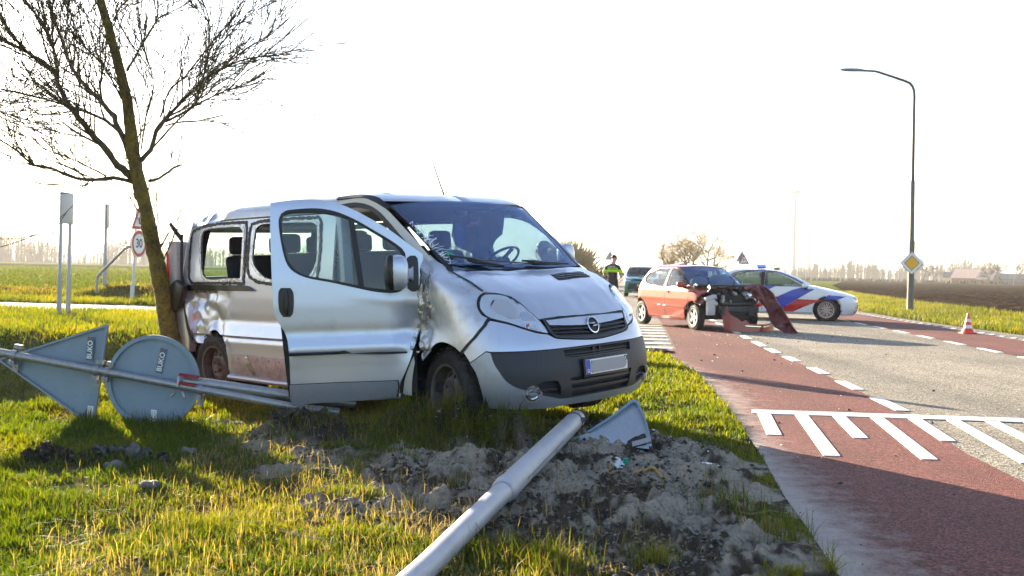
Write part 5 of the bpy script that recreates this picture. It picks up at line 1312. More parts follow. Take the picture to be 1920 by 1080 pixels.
panel('mud', bpmap, ragged([(.90, .175), (.95, .215), (1.01, .235), (1.03, .20), (.97, .165), (.85, .150), (.80, .160)], 0, .016, 5), M['clod'], bp, sp=.02, thick=.012, off=.010, smooth=False)
mb = MB(); mb.tube([(.93, 6.88, .035), (.98, 6.85, .045), (.99, 6.83, .01)], [.03, .022, .02], 8); mb.build('stub', M['black'], bp)

# debris
def gzs(x, y): return float(gz(np.array([x]), np.array([y]))[0])
mb = MB(); pts = [(.545, 7.13), (.57, 6.95), (.60, 6.62), (.62, 6.42), (.635, 6.34), (.64, 6.22)]
mb.tube([(x, y, gzs(x, y) + .014 + (.03 if i < 3 else 0)) for i, (x, y) in enumerate(pts)], .0095, 8)
for pts in ([(.64, 6.05), (.68, 5.95), (.80, 5.90), (.93, 5.98), (.97, 6.08), (.92, 6.15), (.80, 6.14), (.70, 6.02), (.74, 5.93), (.85, 5.86), (.92, 5.74), (.915, 5.62)],):
    P = [Vector((x, y, gzs(x, y) + .022)) for x, y in pts]
    fine = []
    for i in range(len(P) - 1):
        for k in range(6):
            t = k / 6; p0 = P[max(i - 1, 0)]; p3 = P[min(i + 2, len(P) - 1)]; p1, p2 = P[i], P[i + 1]
            fine.append(.5 * ((2 * p1) + (p2 - p0) * t + (2 * p0 - 5 * p1 + 4 * p2 - p3) * t * t + (3 * p1 - p0 - 3 * p2 + p3) * t ** 3))
    mb.tube(fine, .0105, 8)
tag(mb.build('cable', M['cable'], None), 'loop of yellow-brown earth cable lying on the churned sand', 'cable')
V_, F_ = loft(lambda u, v: (.655 + .07 * u + .012 * sin(9 * v), 6.27 + .05 * v, gzs(.68, 6.28) + .02 + .045 * v + .016 * sin(7 * u + 5 * v)), 9, 9)
w_ = mesh_obj('wrapper', V_, F_, M['plasticwhite']); solidify(w_, .004); tag(w_, 'crumpled white wrapper with a green cap beside the yellow cable', 'wrapper')
mb = MB(); mb.lathe([(.001, .03), (.016, .03), (.018, 0), (.001, 0)], 12, 'z', c=(.745, 6.29, gzs(.74, 6.29) + .03)); mb.build('cap', M['green'], w_)
mb = MB(); blob(mb, (1.25, 6.28, gzs(1.25, 6.28) + .02), (.095, .03, .008), 14); mb.V = [(x, y, z + .014 * sin((x - 1.15) * 16)) for x, y, z in mb.V]
tag(mb.build('white_shard', M['white'], None), 'long white plastic shard at the right edge of the sand', 'shard')
mb = MB(); mb.prism([(-.03, 0), (.02, -.01), (.03, .05), (-.01, .07)], 0, .006); o = mb.build('white_scrap', M['white'], None); o.location = (-.835, 7.75, gzs(-.835, 7.75) + .06); o.rotation_euler = (RAD(-25), 0, .4); tag(o, 'small white scrap in the grass below the open van door', 'scrap')
mb = MB(); mb.prism([(-.16, 0), (-.05, -.01), (.18, .03), (.10, .10), (-.06, .12)], 0, .03); mb.tube([(-.2, 0, .03), (0, .05, .06), (.25, .02, .02)], .02, 8); o = mb.build('red_fragment', M['redcrush'], None, bev=.01); o.location = (2.36, 15.6, .02); o.rotation_euler = (RAD(-60), 0, .3); tag(o, 'dark red broken car fragment at the kerb beside the van nose', 'fragment')
rs = np.random.default_rng(12)
LBL = ['dry stick on the sand in front of the torn bumper piece', 'pale straw stalk right of the yellow cable', 'twig lying on the sand ridge near the road edge', 'short pale stalk beside the thick end of the lamp post collar', 'long stick in the sunlit grass at the bottom left of the post', 'thin straw stalk above the long stick in the sunlit grass', 'dead stem sticking up under the van bumper', 'pale stem leaning in the torn grass before the front wheel', 'stick between the post end and the torn bumper piece', 'straw stalk in the grass tuft at the road edge']
for i, (x0, y0, ln, an) in enumerate([(.78, 7.05, .22, 3), (1.28, 5.86, .2, 8), (1.15, 5.42, .26, 20), (.3, 5.5, .10, -50), (-.9, 4.4, .35, -25), (-1.1, 4.55, .25, -8), (-.1, 7.75, .24, 60), (-.45, 8.05, .22, 52), (.55, 7.75, .2, 40), (1.3, 5.1, .2, 5)]):
    mb = MB(); a = RAD(an); P = []
    for k in range(5): t = k / 4 - .5; x, y = x0 + ln * t * cos(a), y0 + ln * t * sin(a); P.append((x, y, gzs(x, y) + .012 + .015 * rs.random()))
    mb.tube(P, [.003, .005, .005, .004, .002], 6); tag(mb.build('stick', M['wood' if i % 2 else 'straw'], None), LBL[i], 'stick', 'dry sticks on the verge')
def clod(name, lab, loc, r, m, n=26, seed=0):
    rs = np.random.default_rng(seed); mb = MB()
    for k in range(n):
        a = rs.uniform(0, 2 * pi); q_ = rs.random() ** .7; x, y = loc[0] + r[0] * q_ * cos(a), loc[1] + r[1] * q_ * sin(a); s_ = rs.uniform(.14, .40) * min(r) * (1.15 - .5 * q_)
        R = Matrix.Rotation(rs.uniform(0, 3), 3, 'X') @ Matrix.Rotation(rs.uniform(0, 3), 3, 'Z')
        blob(mb, (x, y, gzs(x, y) + s_ * .25), (s_, s_ * rs.uniform(.6, 1), s_ * rs.uniform(.5, .8)), 10, (2.6, 2.2), R=R)
    mb.V = [(x + .012 * vn, y + .012 * vn2, z + .012 * vn3) for (x, y, z), vn, vn2, vn3 in zip(mb.V, rs.normal(0, 1, len(mb.V)), rs.normal(0, 1, len(mb.V)), rs.normal(0, 1, len(mb.V)))]
    o = mb.build(name, m, None, split=0); return tag(o, lab, 'clod')
clod('earth_clod', 'dark overturned sod in the grass left of the sand', (-1.47, 7.28), (.32, .16), M['clod'], 44, 1)
clod('earth_clod', 'smooth dark clay clod in the grass at lower left', (-2.33, 6.13), (.22, .11), M['claygrey'], 26, 2)
clod('earth_clod', 'crumbled brown clod left of the clay lump', (-2.75, 6.0), (.16, .09), M['clod'], 18, 3)
clod('earth_clod', 'dark clod pushed up at the van front wheel', (-.02, 8.12), (.2, .12), M['clod'], 22, 4)
for i, (x, y, r, lb) in enumerate([(-1.9, 5.27, .05, 'round grey stone half hidden in the sunlit grass'), (-2.12, 6.55, .055, 'pale grey lump right of the clay clod'), (-1.62, 6.75, .06, 'pale grey lump under the round sign'), (-2.36, 5.95, .06, 'light grey stone in front of the clay clod'), (-1.35, 6.55, .05, 'small pale lump beside the dark sod')]):
    mb = MB(); blob(mb, (x, y, gzs(x, y) + r * .1), (r * 1.1, r * .8, r * .5), 12, (2.3, 2.1)); mb.V = [(a + .004 * sin(90 * b), b, c + .006 * sin(70 * a + 50 * b)) for a, b, c in mb.V]; tag(mb.build('stone', M['claygrey'], None), lb, 'stone', 'grey stones in the grass')
# crumbs on the road and small lumps in the sand
N = 1500; x = rng.uniform(1.3, 9.5, N); y = 3.6 + 20 * rng.random(N) ** 1.3; k = (rng.random(N) < .5 * np.exp(-np.maximum(0, x - np.interp(y, [p[1] for p in VERGE], [p[0] for p in VERGE])) / 1.3) + .05 + .4 * np.exp(-((x - 5.3) / 1.6) ** 2 - ((y - 20) / 2.2) ** 2))
x, y = x[k], y[k]; mb_V = []; mb_F = []
def crumbs(name, x, y, z, r, m, lab, cat):
    n = len(x); oct_ = np.array([[1, 0, 0], [-.8, .1, 0], [0, 1, .1], [.1, -.9, 0], [0, 0, .7], [0, 0, -.4]]); f = np.array([[0, 2, 4], [2, 1, 4], [1, 3, 4], [3, 0, 4], [2, 0, 5], [1, 2, 5], [3, 1, 5], [0, 3, 5]])
    a = rng.uniform(0, 6.28, n); sc_ = r[:, None] * rng.uniform(.6, 1.4, (n, 3)); P = oct_[None] * sc_[:, None, :] * rng.uniform(.75, 1.25, (n, 6, 1)); ca, sa = np.cos(a)[:, None], np.sin(a)[:, None]
    X = P[..., 0] * ca - P[..., 1] * sa + x[:, None]; Y = P[..., 0] * sa + P[..., 1] * ca + y[:, None]; Z = P[..., 2] + z[:, None]
    return stuff(fast_mesh(name, np.stack([X, Y, Z], -1).reshape(-1, 3), (f[None] + (np.arange(n) * 6)[:, None, None]).reshape(-1, 3), m), lab, cat)
crumbs('road_crumbs', x, y, np.full(len(x), .008), (.004 + .016 * rng.random(len(x)) ** 2.5) * (1 + (rng.random(len(x)) < .06) * 1.2), M['clod'], 'earth crumbs and splinters scattered on the road', 'debris')
x, y = sample_fan(30000, 3.6, 8.5, -.3, .22); k = sandmask(x, y) > .5; x, y = x[k], y[k]; r = .003 + .013 * rng.random(len(x)) ** 4
M['sandlump'] = mat('sand_lump', (.15, .135, .115), .95, var=(11, (.30, .27, .24), .2), var2=(25, (.06, .052, .045), .15, .6))
crumbs('sand_lumps', x, y, gz(x, y) + r * .2, r, M['sandlump'], 'crumbled lumps of grey sand on the churned verge', 'sand')
x, y = sample_fan(26000, 3.6, 9.2, -.34, .22); k = (sandmask(x, y) > .3) & (rng.random(len(x)) < ss(-.1, .25, fbm(x, y, 3.3, 3, 811))); x, y = x[k], y[k]; r = .004 + .020 * rng.random(len(x)) ** 3.5
crumbs('dark_soil_crumbs', x, y, gz(x, y) + r * .2, r, M['clod'], 'dark crumbs of wet soil on the churned verge', 'soil')

# ------------------------------------------------------------------ the near tree
def px3(pt, Y):   # tree drawing: (x, y) on the photograph's thirds grid -> metres in the tree's own plane, foot at the trunk base
    return pt
def tree_pt(u, v, dy=0):
    # u, v in drawing units; one unit = 1/3 px of a 1920 px frame at 9.8 m
    s_ = 9.8 / 1866.7 / 3; r = RAD(1.2); a, b = (u - 2880) * s_, (v - 1620) * s_
    x, w = a * cos(-r) - b * sin(-r), a * sin(-r) + b * cos(-r)
    return Vector((x * (1 + dy / 9.8), 9.8 + dy, 1.25 + (-w - math.tan(PITCH) * 9.8) * (1 + dy / 9.8)))
TREE_FOOT = Vector((-3.30, 9.8, -.02))
tree = thing('bare_tree', 'leaning bare tree with mossy trunk beside the van, branches against the sky', 'tree', TREE_FOOT)
def limb(pts, w0, w1, dy0=0, dy1=0, name='branch', m='bark2', twigs=0, seed=0, seg=8, parent=None, tl=(.3, .85)):
    rs = np.random.default_rng(seed); P = []; n = len(pts)
    for i, (u, v) in enumerate(pts):
        t = i / (n - 1); P.append(tree_pt(u, v, dy0 + (dy1 - dy0) * t) - TREE_FOOT)
    # spline
    F = []; W = []
    for i in range(n - 1):
        k = max(2, int((P[i + 1] - P[i]).length / .07))
        for j in range(k):
            t = j / k; p0 = P[max(i - 1, 0)]; p3 = P[min(i + 2, n - 1)]; p1, p2 = P[i], P[i + 1]
            F.append(.5 * ((2 * p1) + (p2 - p0) * t + (2 * p0 - 5 * p1 + 4 * p2 - p3) * t * t + (3 * p1 - p0 - 3 * p2 + p3) * t ** 3))
    w1 = w1 + 2.5 if w0 < 100 else w1; F.append(P[-1]); L_ = len(F); s_ = 9.8 / 1866.7 / 3 / 2
    W = [(w0 + (w1 - w0) * (i / (L_ - 1)) ** .8) * s_ * (1 + (.03 if w0 > 100 else .10) * rs.normal()) for i in range(L_)]
    J = [p + Vector(rs.normal(0, 1, 3)) * w * (.05 if w0 > 100 else .2) for p, w in zip(F, W)]
    mb = MB(); mb.tube(J, W, seg)
    def twig(p, d, ln, r, lev):
        q_ = [p]; dd = d.copy(); k = max(3, int(ln / .07))
        for j in range(k):
            dd = (dd + Vector(rs.normal(0, .065, 3)) + Vector((0, 0, .035))).normalized(); q_.append(q_[-1] + dd * ln / k)
        mb.tube(q_, [max(.0034, r * (1 - .8 * j / k)) for j in range(k + 1)], 4 if lev else 5, cap=False)
        if lev < 2:
            for _ in range(rs.integers(2, 5) if lev == 0 else rs.integers(0, 2)):
                j = rs.integers(max(1, k // 4), k + 1); nd = (dd + Vector(rs.normal(0, .38, 3))).normalized(); twig(q_[j], nd, ln * rs.uniform(.3, .6), r * .55, lev + 1)
    for _ in range(int(twigs * 1.6)):
        i = int(rs.uniform(.22, .86) * (L_ - 1)); i = min(max(i, 1), L_ - 2); d = (F[i + 1] - F[i - 1]).normalized(); sd = Vector(rs.normal(0, 1, 3)); sd = (sd - d * sd.dot(d)).normalized()
        nd = (d * rs.uniform(.6, 1.3) + sd * .7 + Vector((0, 0, .3))).normalized(); twig(F[i], nd, rs.uniform(*tl), max(.0042, min(.009, W[i] * .45)), 0)
    return mb.build(name, M[m], parent or tree, split=0)
limb([(1012, 2235), (1008, 2150), (985, 2000), (950, 1850), (915, 1650), (875, 1450), (835, 1250), (805, 1100), (772, 960), (750, 820), (732, 650), (702, 480), (675, 370), (640, 240), (603, 100), (575, 0), (552, -220), (530, -480), (500, -760)], 122, 22, 0, 0, 'trunk', 'bark', 16, 1, 18)
tr_ = [c for c in tree.children][0]
LIMBS = [
 ([(745, 1000), (690, 945), (640, 900), (540, 780), (450, 660), (380, 570), (335, 470), (310, 400), (250, 350), (150, 290), (0, 215), (-180, 150)], 44, 7, 0, -.7, 22),
 ([(335, 480), (322, 330), (270, 170), (200, 70), (140, 0), (60, -130)], 22, 5, -.35, -.9, 16),
 ([(300, 400), (200, 330), (100, 230), (0, 60), (-70, -60)], 22, 5, -.4, -1.2, 16),
 ([(315, 330), (303, 150), (312, 0), (325, -150)], 13, 4, -.4, -.2, 10),
 ([(735, 890), (690, 760), (640, 660), (590, 590), (520, 520), (440, 430), (390, 330), (350, 200), (300, 60), (270, -120)], 36, 6, 0, .8, 20),
 ([(583, 580), (573, 480), (600, 340), (606, 220), (590, 60)], 14, 4, .4, .2, 12),
 ([(725, 790), (640, 710), (540, 650), (400, 600), (250, 560), (100, 520), (0, 500), (-160, 440)], 22, 5, 0, -1.1, 18),
 ([(755, 1025), (640, 1000), (500, 1015), (380, 985), (300, 950), (200, 930), (100, 850), (0, 785), (-120, 740)], 26, 6, 0, -.5, 12),
 ([(600, 990), (520, 950), (400, 890), (280, 850), (200, 790), (150, 735)], 11, 3, -.1, .4, 9),
 ([(505, 1018), (470, 1048), (380, 1040), (275, 1045)], 8, 2.5, -.2, -.5, 3),
 ([(632, 1003), (628, 1050), (622, 1085)], 6, 3, -.1, -.15, 0),
 ([(795, 905), (850, 840), (885, 740), (925, 690), (1000, 600), (1060, 540), (1150, 460), (1240, 400), (1400, 335), (1600, 312), (1680, 318)], 30, 3, 0, .5, 24),
 ([(925, 690), (1030, 640), (1100, 585), (1140, 480), (1165, 370), (1180, 250), (1180, 100), (1140, 0), (1100, -120)], 17, 4, .2, -.4, 16),
 ([(1190, 430), (1300, 350), (1400, 270), (1500, 215), (1640, 100)], 10, 3, .4, .8, 9),
 ([(935, 710), (1000, 692), (1130, 680), (1260, 650)], 11, 6, .2, -.2, 3),
 ([(850, 850), (920, 770), (985, 700), (1100, 600), (1200, 545), (1300, 495), (1400, 400), (1530, 338)], 14, 3, .1, 1.0, 14),
 ([(910, 660), (955, 520), (1050, 430), (1130, 330), (1200, 240), (1300, 130), (1380, 0), (1420, -90)], 12, 3, .2, -.9, 16),
 ([(720, 400), (765, 330), (830, 220), (900, 110), (980, 70), (1110, 0)], 16, 3, 0, .9, 14),
 ([(650, 120), (690, 40), (725, 10), (790, -100)], 13, 5, 0, -.5, 8),
 ([(838, 1018), (900, 1003), (960, 962), (1000, 935), (1032, 930)], 18, 8, 0, .2, 2),
 ([(795, 740), (782, 610), (745, 520), (700, 420)], 8, 3, 0, -.4, 6),
 ([(800, 840), (830, 640), (870, 500), (842, 350), (765, 200), (680, 150)], 10, 3, 0, -.8, 12),
 ([(690, 560), (600, 390), (480, 260), (380, 120), (340, -40)], 11, 3, 0, -.6, 14),
 ([(660, 300), (560, 160), (450, 40), (380, -60)], 11, 3, 0, .6, 10),
 ([(1180, 130), (1120, 60), (1060, 0), (1020, -70)], 7, 2.5, -.3, -.6, 6),
 ([(1030, 160), (1100, 270), (1190, 430), (1290, 510), (1420, 615)], 6, 2, -.3, .3, 6),
 ([(-160, 440), (-120, 560), (0, 630), (100, 655), (190, 690), (250, 680)], 8, 3, -1.1, -1.3, 16),
]
for i, (pts, w0, w1, d0, d1, tw) in enumerate(LIMBS): limb(pts, w0, w1, d0, d1, 'branch', 'bark2', tw, 100 + i, 8, parent=tr_)

# ------------------------------------------------------------------ posts and signs at the left
def post(par, x, y, h, r0, r1, step, lean=0, name='post', m='galv'):
    mb = MB(); mb.tube([(x, y, -.2), (x + lean * step / h, y, step)], [r0, r0], 14); mb.tube([(x + lean * step / h, y, step - .02), (x + lean * step / h, y, step + .04), (x + lean, y, h)], [r0, r1, r1], 14)
    return mb.build(name, M[m], par)
pn = thing('information_panel', 'grey back of a tall sign panel on two posts at the left edge', 'road sign', (-9.93, 22.1, 0)); pn.matrix_world = Matrix.Identity(4)
post(pn, -10.03, 22.05, 2.78, .052, .036, .95, .03); post(pn, -10.03, 22.50, 2.76, .052, .036, .95, .03)
mb = MB(); mb.box((-9.97, 22.26, 2.43), (.035, .62, .70), rz=RAD(2)); mb.build('panel', M['palegrey'], pn, bev=.01)
for z in (2.2, 2.65): mb = MB(); mb.box((-10.0, 22.26, z), (.03, .60, .05), rz=RAD(2)); mb.build('cross_rail', M['galv'], pn)
ps = thing('edge_on_sign', 'narrow sign seen edge-on on a tall grey post behind the side road', 'road sign', (-13.7, 33.5, 0)); ps.matrix_world = Matrix.Identity(4)
post(ps, -13.71, 33.5, 3.2, .075, .046, 1.3, .02)
mb = MB(); mb.box((-13.64, 33.5, 2.78), (.05, .6, .80), rz=RAD(27)); mb.build('panel', M['cream'], ps, bev=.01)
mb = MB(); mb.tube([(-13.60, 32.6, -.2), (-13.60, 32.6, .70), (-13.58, 32.6, .78), (-12.70, 32.6, 1.70), (-12.60, 32.6, 1.76), (-12.45, 32.6, 1.775), (-11.95, 32.6, 1.78), (-11.85, 32.6, 1.74), (-10.95, 32.6, .78), (-10.93, 32.6, .70), (-10.93, 32.6, -.2)], .045, 12)
tag(mb.build('bent_guard_rail', M['galv'], None), 'bent grey tube guard rail arching behind the side road', 'guard rail')
sl = thing('speed_limit_sign', 'white post with 30 speed limit disc half hidden by the tree trunk', 'road sign', (-11.97, 31.5, 0)); sl.matrix_world = Matrix.Identity(4)
M['postwhite'] = mat('white_galvanised_post', (.62, .62, .60), .5)
mb = MB(); mb.tube([(-12.03, 31.5, -.2), (-12.00, 31.5, .60)], .062, 14); mb.tube([(-12.0, 31.5, .58), (-11.99, 31.5, .68), (-11.90, 31.5, 2.95)], [.062, .04, .038], 14); mb.build('post', M['postwhite'], sl)
def round_sign(par, c, r, rz, word):
    o = bpy.data.objects.new('disc', None)
    mb = MB(); mb.lathe([(.001, 0), (r, 0), (r, .02), (.001, .02)], 40, 'y'); d = mb.build('disc', M['signred'], par); d.location = c; d.rotation_euler = (0, 0, rz)
    mb = MB(); mb.lathe([(.001, -.004), (r * .76, -.004), (r * .76, 0)], 40, 'y'); mb.build('disc_face', M['signwhite'], d)
    mb = MB(); mb.lathe([(r, -.003), (r * 1.06, -.003), (r * 1.06, .022), (r, .022)], 40, 'y', closed=True); mb.build('disc_rim', M['signwhite'], d)
    text('sign_lettering', word, r * .95, M['ink'], d, (0, -.006, 0), (RAD(90), 0, 0), bold=.006); return d
round_sign(sl, (-11.80, 31.44, 1.845), .41, RAD(80), '30')
def tri_sign(par, c, s, rz, back=False, up=True, sym=None):
    h = s * .866; P = rpoly([(-s / 2, -h / 3), (s / 2, -h / 3), (0, 2 * h / 3)], s * .06)
    if not up: P = [(a, -b) for a, b in P][::-1]
    mb = MB(); mb.prism(P, 0, .02); o = mb.build('triangle', M['galv'] if back else M['signred'], par, smooth=False); o.location = c; o.rotation_euler = (0, 0, rz)
    if not back:
        mb = MB(); mb.prism([(a * .66, b * .66) for a, b in P], -.006, -.001); mb.build('triangle_face', M['signwhite'], o, smooth=False)
        mb = MB(); mb.prism([(a * 1.08, b * 1.08) for a, b in P], .004, .016); mb.build('triangle_rim', M['signwhite'], o, smooth=False)
        if sym: 
            mb = MB(); mb.tube([(p[0] * s, -.012, p[1] * s) for p in sym], s * .035, 6); mb.build('symbol', M['ink'], o)
    return o
tri_sign(sl, (-11.80, 31.44, 2.55), .84, RAD(80), sym=[(0, -.1), (0, .15)])

# ------------------------------------------------------------------ right: lamp post, sign, cone
lp = thing('street_lamp', 'tall dark street lamp with a curved arm on the right verge', 'street lamp', (14.29, 35.7, 0)); lp.matrix_world = Matrix.Identity(4)
mb = MB(); mb.tube([(14.29, 35.7, -.3), (14.285, 35.7, 2.6)], [.115, .108], 18); mb.tube([(14.285, 35.7, 2.58), (14.28, 35.7, 2.66), (14.255, 35.7, 4.72)], [.108, .085, .08], 18)
mb.build('lower_shaft', M['galvdark'] if 'galvdark' in M else M['galv'], lp)
M['polebrown'] = mat('dark_bronze_pole', (.075, .07, .062), .55, .3)
mb = MB(); mb.tube([(14.255, 35.7, 4.70), (14.254, 35.7, 4.80), (14.225, 35.7, 7.75), (14.215, 35.7, 7.95), (14.16, 35.7, 8.12), (14.05, 35.7, 8.24), (13.85, 35.7, 8.32), (12.95, 35.7, 8.60), (12.80, 35.7, 8.635), (12.2, 35.7, 8.65)], [.085, .058, .050, .048, .046, .045, .045, .040, .038, .036], 14); mb.build('arm', M['polebrown'], lp)
mb = MB(); blob(mb, (11.98, 35.7, 8.665), (.42, .13, .055), 18, (2.8, 2.2)); mb.build('lamp_head', M['signback'], lp)
for ch_ in lp.children:
    if ch_.name.startswith('lower_shaft'): ch_.data.materials[0] = mat('weathered_pole', (.16, .155, .145), .55, .3, var=(3, (.10, .095, .085), .25))
dsn = thing('priority_sign', 'yellow and white diamond priority sign on the lamp post', 'road sign', (14.25, 35.55, 1.81))
def dia(r, y0, y1, m, nm, par):
    mb = MB(); mb.prism(rpoly([(-r, 0), (0, -r), (r, 0), (0, r)], .03), y0, y1); return mb.build(nm, M[m], par, smooth=False)
d0 = dia(.425, 0, .02, 'ink', 'diamond', dsn); dia(.405, -.004, -.0005, 'signwhite', 'diamond_border', d0); dia(.275, -.008, -.0045, 'ink', 'diamond_line', d0); dia(.255, -.012, -.0085, 'signyellow', 'diamond_centre', d0)
mb = MB(); mb.box((0, .06, .1), (.2, .1, .04)); mb.box((0, .06, -.1), (.2, .1, .04)); mb.build('bracket', M['galv'], dsn)
cn = thing('traffic_cone', 'red and white striped traffic cone on the road by the verge', 'traffic cone', (10.60, 23.1, .004))
mb = MB(); mb.prism(rpoly([(-.165, -.165), (.165, -.165), (.165, .165), (-.165, .165)], .06), 0, .03, 'z'); mb.build('base', M['conered'], cn)
def cr(z): return .118 - .098 * (z - .03) / .45
for i, (z0, z1) in enumerate([(.028, .125), (.125, .205), (.205, .275), (.275, .345), (.345, .48)]):
    mb = MB(); mb.lathe([(cr(z0) * (1.25 if i == 0 else 1), z0), (cr(z1), z1)] + ([(.001, z1)] if i == 4 else []), 24, 'z'); mb.build('band', M['conered' if i % 2 == 0 else 'white'], cn)
g_ = thing('warning_sign', 'grey back of a triangular warning sign behind the police officer', 'road sign', (7.33, 75, 0))
mb = MB(); mb.tube([(0, .03, -.1), (0, .03, 2.9)], .03, 10); mb.build('post', M['galv'], g_); tri_sign(g_, (0, 0, 2.42), .80, RAD(0), back=True)
g2 = thing('bend_warning_sign', 'red triangle warning signs on a post behind the police car', 'road sign', (16.2, 70, 0))
mb = MB(); mb.tube([(0, .05, -.1), (0, .05, 2.9)], .03, 10); mb.build('post', M['galv'], g2); tri_sign(g2, (-.08, .12, 2.46), .90, .2, back=True); tri_sign(g2, (.05, 0, 2.28), .80, .1, sym=[(-.1, -.05), (0, 0), (.02, .08), (-.08, .16)])

x = np.concatenate([rng.normal(.6, .7, 90), rng.normal(5.3, 1.3, 150), rng.uniform(1.6, 6, 60)]); y = np.concatenate([rng.normal(6.9, .5, 90), rng.normal(20.6, 1.2, 150), rng.uniform(8, 20, 60)])
crumbs('plastic_splinters', x, y, np.maximum(gz(x, y), 0) + .008, .004 + .012 * rng.random(len(x)) ** 2, M['plasticwhite'], 'pale plastic and glass splinters scattered from the crash', 'debris')
# ------------------------------------------------------------------ cars
def side_poly(body, poly, off=.006): return poly
def car_shell(body, parent, zs, paint, wins, cut, arches, ws, rear=None, extra=None, ns=90):
    """paint shell and glass; wins: side window polygons, ws: windscreen polygon in (y,z)"""
    def arch(c): 
        k = np.zeros(len(c), bool)
        for (ax, az, ar) in arches: k |= (np.hypot(c[:, 0] - ax, c[:, 2] - az) < ar) 
        return k
    def kp(c, n):
        x, y, z = c.T; side = np.abs(n[:, 1]) > .45; k = np.ones(len(c), bool)
        for w_ in wins: k &= ~(side & inpoly(x, z, w_))
        if ws is not None: k &= ~((n[:, 0] > .2) & inpoly(y, z, ws) & (x < .35))
        if rear is not None: k &= ~((n[:, 0] < -.2) & inpoly(y, z, rear))
        k &= ~(arch(c) & (np.abs(y) > .45))
        if cut is not None: k &= ~cut(c, n)
        return k
    o = shell('body', body, zs, kp, paint, parent, ns=ns); solidify(o, .02)
    return o

# --- red hatchback, front torn off
RB = Body(xf=[(.15, .50), (.25, .60), (.4, .66), (.6, .64), (.7, .58), (.8, .47), (.9, .22), (.97, -.02), (1.02, -.12), (1.2, -.36), (1.36, -.64), (1.42, -.82), (1.45, -1.05), (1.47, -1.45)],
          w=[(.15, .70), (.25, .77), (.45, .805), (.65, .815), (.85, .81), (.95, .79), (1.1, .74), (1.3, .66), (1.38, .62), (1.42, .57), (1.45, .45), (1.465, .25), (1.475, 0), (1.5, -.2)],
          D=[(0, .55), (.7, .55), (.95, .40), (2, .28)], P=[(0, 2.6), (2, 2.6)],
          xr=[(0, -2.62), (.25, -2.70), (.5, -2.77), (.85, -2.74), (1.0, -2.68), (1.2, -2.56), (1.38, -2.38), (1.44, -2.2), (1.47, -1.75)], Dr=.42, Pr=2.6)
red = thing('red_car', 'wrecked small red hatchback with torn-off front and deployed airbags', 'car', (4.77, 22.5, .012), RAD(-68))
SWF = [(-.20, .985), (-.42, 1.20), (-.66, 1.335), (-.80, 1.355), (-1.15, 1.36), (-1.17, .95)]
SWR = [(-1.25, .95), (-1.24, 1.36), (-1.75, 1.34), (-2.12, 1.24), (-2.22, 1.08), (-2.10, 1.0), (-1.8, .965)]
WSR = [(-.70, .99), (.70, .99), (.66, 1.2), (.585, 1.385), (0, 1.405), (-.585, 1.385), (-.66, 1.2)]
def cutr(c, n):
    x, y, z = c.T
    fr = (x > .02) & (z < 1.03) & ~((y < -.5) & (x < .30) & (z > .55 + 0 * x) & (x < .12 + .5 * (z - .55)))
    return fr | ((x > .02) & (z < .4))
car_shell(RB, red, list(np.arange(.2, 1.36, .022)) + list(np.linspace(1.37, 1.474, 14)), M['redpaint_sunlit'], [SWF, SWR], cutr, [(0, .29, .345), (-2.34, .29, .345)], WSR, [(-.5, .98), (.5, .98), (.45, 1.3), (-.45, 1.3)], ns=110)
for ch in (90,):
    for mm in (False, True):
        f_ = RB.chart(ch, mm)
        for w_ in (SWF, SWR): panel('window_glass', f_, w_, M['glass'], red, sp=.1, thick=0, off=-.006)
panel('windscreen', RB.chart(0), WSR, M['windscreen'], red, sp=.08, thick=0, off=-.002)
panel('windscreen_surround', RB.chart(0), grow(WSR, .03), M['rubberseal'], red, [WSR], sp=.05, thick=.01, off=.004)
fr90 = RB.chart(90)
panel('door_gap', fr90, [(-1.20, .28), (-1.185, .28), (-1.185, 1.36), (-1.20, 1.36)], M['rubberseal'], red, sp=.1, thick=.002, off=.003, smooth=False)
panel('door_gap', fr90, [(-.16, .34), (-.15, .34), (-.19, .98), (-.20, .98)], M['rubberseal'], red, sp=.1, thick=.002, off=.003, smooth=False)
panel('rub_strip', fr90, [(-1.75, .535), (-.32, .515), (-.30, .495), (-.32, .480), (-1.75, .505)], M['redpaint_sunlit'], red, sp=.08, thick=.02, off=.016, smooth=False)
panel('door_handle', fr90, [(-1.12, .84), (-1.0, .84), (-1.0, .80), (-1.12, .80)], M['black'], red, sp=.04, thick=.02, off=.02, smooth=False)
mb = MB(); blob(mb, (-.33, -.90, 1.0), (.08, .11, .075), 14, (2.6, 2.6)); mi = mb.build('door_mirror', M['redpaint_sunlit'], red)
mb = MB(); mb.tube([(-.30, -.76, .93), (-.30, -.86, .95)], [.035, .03], 8); mb.build('mirror_arm', M['black'], mi)
panel('sill', fr90, [(-1.95, .20), (-.38, .20), (-.38, .26), (-1.95, .26)], M['redpaint_sunlit'], red, sp=.08, thick=.02, off=.006, smooth=False)
for (x, y, s_, st) in ((0, -.70, -1, 0), (-2.34, -.70, -1, 0), (0, .70, 1, 0), (-2.34, .70, 1, 0)): wheel(red, (x, y, .283), .283, .165, .185, 'alloy5', side=s_, steer=RAD(-4) if x == 0 else 0)
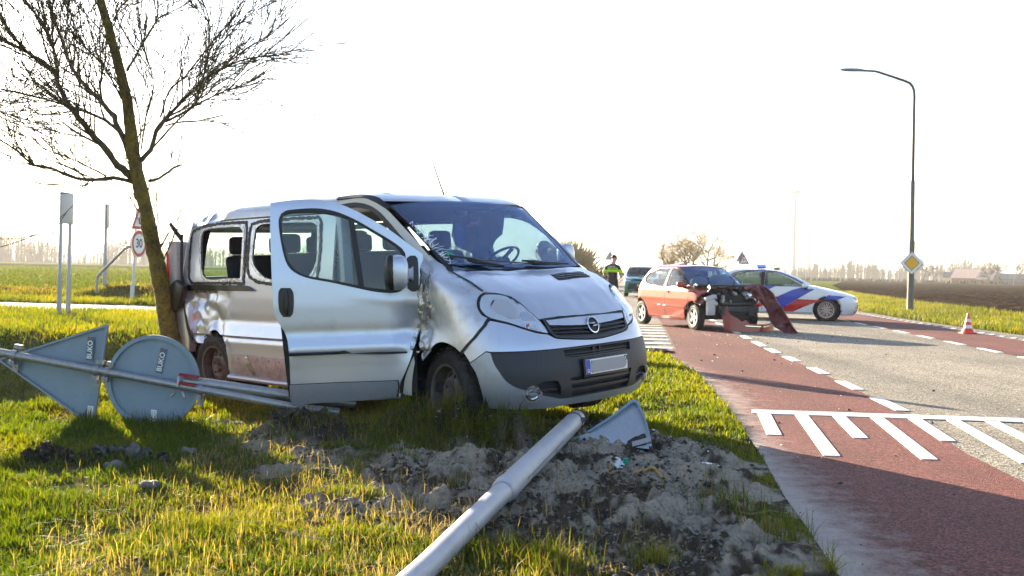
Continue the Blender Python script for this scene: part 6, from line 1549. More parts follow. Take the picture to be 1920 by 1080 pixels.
# engine bay
mb = MB(); mb.box((-.10, 0, .62), (.06, 1.42, .78)); mb.box((-1.2, 0, .30), (2.9, 1.3, .12)); mb.build('firewall', M['interior'], red)
mb = MB(); mb.box((-.02, 0, .985), (.16, 1.40, .07)); mb.build('cowl', M['black'], red, bev=.02)
rs = np.random.default_rng(21)
mb = MB(); mb.box((.22, .05, .58), (.36, .55, .42)); mb.box((.18, .42, .55), (.3, .25, .3)); mb.box((.25, -.25, .70), (.22, .22, .14))
for k in range(46):
    c = (rs.uniform(.0, .42), rs.uniform(-.6, .62), rs.uniform(.38, .93)); R = Matrix.Rotation(rs.uniform(0, 3), 3, 'X') @ Matrix.Rotation(rs.uniform(0, 3), 3, 'Z'); mb.box(c, tuple(rs.uniform(.03, .13, 3)), R=R)
for k in range(22):
    p = Vector((rs.uniform(.0, .4), rs.uniform(-.6, .6), rs.uniform(.4, .95))); P = [p]
    for j in range(4): p = p + Vector(rs.normal(0, .08, 3)); P.append(p)
    mb.tube(P, rs.uniform(.010, .025), 7)
mb.build('engine', M['engine'], red)
mb = MB()
for k in range(16):
    c = (rs.uniform(.1, .46), rs.uniform(-.45, .55), rs.uniform(.5, .9)); blob(mb, c, tuple(rs.uniform(.018, .045, 3)), 8)
for k in range(7): mb.lathe([(.001, 0), (.035, 0), (.035, .06), (.001, .06)], 10, 'x', c=(rs.uniform(.2, .46), rs.uniform(-.4, .55), rs.uniform(.5, .85)))
stuff(mb.build('engine_fittings', M['engine2'], red))
mb = MB(); mb.box((.47, .10, .47), (.06, 1.05, .14)); mb.box((.50, -.30, .44), (.05, .16, .20)); mb.box((.50, .45, .44), (.05, .2, .2)); mb.box((.44, .12, .60), (.05, .9, .07)); mb.build('bumper_beam', M['bumper'], red, bev=.015)
mb = MB(); mb.box((.40, .12, .36), (.05, .85, .22)); mb.build('radiator', M['engine'], red)
mb = MB(); mb.box((.43, -.60, .52), (.10, .20, .36), rz=.1); mb.box((.44, -.62, .73), (.14, .26, .08), R=Matrix.Rotation(.3, 3, 'X')); blob(mb, (.46, -.50, .60), (.06, .05, .05), 10); mb.build('headlamp_carrier', M['palegrey'], red, bev=.02)
mb = MB(); blob(mb, (.36, .48, .78), (.08, .10, .09), 12); blob(mb, (.40, .62, .70), (.06, .08, .10), 12); mb.build('broken_headlamp', M['chrome'], red)
# bumper hanging on the ground
def bumap(uv):
    y, z = uv[:, 0], uv[:, 1]; return np.stack([.76 - .34 * np.abs((y - .35) / .75) ** 2.4 - .05 * (z - .2), y, z], -1)
bumap.D = np.array([1., 0, 0])
panel('front_bumper', bumap, [(-.30, .0), (-.33, .30), (-.36, .52), (-.25, .55), (-.20, .38), (-.08, .30), (.04, .22), (.12, .26), (.20, .18), (.5, .16), (.85, .19), (1.08, .26), (1.10, .12), (1.05, .0), (.5, -.01)], M['redbumper'], red, sp=.05, thick=.03)
panel('bumper_lip', bumap, [(.1, .135), (.6, .115), (1.05, .17), (1.05, .148), (.6, .095), (.1, .118)], M['chrome'], red, sp=.06, thick=.02, off=.02, smooth=False)
panel('arch_liner', lambda uv: np.stack([.10 + uv[:, 0], -.55 - .1 * uv[:, 0], uv[:, 1]], -1) if False else np.stack([.36 + .2 * (uv[:, 1] - .3), uv[:, 0], uv[:, 1]], -1), [(-.56, .05), (-.40, .04), (-.42, .42), (-.60, .40)], M['black'], red, sp=.06, thick=.02) if False else None
# bonnet folded over to the far side
RINV = Matrix.Rotation(RAD(68), 3, 'Z')
def hmap(uv):      # u to the side, v up, both in metres; the sheet leans against the far front corner of the car
    u, v = uv[:, 0], uv[:, 1]; q_ = (u - 5.3) / .95
    yw = 22.15 - .35 * q_ - .35 * (1 - v) + .13 * np.abs(np.sin(u * 7.5 + v * 3.2)) + .08 * np.abs(np.sin(v * 9 - u * 4)) + .30 * np.abs(fbm(u * 1.2, v, 2.6, 2, 51)) + .22 * ss(.80, 1.05, v) * np.abs(q_)
    P = np.stack([u - 4.77, yw - 22.5, v - .012], -1); return P @ np.array(RINV).T
hmap.D = np.array(RINV) @ np.array([0, -1., 0])
panel('bonnet', hmap, [(5.22, .98), (5.40, 1.05), (5.62, 1.03), (5.80, .86), (6.02, .42), (6.22, .03), (6.08, -.0), (5.86, .10), (5.74, .22), (5.66, .45), (5.55, .62), (5.36, .80)], M['redcrush'], red, sp=.05, thick=.03, split=16)
def wmap(uv): return np.stack([uv[:, 0], -.80 + .03 * np.sin(uv[:, 1] * 20) + .2 * np.maximum(uv[:, 0], 0) + .03 * fbm(uv[:, 0], uv[:, 1], 8, 2, 9), uv[:, 1]], -1)
wmap.D = np.array([0, -1., 0])
panel('front_wing', wmap, [(-.17, .97), (-.05, .95), (.12, .84), (.30, .70), (.36, .62), (.28, .56), (.12, .60), (-.06, .645), (-.18, .66)], M['redcrush'], red, sp=.05, thick=.012)
# inside
mb = MB(); mb.box((-.28, 0, .93), (.4, 1.36, .12)); mb.build('dashboard', M['interior'], red, bev=.04)
mb = MB(); blob(mb, (-.55, .30, 1.10), (.16, .30, .15), 18, (2.4, 2.2)); blob(mb, (-.55, -.28, 1.06), (.14, .22, .13), 16); mb.V = [(x + .02 * sin(13 * y), y, z + .015 * sin(17 * y + 9 * x)) for x, y, z in mb.V]; mb.build('airbag', M['curtain'], red)
for y in (-.36, .36):
    mb = MB(); mb.box((-1.05, y, .55), (.48, .48, .15)); mb.box((-1.32, y, .88), (.12, .46, .6), R=Matrix.Rotation(RAD(-12), 3, 'Y')); s_ = mb.build('seat', M['seat'], red, bev=.05)
    mb = MB(); mb.box((-1.40, y, 1.24), (.09, .26, .18)); mb.build('headrest', M['seat'], s_, bev=.04)
mb = MB(); mb.box((-2.05, 0, .80), (.14, 1.2, .6)); mb.build('rear_seat', M['seat'], red, bev=.05)

# --- police hatchback
PB = Body(xf=[(.12, .70), (.2, .79), (.35, .85), (.55, .855), (.66, .83), (.72, .76), (.80, .52), (.88, .16), (.95, -.18), (.99, -.40), (1.2, -.82), (1.36, -1.2), (1.42, -1.45), (1.45, -1.75), (1.47, -2.2)],
          w=[(.12, .80), (.2, .86), (.45, .895), (.7, .895), (.9, .88), (.98, .86), (1.2, .76), (1.36, .67), (1.41, .62), (1.44, .50), (1.46, .25), (1.47, 0), (1.5, -.2)],
          D=[(0, .62), (.7, .62), (.95, .5), (2, .3)], P=[(0, 2.5), (2, 2.6)],
          xr=[(0, -3.25), (.3, -3.38), (.6, -3.42), (.95, -3.38), (1.1, -3.22), (1.35, -2.95), (1.44, -2.7), (1.47, -2.3)], Dr=.35)
pol = thing('police_car', 'white police hatchback with blue and red diagonal stripes', 'car', (9.16, 28.94, .004), RAD(-17))
PW1 = [(-.62, .99), (-.95, 1.17), (-1.3, 1.32), (-1.5, 1.36), (-1.72, 1.375), (-1.74, .975)]
PW2 = [(-1.84, .975), (-1.83, 1.375), (-2.3, 1.36), (-2.62, 1.27), (-2.75, 1.10), (-2.70, 1.0)]
PWS = [(-.72, 1.0), (.72, 1.0), (.66, 1.2), (.6, 1.37), (0, 1.405), (-.6, 1.37), (-.66, 1.2)]
def cutp(c, n): return np.zeros(len(c), bool)
car_shell(PB, pol, list(np.arange(.17, 1.38, .025)) + list(np.linspace(1.385, 1.468, 12)), M['whitepaint'], [PW1, PW2], None, [(0, .315, .385), (-2.62, .315, .385)], [(a, b) for a, b in PWS], [(-.55, 1.02), (.55, 1.02), (.5, 1.32), (-.5, 1.32)], ns=120)
for mm in (False, True):
    f_ = PB.chart(90, mm)
    for w_ in (PW1, PW2): panel('window_glass', f_, w_, M['darkglass'] if mm else M['glass'], pol, sp=.12, thick=0, off=-.008)
    panel('window_surround', f_, [(-.50, .96), (-.93, 1.20), (-1.3, 1.35), (-1.7, 1.40), (-2.3, 1.385), (-2.66, 1.29), (-2.80, 1.10), (-2.74, .97), (-1.8, .955)], M['rubberseal'], pol, [PW1, PW2], sp=.06, thick=.006, off=.003)
panel('windscreen', PB.chart(0), PWS, M['windscreen'], pol, sp=.1, thick=0, off=-.004)
p90 = PB.chart(90)
def stripe(mk, poly): panel('stripe', p90, poly, M[mk], pol, sp=.05, thick=.002, off=.004, smooth=False)
stripe('policeblue', [(-1.98, .95), (-1.42, .95), (-2.02, .66), (-2.42, .66)])
stripe('policered', [(-1.92, .66), (-1.25, .66), (-2.05, .24), (-2.60, .24)])
stripe('policeblue', [(-.60, .965), (-.22, .95), (-.40, .86), (-.78, .62), (-1.42, .22), (-1.44, .24), (-1.44, .62), (-.95, .86)])
stripe('policered', [(-.80, .60), (-.12, .59), (-.30, .52), (-.60, .40), (-1.0, .20), (-1.46, .20)])
stripe('policeblue', [(.02, .735), (.50, .70), (.25, .60), (-.10, .60)])
panel('bonnet_stripe', PB.chart(45), [(.28, .735), (.62, .735), (.62, .69), (.30, .685)], M['policered'], pol, sp=.05, thick=.002, off=.004, smooth=False)
panel('door_gap', p90, [(-1.79, .25), (-1.78, .25), (-1.78, .96), (-1.79, .96)], M['rubberseal'], pol, sp=.1, thick=.002, off=.007, smooth=False)
panel('sill', p90, [(-2.2, .19), (-.42, .19), (-.42, .235), (-2.2, .235)], M['palegrey'], pol, sp=.1, thick=.02, off=.01, smooth=False)
panel('headlamp', PB.chart(50), [(.12, .665), (.30, .70), (.48, .665), (.50, .60), (.38, .585), (.22, .61)], M['darkglass'], pol, sp=.05, thick=0, off=.006)
panel('headlamp_strip', PB.chart(50), [(.15, .655), (.34, .66), (.46, .62), (.34, .645)], M['chrome'], pol, sp=.05, thick=.004, off=.011)
panel('air_intake', PB.chart(50), [(.40, .46), (.62, .46), (.66, .30), (.40, .27), (.36, .31)], M['grilleback'], pol, sp=.05, thick=.004, off=.006)
for z in (.31, .36, .41): panel('intake_slat', PB.chart(50), [(.40, z + .006), (.63, z + .02), (.63, z + .008), (.40, z - .006)], M['chrome'], pol, sp=.08, thick=.01, off=.014, smooth=False)
panel('lower_grille', PB.chart(0), [(-.55, .40), (.55, .40), (.5, .22), (-.5, .22)], M['grilleback'], pol, sp=.1, thick=.004, off=.004)
for (x, s_, st) in ((0, -1, RAD(-16)), (-2.62, -1, 0), (0, 1, RAD(-16)), (-2.62, 1, 0)): wheel(pol, (x, s_ * .775, .318), .318, .215, .225, 'alloy9', side=s_, steer=st)
mb = MB(); mb.lathe([(.38, 0), (.38, .3), (.05, .3)], 24, 'y', c=(0, -.87, .318)); mb.lathe([(.38, -.3), (.38, 0)], 24, 'y', c=(-2.62, -.57, .318)); mb.box((-1.3, 0, .24), (3.6, 1.4, .1)); mb.build('underbody', M['interior'], pol)
mb = MB(); blob(mb, (-.62, -1.0, .985), (.075, .11, .075), 14, (2.6, 2.6)); mi = mb.build('door_mirror', M['whitepaint'], pol)
mb = MB(); blob(mb, (-.60, -.98, .93), (.07, .12, .03), 12); mb.build('mirror_foot', M['black'], mi)
mb = MB(); mb.box((-1.86, 0, 1.49), (.22, .95, .05)); mb.build('light_bar_base', M['black'], pol, bev=.02)
for y in (-.38, .38): mb = MB(); mb.box((-1.86, y, 1.54), (.24, .32, .07)); mb.build('blue_light', M['blueflash'], pol, bev=.02)
mb = MB(); blob(mb, (-1.42, -.1, 1.455), (.09, .07, .03), 12); mb.build('roof_antenna', M['black'], pol)
for y in (-.4, .4):
    mb = MB(); mb.box((-1.75, y, .95), (.14, .48, .62), R=Matrix.Rotation(RAD(-12), 3, 'Y')); s_ = mb.build('seat', M['seat'], pol, bev=.05); mb = MB(); mb.box((-1.84, y, 1.27), (.1, .26, .17)); mb.build('headrest', M['seat'], s_, bev=.04)
mb = MB(); mb.box((-.7, 0, .92), (.5, 1.4, .12)); mb.build('dashboard', M['interior'], pol, bev=.04)
mb = MB(); mb.lathe([(.165, -.012), (.178, 0), (.165, .012), (.152, 0)], 24, 'x', closed=True); o = mb.build('steering_wheel', M['black'], pol); o.location = (-1.02, .38, .99); o.rotation_euler = (0, RAD(25), 0)
mb = MB(); mb.box((-2.7, 0, .75), (.15, 1.3, .7)); mb.build('rear_seat', M['seat'], pol, bev=.05)

# --- dark green suv far back
TB = Body(xf=[(.12, .72), (.2, .80), (.35, .86), (.6, .87), (.8, .84), (.92, .76), (1.0, .45), (1.06, .0), (1.10, -.25), (1.3, -.52), (1.5, -.85), (1.57, -1.1), (1.60, -1.5), (1.62, -2.0)],
          w=[(.12, .80), (.2, .86), (.45, .90), (.8, .90), (1.05, .88), (1.3, .79), (1.5, .70), (1.56, .64), (1.6, .45), (1.615, .2), (1.62, 0), (1.7, -.2)],
          D=[(0, .45), (2, .35)], P=[(0, 3.0), (2, 3.0)], xr=[(0, -3.3), (.5, -3.4), (1.1, -3.35), (1.5, -3.05), (1.6, -2.7)], Dr=.3)
tl = thing('green_car', 'dark green car facing the camera behind the red wreck', 'car', (6.75, 52.0, .02), RAD(-97))
TWS = [(-.78, 1.12), (.78, 1.12), (.68, 1.50), (0, 1.54), (-.68, 1.50)]
car_shell(TB, tl, list(np.arange(.2, 1.5, .04)) + list(np.linspace(1.51, 1.618, 10)), M['teal'], [[(-.5, 1.12), (-1.0, 1.48), (-2.5, 1.48), (-2.6, 1.12)]], None, [(0, .33, .40), (-2.6, .33, .40)], TWS, ns=50)
t0 = TB.chart(0)
panel('windscreen', t0, TWS, M['darkglass'], tl, sp=.15, thick=0, off=0)
for mm in (False, True): panel('window_glass', TB.chart(90, mm), [(-.5, 1.12), (-1.0, 1.48), (-2.5, 1.48), (-2.6, 1.12)], M['darkglass'], tl, sp=.2, thick=0, off=-.006)
panel('grille', t0, [(-.62, .70), (.62, .70), (.72, .42), (.55, .28), (-.55, .28), (-.72, .42)], M['grilleback'], tl, sp=.12, thick=.004, off=.006)
panel('grille_bar', t0, [(-.45, .90), (.45, .90), (.42, .83), (-.42, .83)], M['grilleback'], tl, sp=.12, thick=.004, off=.006)
for s_ in (-1, 1): panel('headlamp', t0, [(s_ * .50, .92), (s_ * .80, .97), (s_ * .83, .80), (s_ * .60, .80)], M['lampgrey'], tl, sp=.1, thick=.004, off=.008)
panel('skid_plate', t0, [(-.5, .28), (.5, .28), (.45, .22), (-.45, .22)], M['palegrey'], tl, sp=.12, thick=.01, off=.01)
mb = MB(); mb.box((.89, 0, .60), (.02, .52, .11)); np_ = mb.build('number_plate', M['plateyellow'], tl, bev=.003)
mb = MB(); mb.box((.901, -.235, .60), (.004, .05, .108)); mb.build('plate_band', M['plateblue'], np_)
for (x, s_) in ((0, -1), (0, 1), (-2.6, -1), (-2.6, 1)): wheel(tl, (x, s_ * .78, .33), .33, .22, .22, 'alloy5', side=s_)
for s_ in (-1, 1): mb = MB(); blob(mb, (-.35, s_ * 1.0, 1.15), (.06, .11, .08), 10); mb.build('door_mirror', M['teal'], tl); mb = MB(); mb.tube([(-1.0, s_ * .62, 1.63), (-2.6, s_ * .62, 1.63)], .02, 6); mb.build('roof_rail', M['galv'], tl)
mb = MB(); mb.box((-1.3, 0, .3), (3.4, 1.5, .16)); mb.box((-.3, 0, 1.02), (.5, 1.5, .12)); mb.build('underbody', M['interior'], tl)
for y in (-.4, .4): mb = MB(); mb.box((-1.2, y, 1.0), (.14, .5, .7)); mb.box((-1.25, y, 1.40), (.1, .26, .16)); mb.build('seat', M['seat'], tl, bev=.05)
# ------------------------------------------------------------------ people
def skin_body(name, joints, bones, mats, zone, parent, sub=2):
    """joints: name -> (pos, radius); one continuous surface"""
    names = list(joints); V = [joints[n][0] for n in names]; E = [(names.index(a), names.index(b)) for a, b in bones]
    me = bpy.data.meshes.new(name); me.from_pydata(V, E, []); o = bpy.data.objects.new(name, me); COL.objects.link(o)
    md = o.modifiers.new('skin', 'SKIN'); md.use_smooth_shade = True
    for i, n in enumerate(names):
        r = joints[n][1]; me.skin_vertices[0].data[i].radius = (r, r) if not hasattr(r, '__len__') else r
        me.skin_vertices[0].data[i].use_root = (n == 'pelvis')
    s = o.modifiers.new('sub', 'SUBSURF'); s.levels = s.render_levels = sub
    dg = bpy.context.evaluated_depsgraph_get(); me2 = bpy.data.meshes.new_from_object(o.evaluated_get(dg)); bpy.data.objects.remove(o)
    o = bpy.data.objects.new(name, me2); COL.objects.link(o); o.parent = parent
    me2.materials.clear()
    for m in mats: me2.materials.append(m)
    for p in me2.polygons: p.material_index = zone(p.center); p.use_smooth = True
    return o
def person(name, label, loc, rz, mats, hair, arms='phone', head_tilt=0., hivis=False, short_sleeve=True):
    t = thing(name, label, 'person', loc, rz)      # faces +y of its own frame
    J = {'pelvis': ((0, 0, .96), (.15, .11)), 'waist': ((0, .0, 1.10), (.135, .10)), 'chest': ((0, -.01, 1.30), (.165, .115)), 'shoulders': ((0, -.01, 1.43), (.12, .08)), 'neck': ((0, .01, 1.52), .058), 'skull0': ((0, .03, 1.60), (.072, .085)), 'skull1': ((0, .035, 1.69), (.078, .095)), 'skull2': ((0, .03, 1.76), (.055, .065))}
    B = [('pelvis', 'waist'), ('waist', 'chest'), ('chest', 'shoulders'), ('shoulders', 'neck'), ('neck', 'skull0'), ('skull0', 'skull1'), ('skull1', 'skull2')]
    for s, n in ((-1, 'l'), (1, 'r')):
        J.update({n + 'hip': ((s * .095, 0, .90), .095), n + 'knee': ((s * .11, .02, .50), .062), n + 'ankle': ((s * .12, -.01, .10), .045), n + 'toe': ((s * .13, .15, .045), .040)})
        B += [('pelvis', n + 'hip'), (n + 'hip', n + 'knee'), (n + 'knee', n + 'ankle'), (n + 'ankle', n + 'toe')]
        el = (s * .27, -.02, 1.13) if arms == 'phone' else (s * .25, -.03, 1.12); wr = (s * .14, .22, 1.12) if arms == 'phone' else (s * .26, .05, .87)
        J.update({n + 'sho': ((s * .19, -.01, 1.42), .062), n + 'elb': (el, .044), n + 'wri': (wr, .030)}); B += [('shoulders', n + 'sho'), (n + 'sho', n + 'elb'), (n + 'elb', n + 'wri')]
        d = (Vector(wr) - Vector(el)).normalized(); side = Vector((0, 0, 1)) if arms == 'phone' else Vector((0, 1, 0))
        palm = Vector(wr) + d * .07; J[n + 'palm'] = (tuple(palm), (.036, .018)); B.append((n + 'wri', n + 'palm'))
        for k, (off, ln) in enumerate(((.028, .075), (.010, .085), (-.010, .08), (-.028, .06))):
            a = palm + d * .02 + side * off; b = a + d * ln * .5 + Vector((-s * .01, .0, -.01)); c = b + d * ln * .35 + Vector((-s * .025, 0, -.02))
            J[f'{n}f{k}a'] = (tuple(a), .009); J[f'{n}f{k}b'] = (tuple(b), .008); J[f'{n}f{k}c'] = (tuple(c), .007); B += [(n + 'palm', f'{n}f{k}a'), (f'{n}f{k}a', f'{n}f{k}b'), (f'{n}f{k}b', f'{n}f{k}c')]
        th = Vector(wr) + d * .03 + side * .035; J[n + 'ta'] = (tuple(th), .010); J[n + 'tb'] = (tuple(th + d * .04 + side * .015), .008); B += [(n + 'wri', n + 'ta'), (n + 'ta', n + 'tb')]
    def zone(c):
        if c.z > 1.50: return 0
        ax = abs(c.x)
        if arms == 'phone':
            if c.y > .06 and c.z > 1.0 and ax > .03 and not (ax < .17 and c.y < .13): return 0
            if ax > .215 and c.z < 1.22 and c.z > .98: return 0 if short_sleeve else 1
        else:
            if ax > .21 and c.z < .90: return 0
        if c.z > .98: return 1
        return 2 if c.z > .09 else 3
    b = skin_body('person_body', J, B, mats, zone, t)
    # head: rotate the upper vertices for the bowed head
    if head_tilt:
        R = Matrix.Rotation(-head_tilt, 3, 'X'); piv = Vector((0, .0, 1.52))
        for v in b.data.vertices:
            if v.co.z > 1.53 and abs(v.co.x) < .13: v.co = piv + R @ (v.co - piv)
    hd = bpy.data.objects.new('hair', None)
    Rh = Matrix.Rotation(-head_tilt, 3, 'X'); piv = Vector((0, .0, 1.52))
    tf = lambda p: tuple(piv + Rh @ (Vector(p) - piv))
    V, F = loft(lambda u, v: tf((.088 * cos(2 * pi * u) * cos(v * pi / 2 - .25), .025 + .108 * sin(2 * pi * u) * cos(v * pi / 2 - .25) - .012, 1.705 + .095 * sin(v * pi / 2 - .25) + (.05 * max(0, sin(2 * pi * u)) if v < .1 else 0))), 20, 8, True)
    solidify(mesh_obj('hair', V, F, hair, b), .01)
    fc = MB(); 
    for s in (-1, 1):
        blob(fc, tf((s * .032, .118, 1.675)), (.012, .008, .008), 8, m=1); blob(fc, tf((s * .086, .02, 1.66)), (.012, .022, .032), 8, m=0)
    blob(fc, tf((0, .130, 1.645)), (.014, .020, .024), 8, m=0); blob(fc, tf((0, .118, 1.605)), (.026, .008, .007), 8, m=2)
    fc.build('face', [M['skin'], M['ink'], mats[4]], b)
    if hivis:
        def band(z0, z1, rx, ry, nm='hi_vis_band'):
            V, F = loft(lambda u, v: (rx * cos(2 * pi * u), -.01 + ry * sin(2 * pi * u), z0 + (z1 - z0) * v), 32, 3, True); solidify(mesh_obj(nm, V, F, M['hivis'], b), .006)
        band(1.26, 1.34, .186, .136); band(1.365, 1.392, .180, .128)
        for s in (-1, 1):
            V, F = loft(lambda u, v: (s * (.235 + .02 * v) + .062 * cos(2 * pi * u), -.018 + .06 * sin(2 * pi * u), 1.335 - .10 * v), 18, 3, True); solidify(mesh_obj('sleeve_band', V, F, M['hivis'], b), .006)
        text('back_lettering', 'POLITIE', .06, M['white'], b, (0, -.125, 1.425), (RAD(90), 0, 0), bold=.001)
    return t
M['lips'] = mat('lips', (.36, .12, .10), .5); M['boot'] = mat('black_boots', (.012, .012, .012), .5); M['jeans'] = mat('dark_trousers', (.03, .035, .05), .9)
pp = person('person', 'police officer in black uniform with yellow bands seen from behind, head bowed', (2.98, 29.5, 0), RAD(-24), [M['skin'], M['uniform'], M['uniform'], M['boot'], M['lips']], M['hairdark'], 'phone', RAD(24), True)
ph = MB(); ph.box((0, .30, 1.15), (.08, .012, .15), R=Matrix.Rotation(RAD(-40), 3, 'X')); o = ph.build('notebook', M['white'], None, bev=.003); o.parent = None
o.matrix_world = Matrix.Translation((2.98, 29.5, 0)) @ Matrix.Rotation(RAD(-24), 4, 'Z'); tag(o, 'small white notebook held by the bowed police officer', 'notebook')
person('person', 'fair-haired person in a grey jacket standing behind the van, seen through its windows', (.50, 15.2, -.08), RAD(70), [M['skin'], M['jacket'], M['jeans'], M['boot'], M['lips']], M['hairfair'], 'down', RAD(6), False, False)

# ------------------------------------------------------------------ background trees, woods, farm, turbines
def far_tree(name, label, loc, h, spread, seed, group=None, mt='fartwig', dens=1.0, stems=1, r0=.16, up=.5, thick=1.0):
    rs = np.random.default_rng(seed); t = thing(name, label, 'tree', loc, 0, group); tk = MB(); V = []; F = []
    def quad(p, q, r):     # twig as a thin three-sided spike
        d = (q - p); 
        if d.length < 1e-6: return
        a = d.orthogonal().normalized() * r; b = d.cross(a).normalized() * r; n = len(V); V.extend([tuple(p + a), tuple(p - a * .5 + b * .87), tuple(p - a * .5 - b * .87), tuple(q)]); F.extend([(n, n + 1, n + 3), (n + 1, n + 2, n + 3), (n + 2, n, n + 3)])
    def grow_(p, d, ln, r, lev):
        k = 4; P = [p]; 
        for j in range(k): d = (d + Vector(rs.normal(0, .10 + .03 * lev, 3)) + Vector((0, 0, .05 * up))).normalized(); P.append(P[-1] + d * ln / k)
        if lev < 2: tk.tube(P, [r * (1 - .45 * j / k) for j in range(k + 1)], 6, cap=False)
        else:
            for j in range(k): quad(P[j], P[j + 1] + (P[j + 1] - P[j]) * .25, r * (1 - .2 * j))
        if lev >= 4: return
        nb = int((5, 5, 5, 4)[lev] * dens)
        for i in range(nb):
            j = rs.integers(1 if lev else 2, k + 1); sd = Vector(rs.normal(0, 1, 3)); sd = (sd - d * sd.dot(d)).normalized(); nd = (d * rs.uniform(.5, 1.0) + sd * spread + Vector((0, 0, .25 * up))).normalized()
            grow_(P[j], nd, ln * rs.uniform(.45, .75), r * .5 if lev < 2 else max(r * .62, loc[1] * 1.7e-4), lev + 1)
    for s_ in range(stems): grow_(Vector((rs.normal(0, .5 * (stems > 1)), rs.normal(0, .5 * (stems > 1)), -.1)), Vector((rs.normal(0, .06), rs.normal(0, .06), 1)).normalized(), h * .42, r0, 0)
    tk.build('trunk', M['farbark'], t, split=0); mesh_obj('crown', V, F, M[mt], t, smooth=False); return t
def pxw(px, depth): return (px - 960) / 1866.7 * depth
M['goldtwig'] = mat('golden_twigs', (.36, .26, .10), .9); M['brush'] = mat('dry_brush', (.23, .16, .065), .9)
for i, (px, d, h, sp) in enumerate([(1252, 118, 7.2, .75), (1270, 121, 7.8, .7), (1288, 118, 8.4, .7), (1306, 116, 8.8, .8), (1324, 114, 9.4, .8), (1336, 118, 7.6, .8)]):
    far_tree('bare_roadside_tree', ('small', 'slender', 'leaning', 'forked', 'tallest', 'outermost')[i] + ' bare tree in the clump above the red car roof, number ' + ('one', 'two', 'three', 'four', 'five', 'six')[i] + ' from the left', (pxw(px, d), d, 0), h, sp, 40 + i, 'bare trees clumped beyond the red car', 'goldtwig', 1.35, 1, .13)
def bush(name, label, loc, r, h, n, seed, m, group=None):
    rs = np.random.default_rng(seed); V = []; F = []
    for k in range(n):
        a = rs.uniform(0, 2 * pi); q_ = rs.random() ** .5; p = Vector((r * q_ * cos(a), r * q_ * sin(a), 0)); d = Vector((rs.normal(0, .35), rs.normal(0, .35), 1)).normalized(); L_ = h * rs.uniform(.4, 1) * (1 - .5 * q_ * q_); w = .012 * L_ + .012
        for s_ in range(3):
            q2 = p + d * L_ / 3; d = (d + Vector(rs.normal(0, .22, 3))).normalized(); a_ = d.orthogonal().normalized() * w; b = d.cross(a_).normalized() * w; n_ = len(V); V.extend([tuple(p + a_), tuple(p - a_ * .5 + b * .87), tuple(p - a_ * .5 - b * .87), tuple(q2)]); F.extend([(n_, n_ + 1, n_ + 3), (n_ + 1, n_ + 2, n_ + 3), (n_ + 2, n_, n_ + 3)]); p = q2
    o = mesh_obj(name, V, F, M[m], smooth=False); o.location = loc; return tag(o, label, 'shrub', group)
for i, (px, d, r, h) in enumerate([(1046, 95, .9, 5.0), (1058, 93, 1.0, 5.4), (1071, 96, 1.0, 5.5), (1084, 94, .8, 4.7)]):
    bush('poplar', ('first', 'second', 'third', 'fourth')[i] + ' golden poplar from the left behind the van windscreen', (pxw(px, d), d, 0), r, h, 900, 60 + i, 'goldtwig', 'golden poplars beyond the van')['category'] = 'tree'
for i, (px, d, r, h) in enumerate([(1040, 74, 2.2, 2.6), (1068, 72, 2.4, 2.2), (1096, 70, 1.9, 2.3), (1112, 71, 1.5, 2.5)]): bush('dry_shrub', ('leftmost', 'broad', 'second', 'right-hand')[i] + ' golden dry shrub behind the van bonnet', (pxw(px, d), d, 0), r, h, 620, 80 + i, 'brush', 'golden shrubs behind the van bonnet')
for i, (px, d, r, h) in enumerate([(1222, 70, 1.2, 2.0), (1232, 74, .9, 1.8)]): bush('dry_shrub', ('golden', 'small golden')[i] + ' shrub between the green car and the red car', (pxw(px, d), d, 0), r, h, 300, 90 + i, 'brush')
# belts of wood far off (nobody could count their trees)
def wood(name, label, x0, x1, d0, d1, h0, h1, n, seed, hf=None):
    rs = np.random.default_rng(seed); V = []; F = []
    for k in range(n):
        u = rs.random(); d = rs.uniform(d0, d1); x = (x0 + (x1 - x0) * u) * d; h = rs.uniform(h0, h1) * (hf(u) if hf else 1); p = Vector((x, d, 0)); w = .16 + .02 * h
        for s_ in range(9):
            t0 = .0 if s_ == 0 else rs.uniform(.15, .8); a = Vector((p.x, p.y, h * t0)); b = Vector((p.x + (rs.normal(0, .16 * h) if s_ else 0), p.y + rs.normal(0, .1 * h), min(h, h * t0 + h * (1 if s_ == 0 else rs.uniform(.12, .35))))); ww = w * (1 if s_ == 0 else .55); n_ = len(V)
            V.extend([(a.x - ww, a.y, a.z), (a.x + ww, a.y, a.z), (a.x, a.y + ww, a.z), tuple(b)]); F.extend([(n_, n_ + 1, n_ + 3), (n_ + 1, n_ + 2, n_ + 3), (n_ + 2, n_, n_ + 3)])
    return stuff(mesh_obj(name, V, F, M['fartwig'], smooth=False), label, 'woodland')
wood('woodland', 'hazy belt of bare woodland along the left horizon', -.72, .05, 520, 680, 8, 17, 1300, 1, lambda u: (1 - .3 * u) * float(.35 + 1.3 * max(0, vnoise(np.array(u * 16), np.array(.5), 4) + .5)))
wood('woodland', 'hazy belt of bare woodland along the right horizon', .28, .50, 560, 720, 6, 13, 620, 2, lambda u: float(.3 + 1.3 * max(0, vnoise(np.array(u * 11), np.array(.5), 9) + .5)))
wood('woodland', 'hazy low woodland behind the police car', .15, .32, 700, 900, 5, 11, 420, 3, lambda u: float(.25 + 1.3 * max(0, vnoise(np.array(u * 9), np.array(.5), 14) + .5)))
def hedge(x0, x1, d, h, n, seed): 
    o = wood('woodland', 'low scrub along the far edge of the ploughed field', x0, x1, d * .97, d * 1.03, h * .3, h, n, seed); return o
hedge(.29, .60, 305, 1.3, 700, 4)
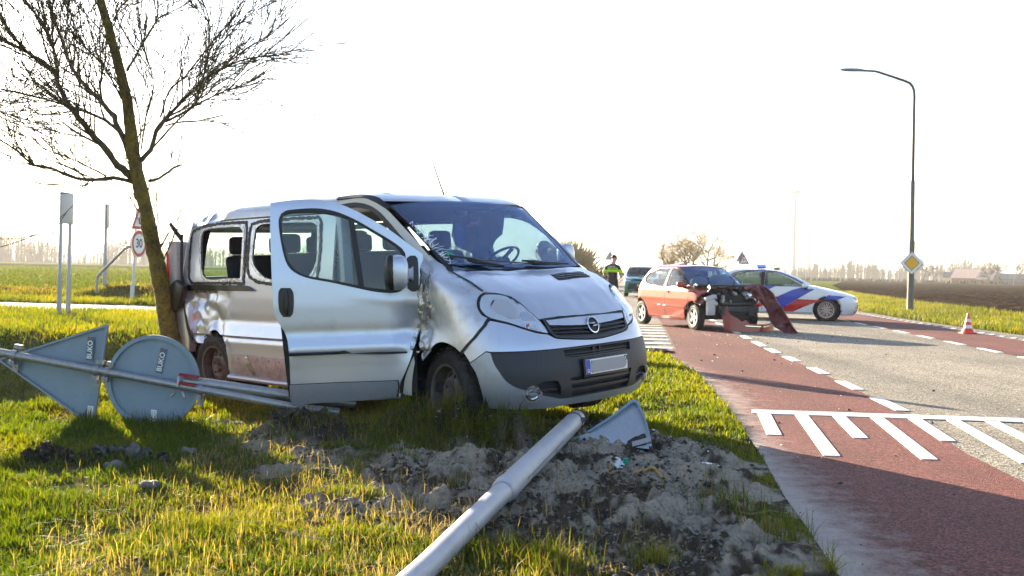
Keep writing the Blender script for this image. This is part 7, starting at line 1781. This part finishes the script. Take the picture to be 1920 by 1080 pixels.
for i, (px, d, h, sp) in enumerate([(1728, 290, 11, .8), (1748, 320, 8, .8), (1872, 300, 11, .85), (1900, 290, 14, .85), (1935, 300, 15, .85), (1855, 310, 8, .8)]):
    far_tree('farm_tree', ('bare tree behind the priority sign', 'low bare tree right of the priority sign', 'round bare tree right of the brick barn', 'large bare tree at the right edge beyond the field', 'tall bare tree just outside the right edge', 'small bare tree touching the brick barn')[i], (pxw(px, d), d, 0), h, sp, 120 + i, 'bare trees round the farm', 'fartwig', 1.1, 1, .22)
# farm
def barn(name, label, loc, rz, L_, W_, eh, rh, wall, roof, extra=None):
    t = thing(name, label, 'building', loc, rz); mb = MB(); g = [(-W_ / 2, 0), (W_ / 2, 0), (W_ / 2, eh), (0, rh), (-W_ / 2, eh)]; mb.prism(g, -L_ / 2, L_ / 2, 'y'); mb.build('wall', M[wall], t, smooth=False)
    ov = .4
    for s_ in (-1, 1):
        r = MB(); sl_ = (rh - eh) / (W_ / 2); r.prism([(0, rh + .12), (s_ * (W_ / 2 + ov), eh - sl_ * ov + .12), (s_ * (W_ / 2 + ov), eh - sl_ * ov + .0), (0, rh)], -L_ / 2 - ov, L_ / 2 + ov, 'y'); r.build('roof', M[roof], t, smooth=False)
    if extra: extra(t)
    return t
def ex1(t):
    mb = MB(); mb.box((0.0, -5.56, 1.3), (1.9, .12, 1.2)); w = mb.build('window', M['white'], t, smooth=False)
    for x in (-.48, .48): mb = MB(); mb.box((x, -5.64, 1.3), (.7, .06, .9)); mb.build('pane', M['darkglass'], w, smooth=False)
    mb = MB(); mb.box((2.2, 3, 4.2), (.6, .6, 1.2)); mb.build('chimney', M['brickwall'], t, smooth=False)
barn('brick_barn', 'large brick barn with a pale tiled roof beyond the ploughed field', (pxw(1824, 330), 330, 0), RAD(45), 11, 8, 2.0, 4.7, 'brickwall', 'rooftile', ex1)
barn('small_brick_house', 'small dark brick house right of the large barn', (pxw(1852, 322), 322, 0), RAD(35), 5, 4.6, 1.7, 3.7, 'brickwall', 'roofdark')
barn('yellow_house', 'yellow gabled house left of the large brick barn', (pxw(1788, 345), 345, 0), RAD(60), 6, 4.6, 2.2, 3.8, 'plaster', 'roofdark')
barn('low_shed', 'long low dark shed at the right edge behind the trees', (pxw(1895, 340), 340, 0), RAD(85), 20, 7, 2.0, 3.6, 'roofdark', 'roofdark')
# wind turbines
def turbine(loc, hub, rot, yaw, label):
    t = thing('wind_turbine', label, 'wind turbine', loc, yaw, 'wind turbines in the haze'); mb = MB(); mb.tube([(0, 0, -1), (0, 0, hub * .5), (0, 0, hub)], [hub * .024, hub * .018, hub * .012], 16); mb.build('tower', M['turbine'], t)
    mb = MB(); mb.box((0, hub * .02, hub + hub * .012), (hub * .035, hub * .10, hub * .036)); n_ = mb.build('nacelle', M['turbine'], t, bev=hub * .006)
    mb = MB(); blob(mb, (0, -hub * .04, hub + hub * .012), (hub * .018, hub * .025, hub * .018), 12); mb.build('hub', M['turbine'], t)
    R = hub * .48
    for k in range(3):
        a = rot + 2 * pi * k / 3; d = Vector((sin(a), 0, cos(a))); s_ = Vector((cos(a), 0, -sin(a))); c = Vector((0, -hub * .045, hub * 1.012)); prof = [(0, .014), (.12, .028), (.3, .022), (.7, .011), (1, .003)]; V = []; F = []
        for (u, w) in prof:
            p = c + d * R * u; w *= R * 1.6
            V += [tuple(p - s_ * w * .35), tuple(p + Vector((0, -w * .16, 0))), tuple(p + s_ * w * .65), tuple(p + Vector((0, w * .16, 0)))]
        for i in range(len(prof) - 1):
            for j in range(4): F.append((i * 4 + j, i * 4 + (j + 1) % 4, (i + 1) * 4 + (j + 1) % 4, (i + 1) * 4 + j))
        F.append((0, 3, 2, 1)); mesh_obj('blade', V, F, M['turbine'], t, smooth=False)
for i, (px, hy, by, d, rot, lab) in enumerate([(1487, 352, 511, 900, .55, 'nearest and tallest pale wind turbine, first from the left'), (1515, 388, 512, 1120, 1.25, 'second pale wind turbine from the left'), (1545, 412, 513, 1380, .2, 'third pale wind turbine from the left'), (1561, 430, 513, 1650, .8, 'fourth pale wind turbine from the left'), (1573, 442, 514, 1900, 1.6, 'fifth and smallest pale wind turbine'), (1876, 458, 522, 1800, .4, 'lone faint wind turbine above the farm trees'), (1763, 466, 520, 1900, 1.0, 'lone faint wind turbine right of the priority sign')]):
    hub = (by - hy) / 1866.7 * d; turbine((pxw(px, d), d, 0), hub, rot, .5, lab)
# ------------------------------------------------------------------ haze (air)
hz = bpy.data.materials.new('haze'); hz.use_nodes = True
t = hz.node_tree; t.nodes.remove(t.nodes['Principled BSDF'])
pv = t.nodes.new('ShaderNodeVolumePrincipled')
pv.inputs['Color'].default_value = (1.0, .98, .94, 1); pv.inputs['Density'].default_value = .00038; pv.inputs['Anisotropy'].default_value = .12
t.links.new(pv.outputs[0], t.nodes['Material Output'].inputs['Volume'])
mb = MB(); mb.box((0, 1800, 78.0), (5200, 4700, 162.0))
hb = mb.build('haze', hz, smooth=False); stuff(hb)
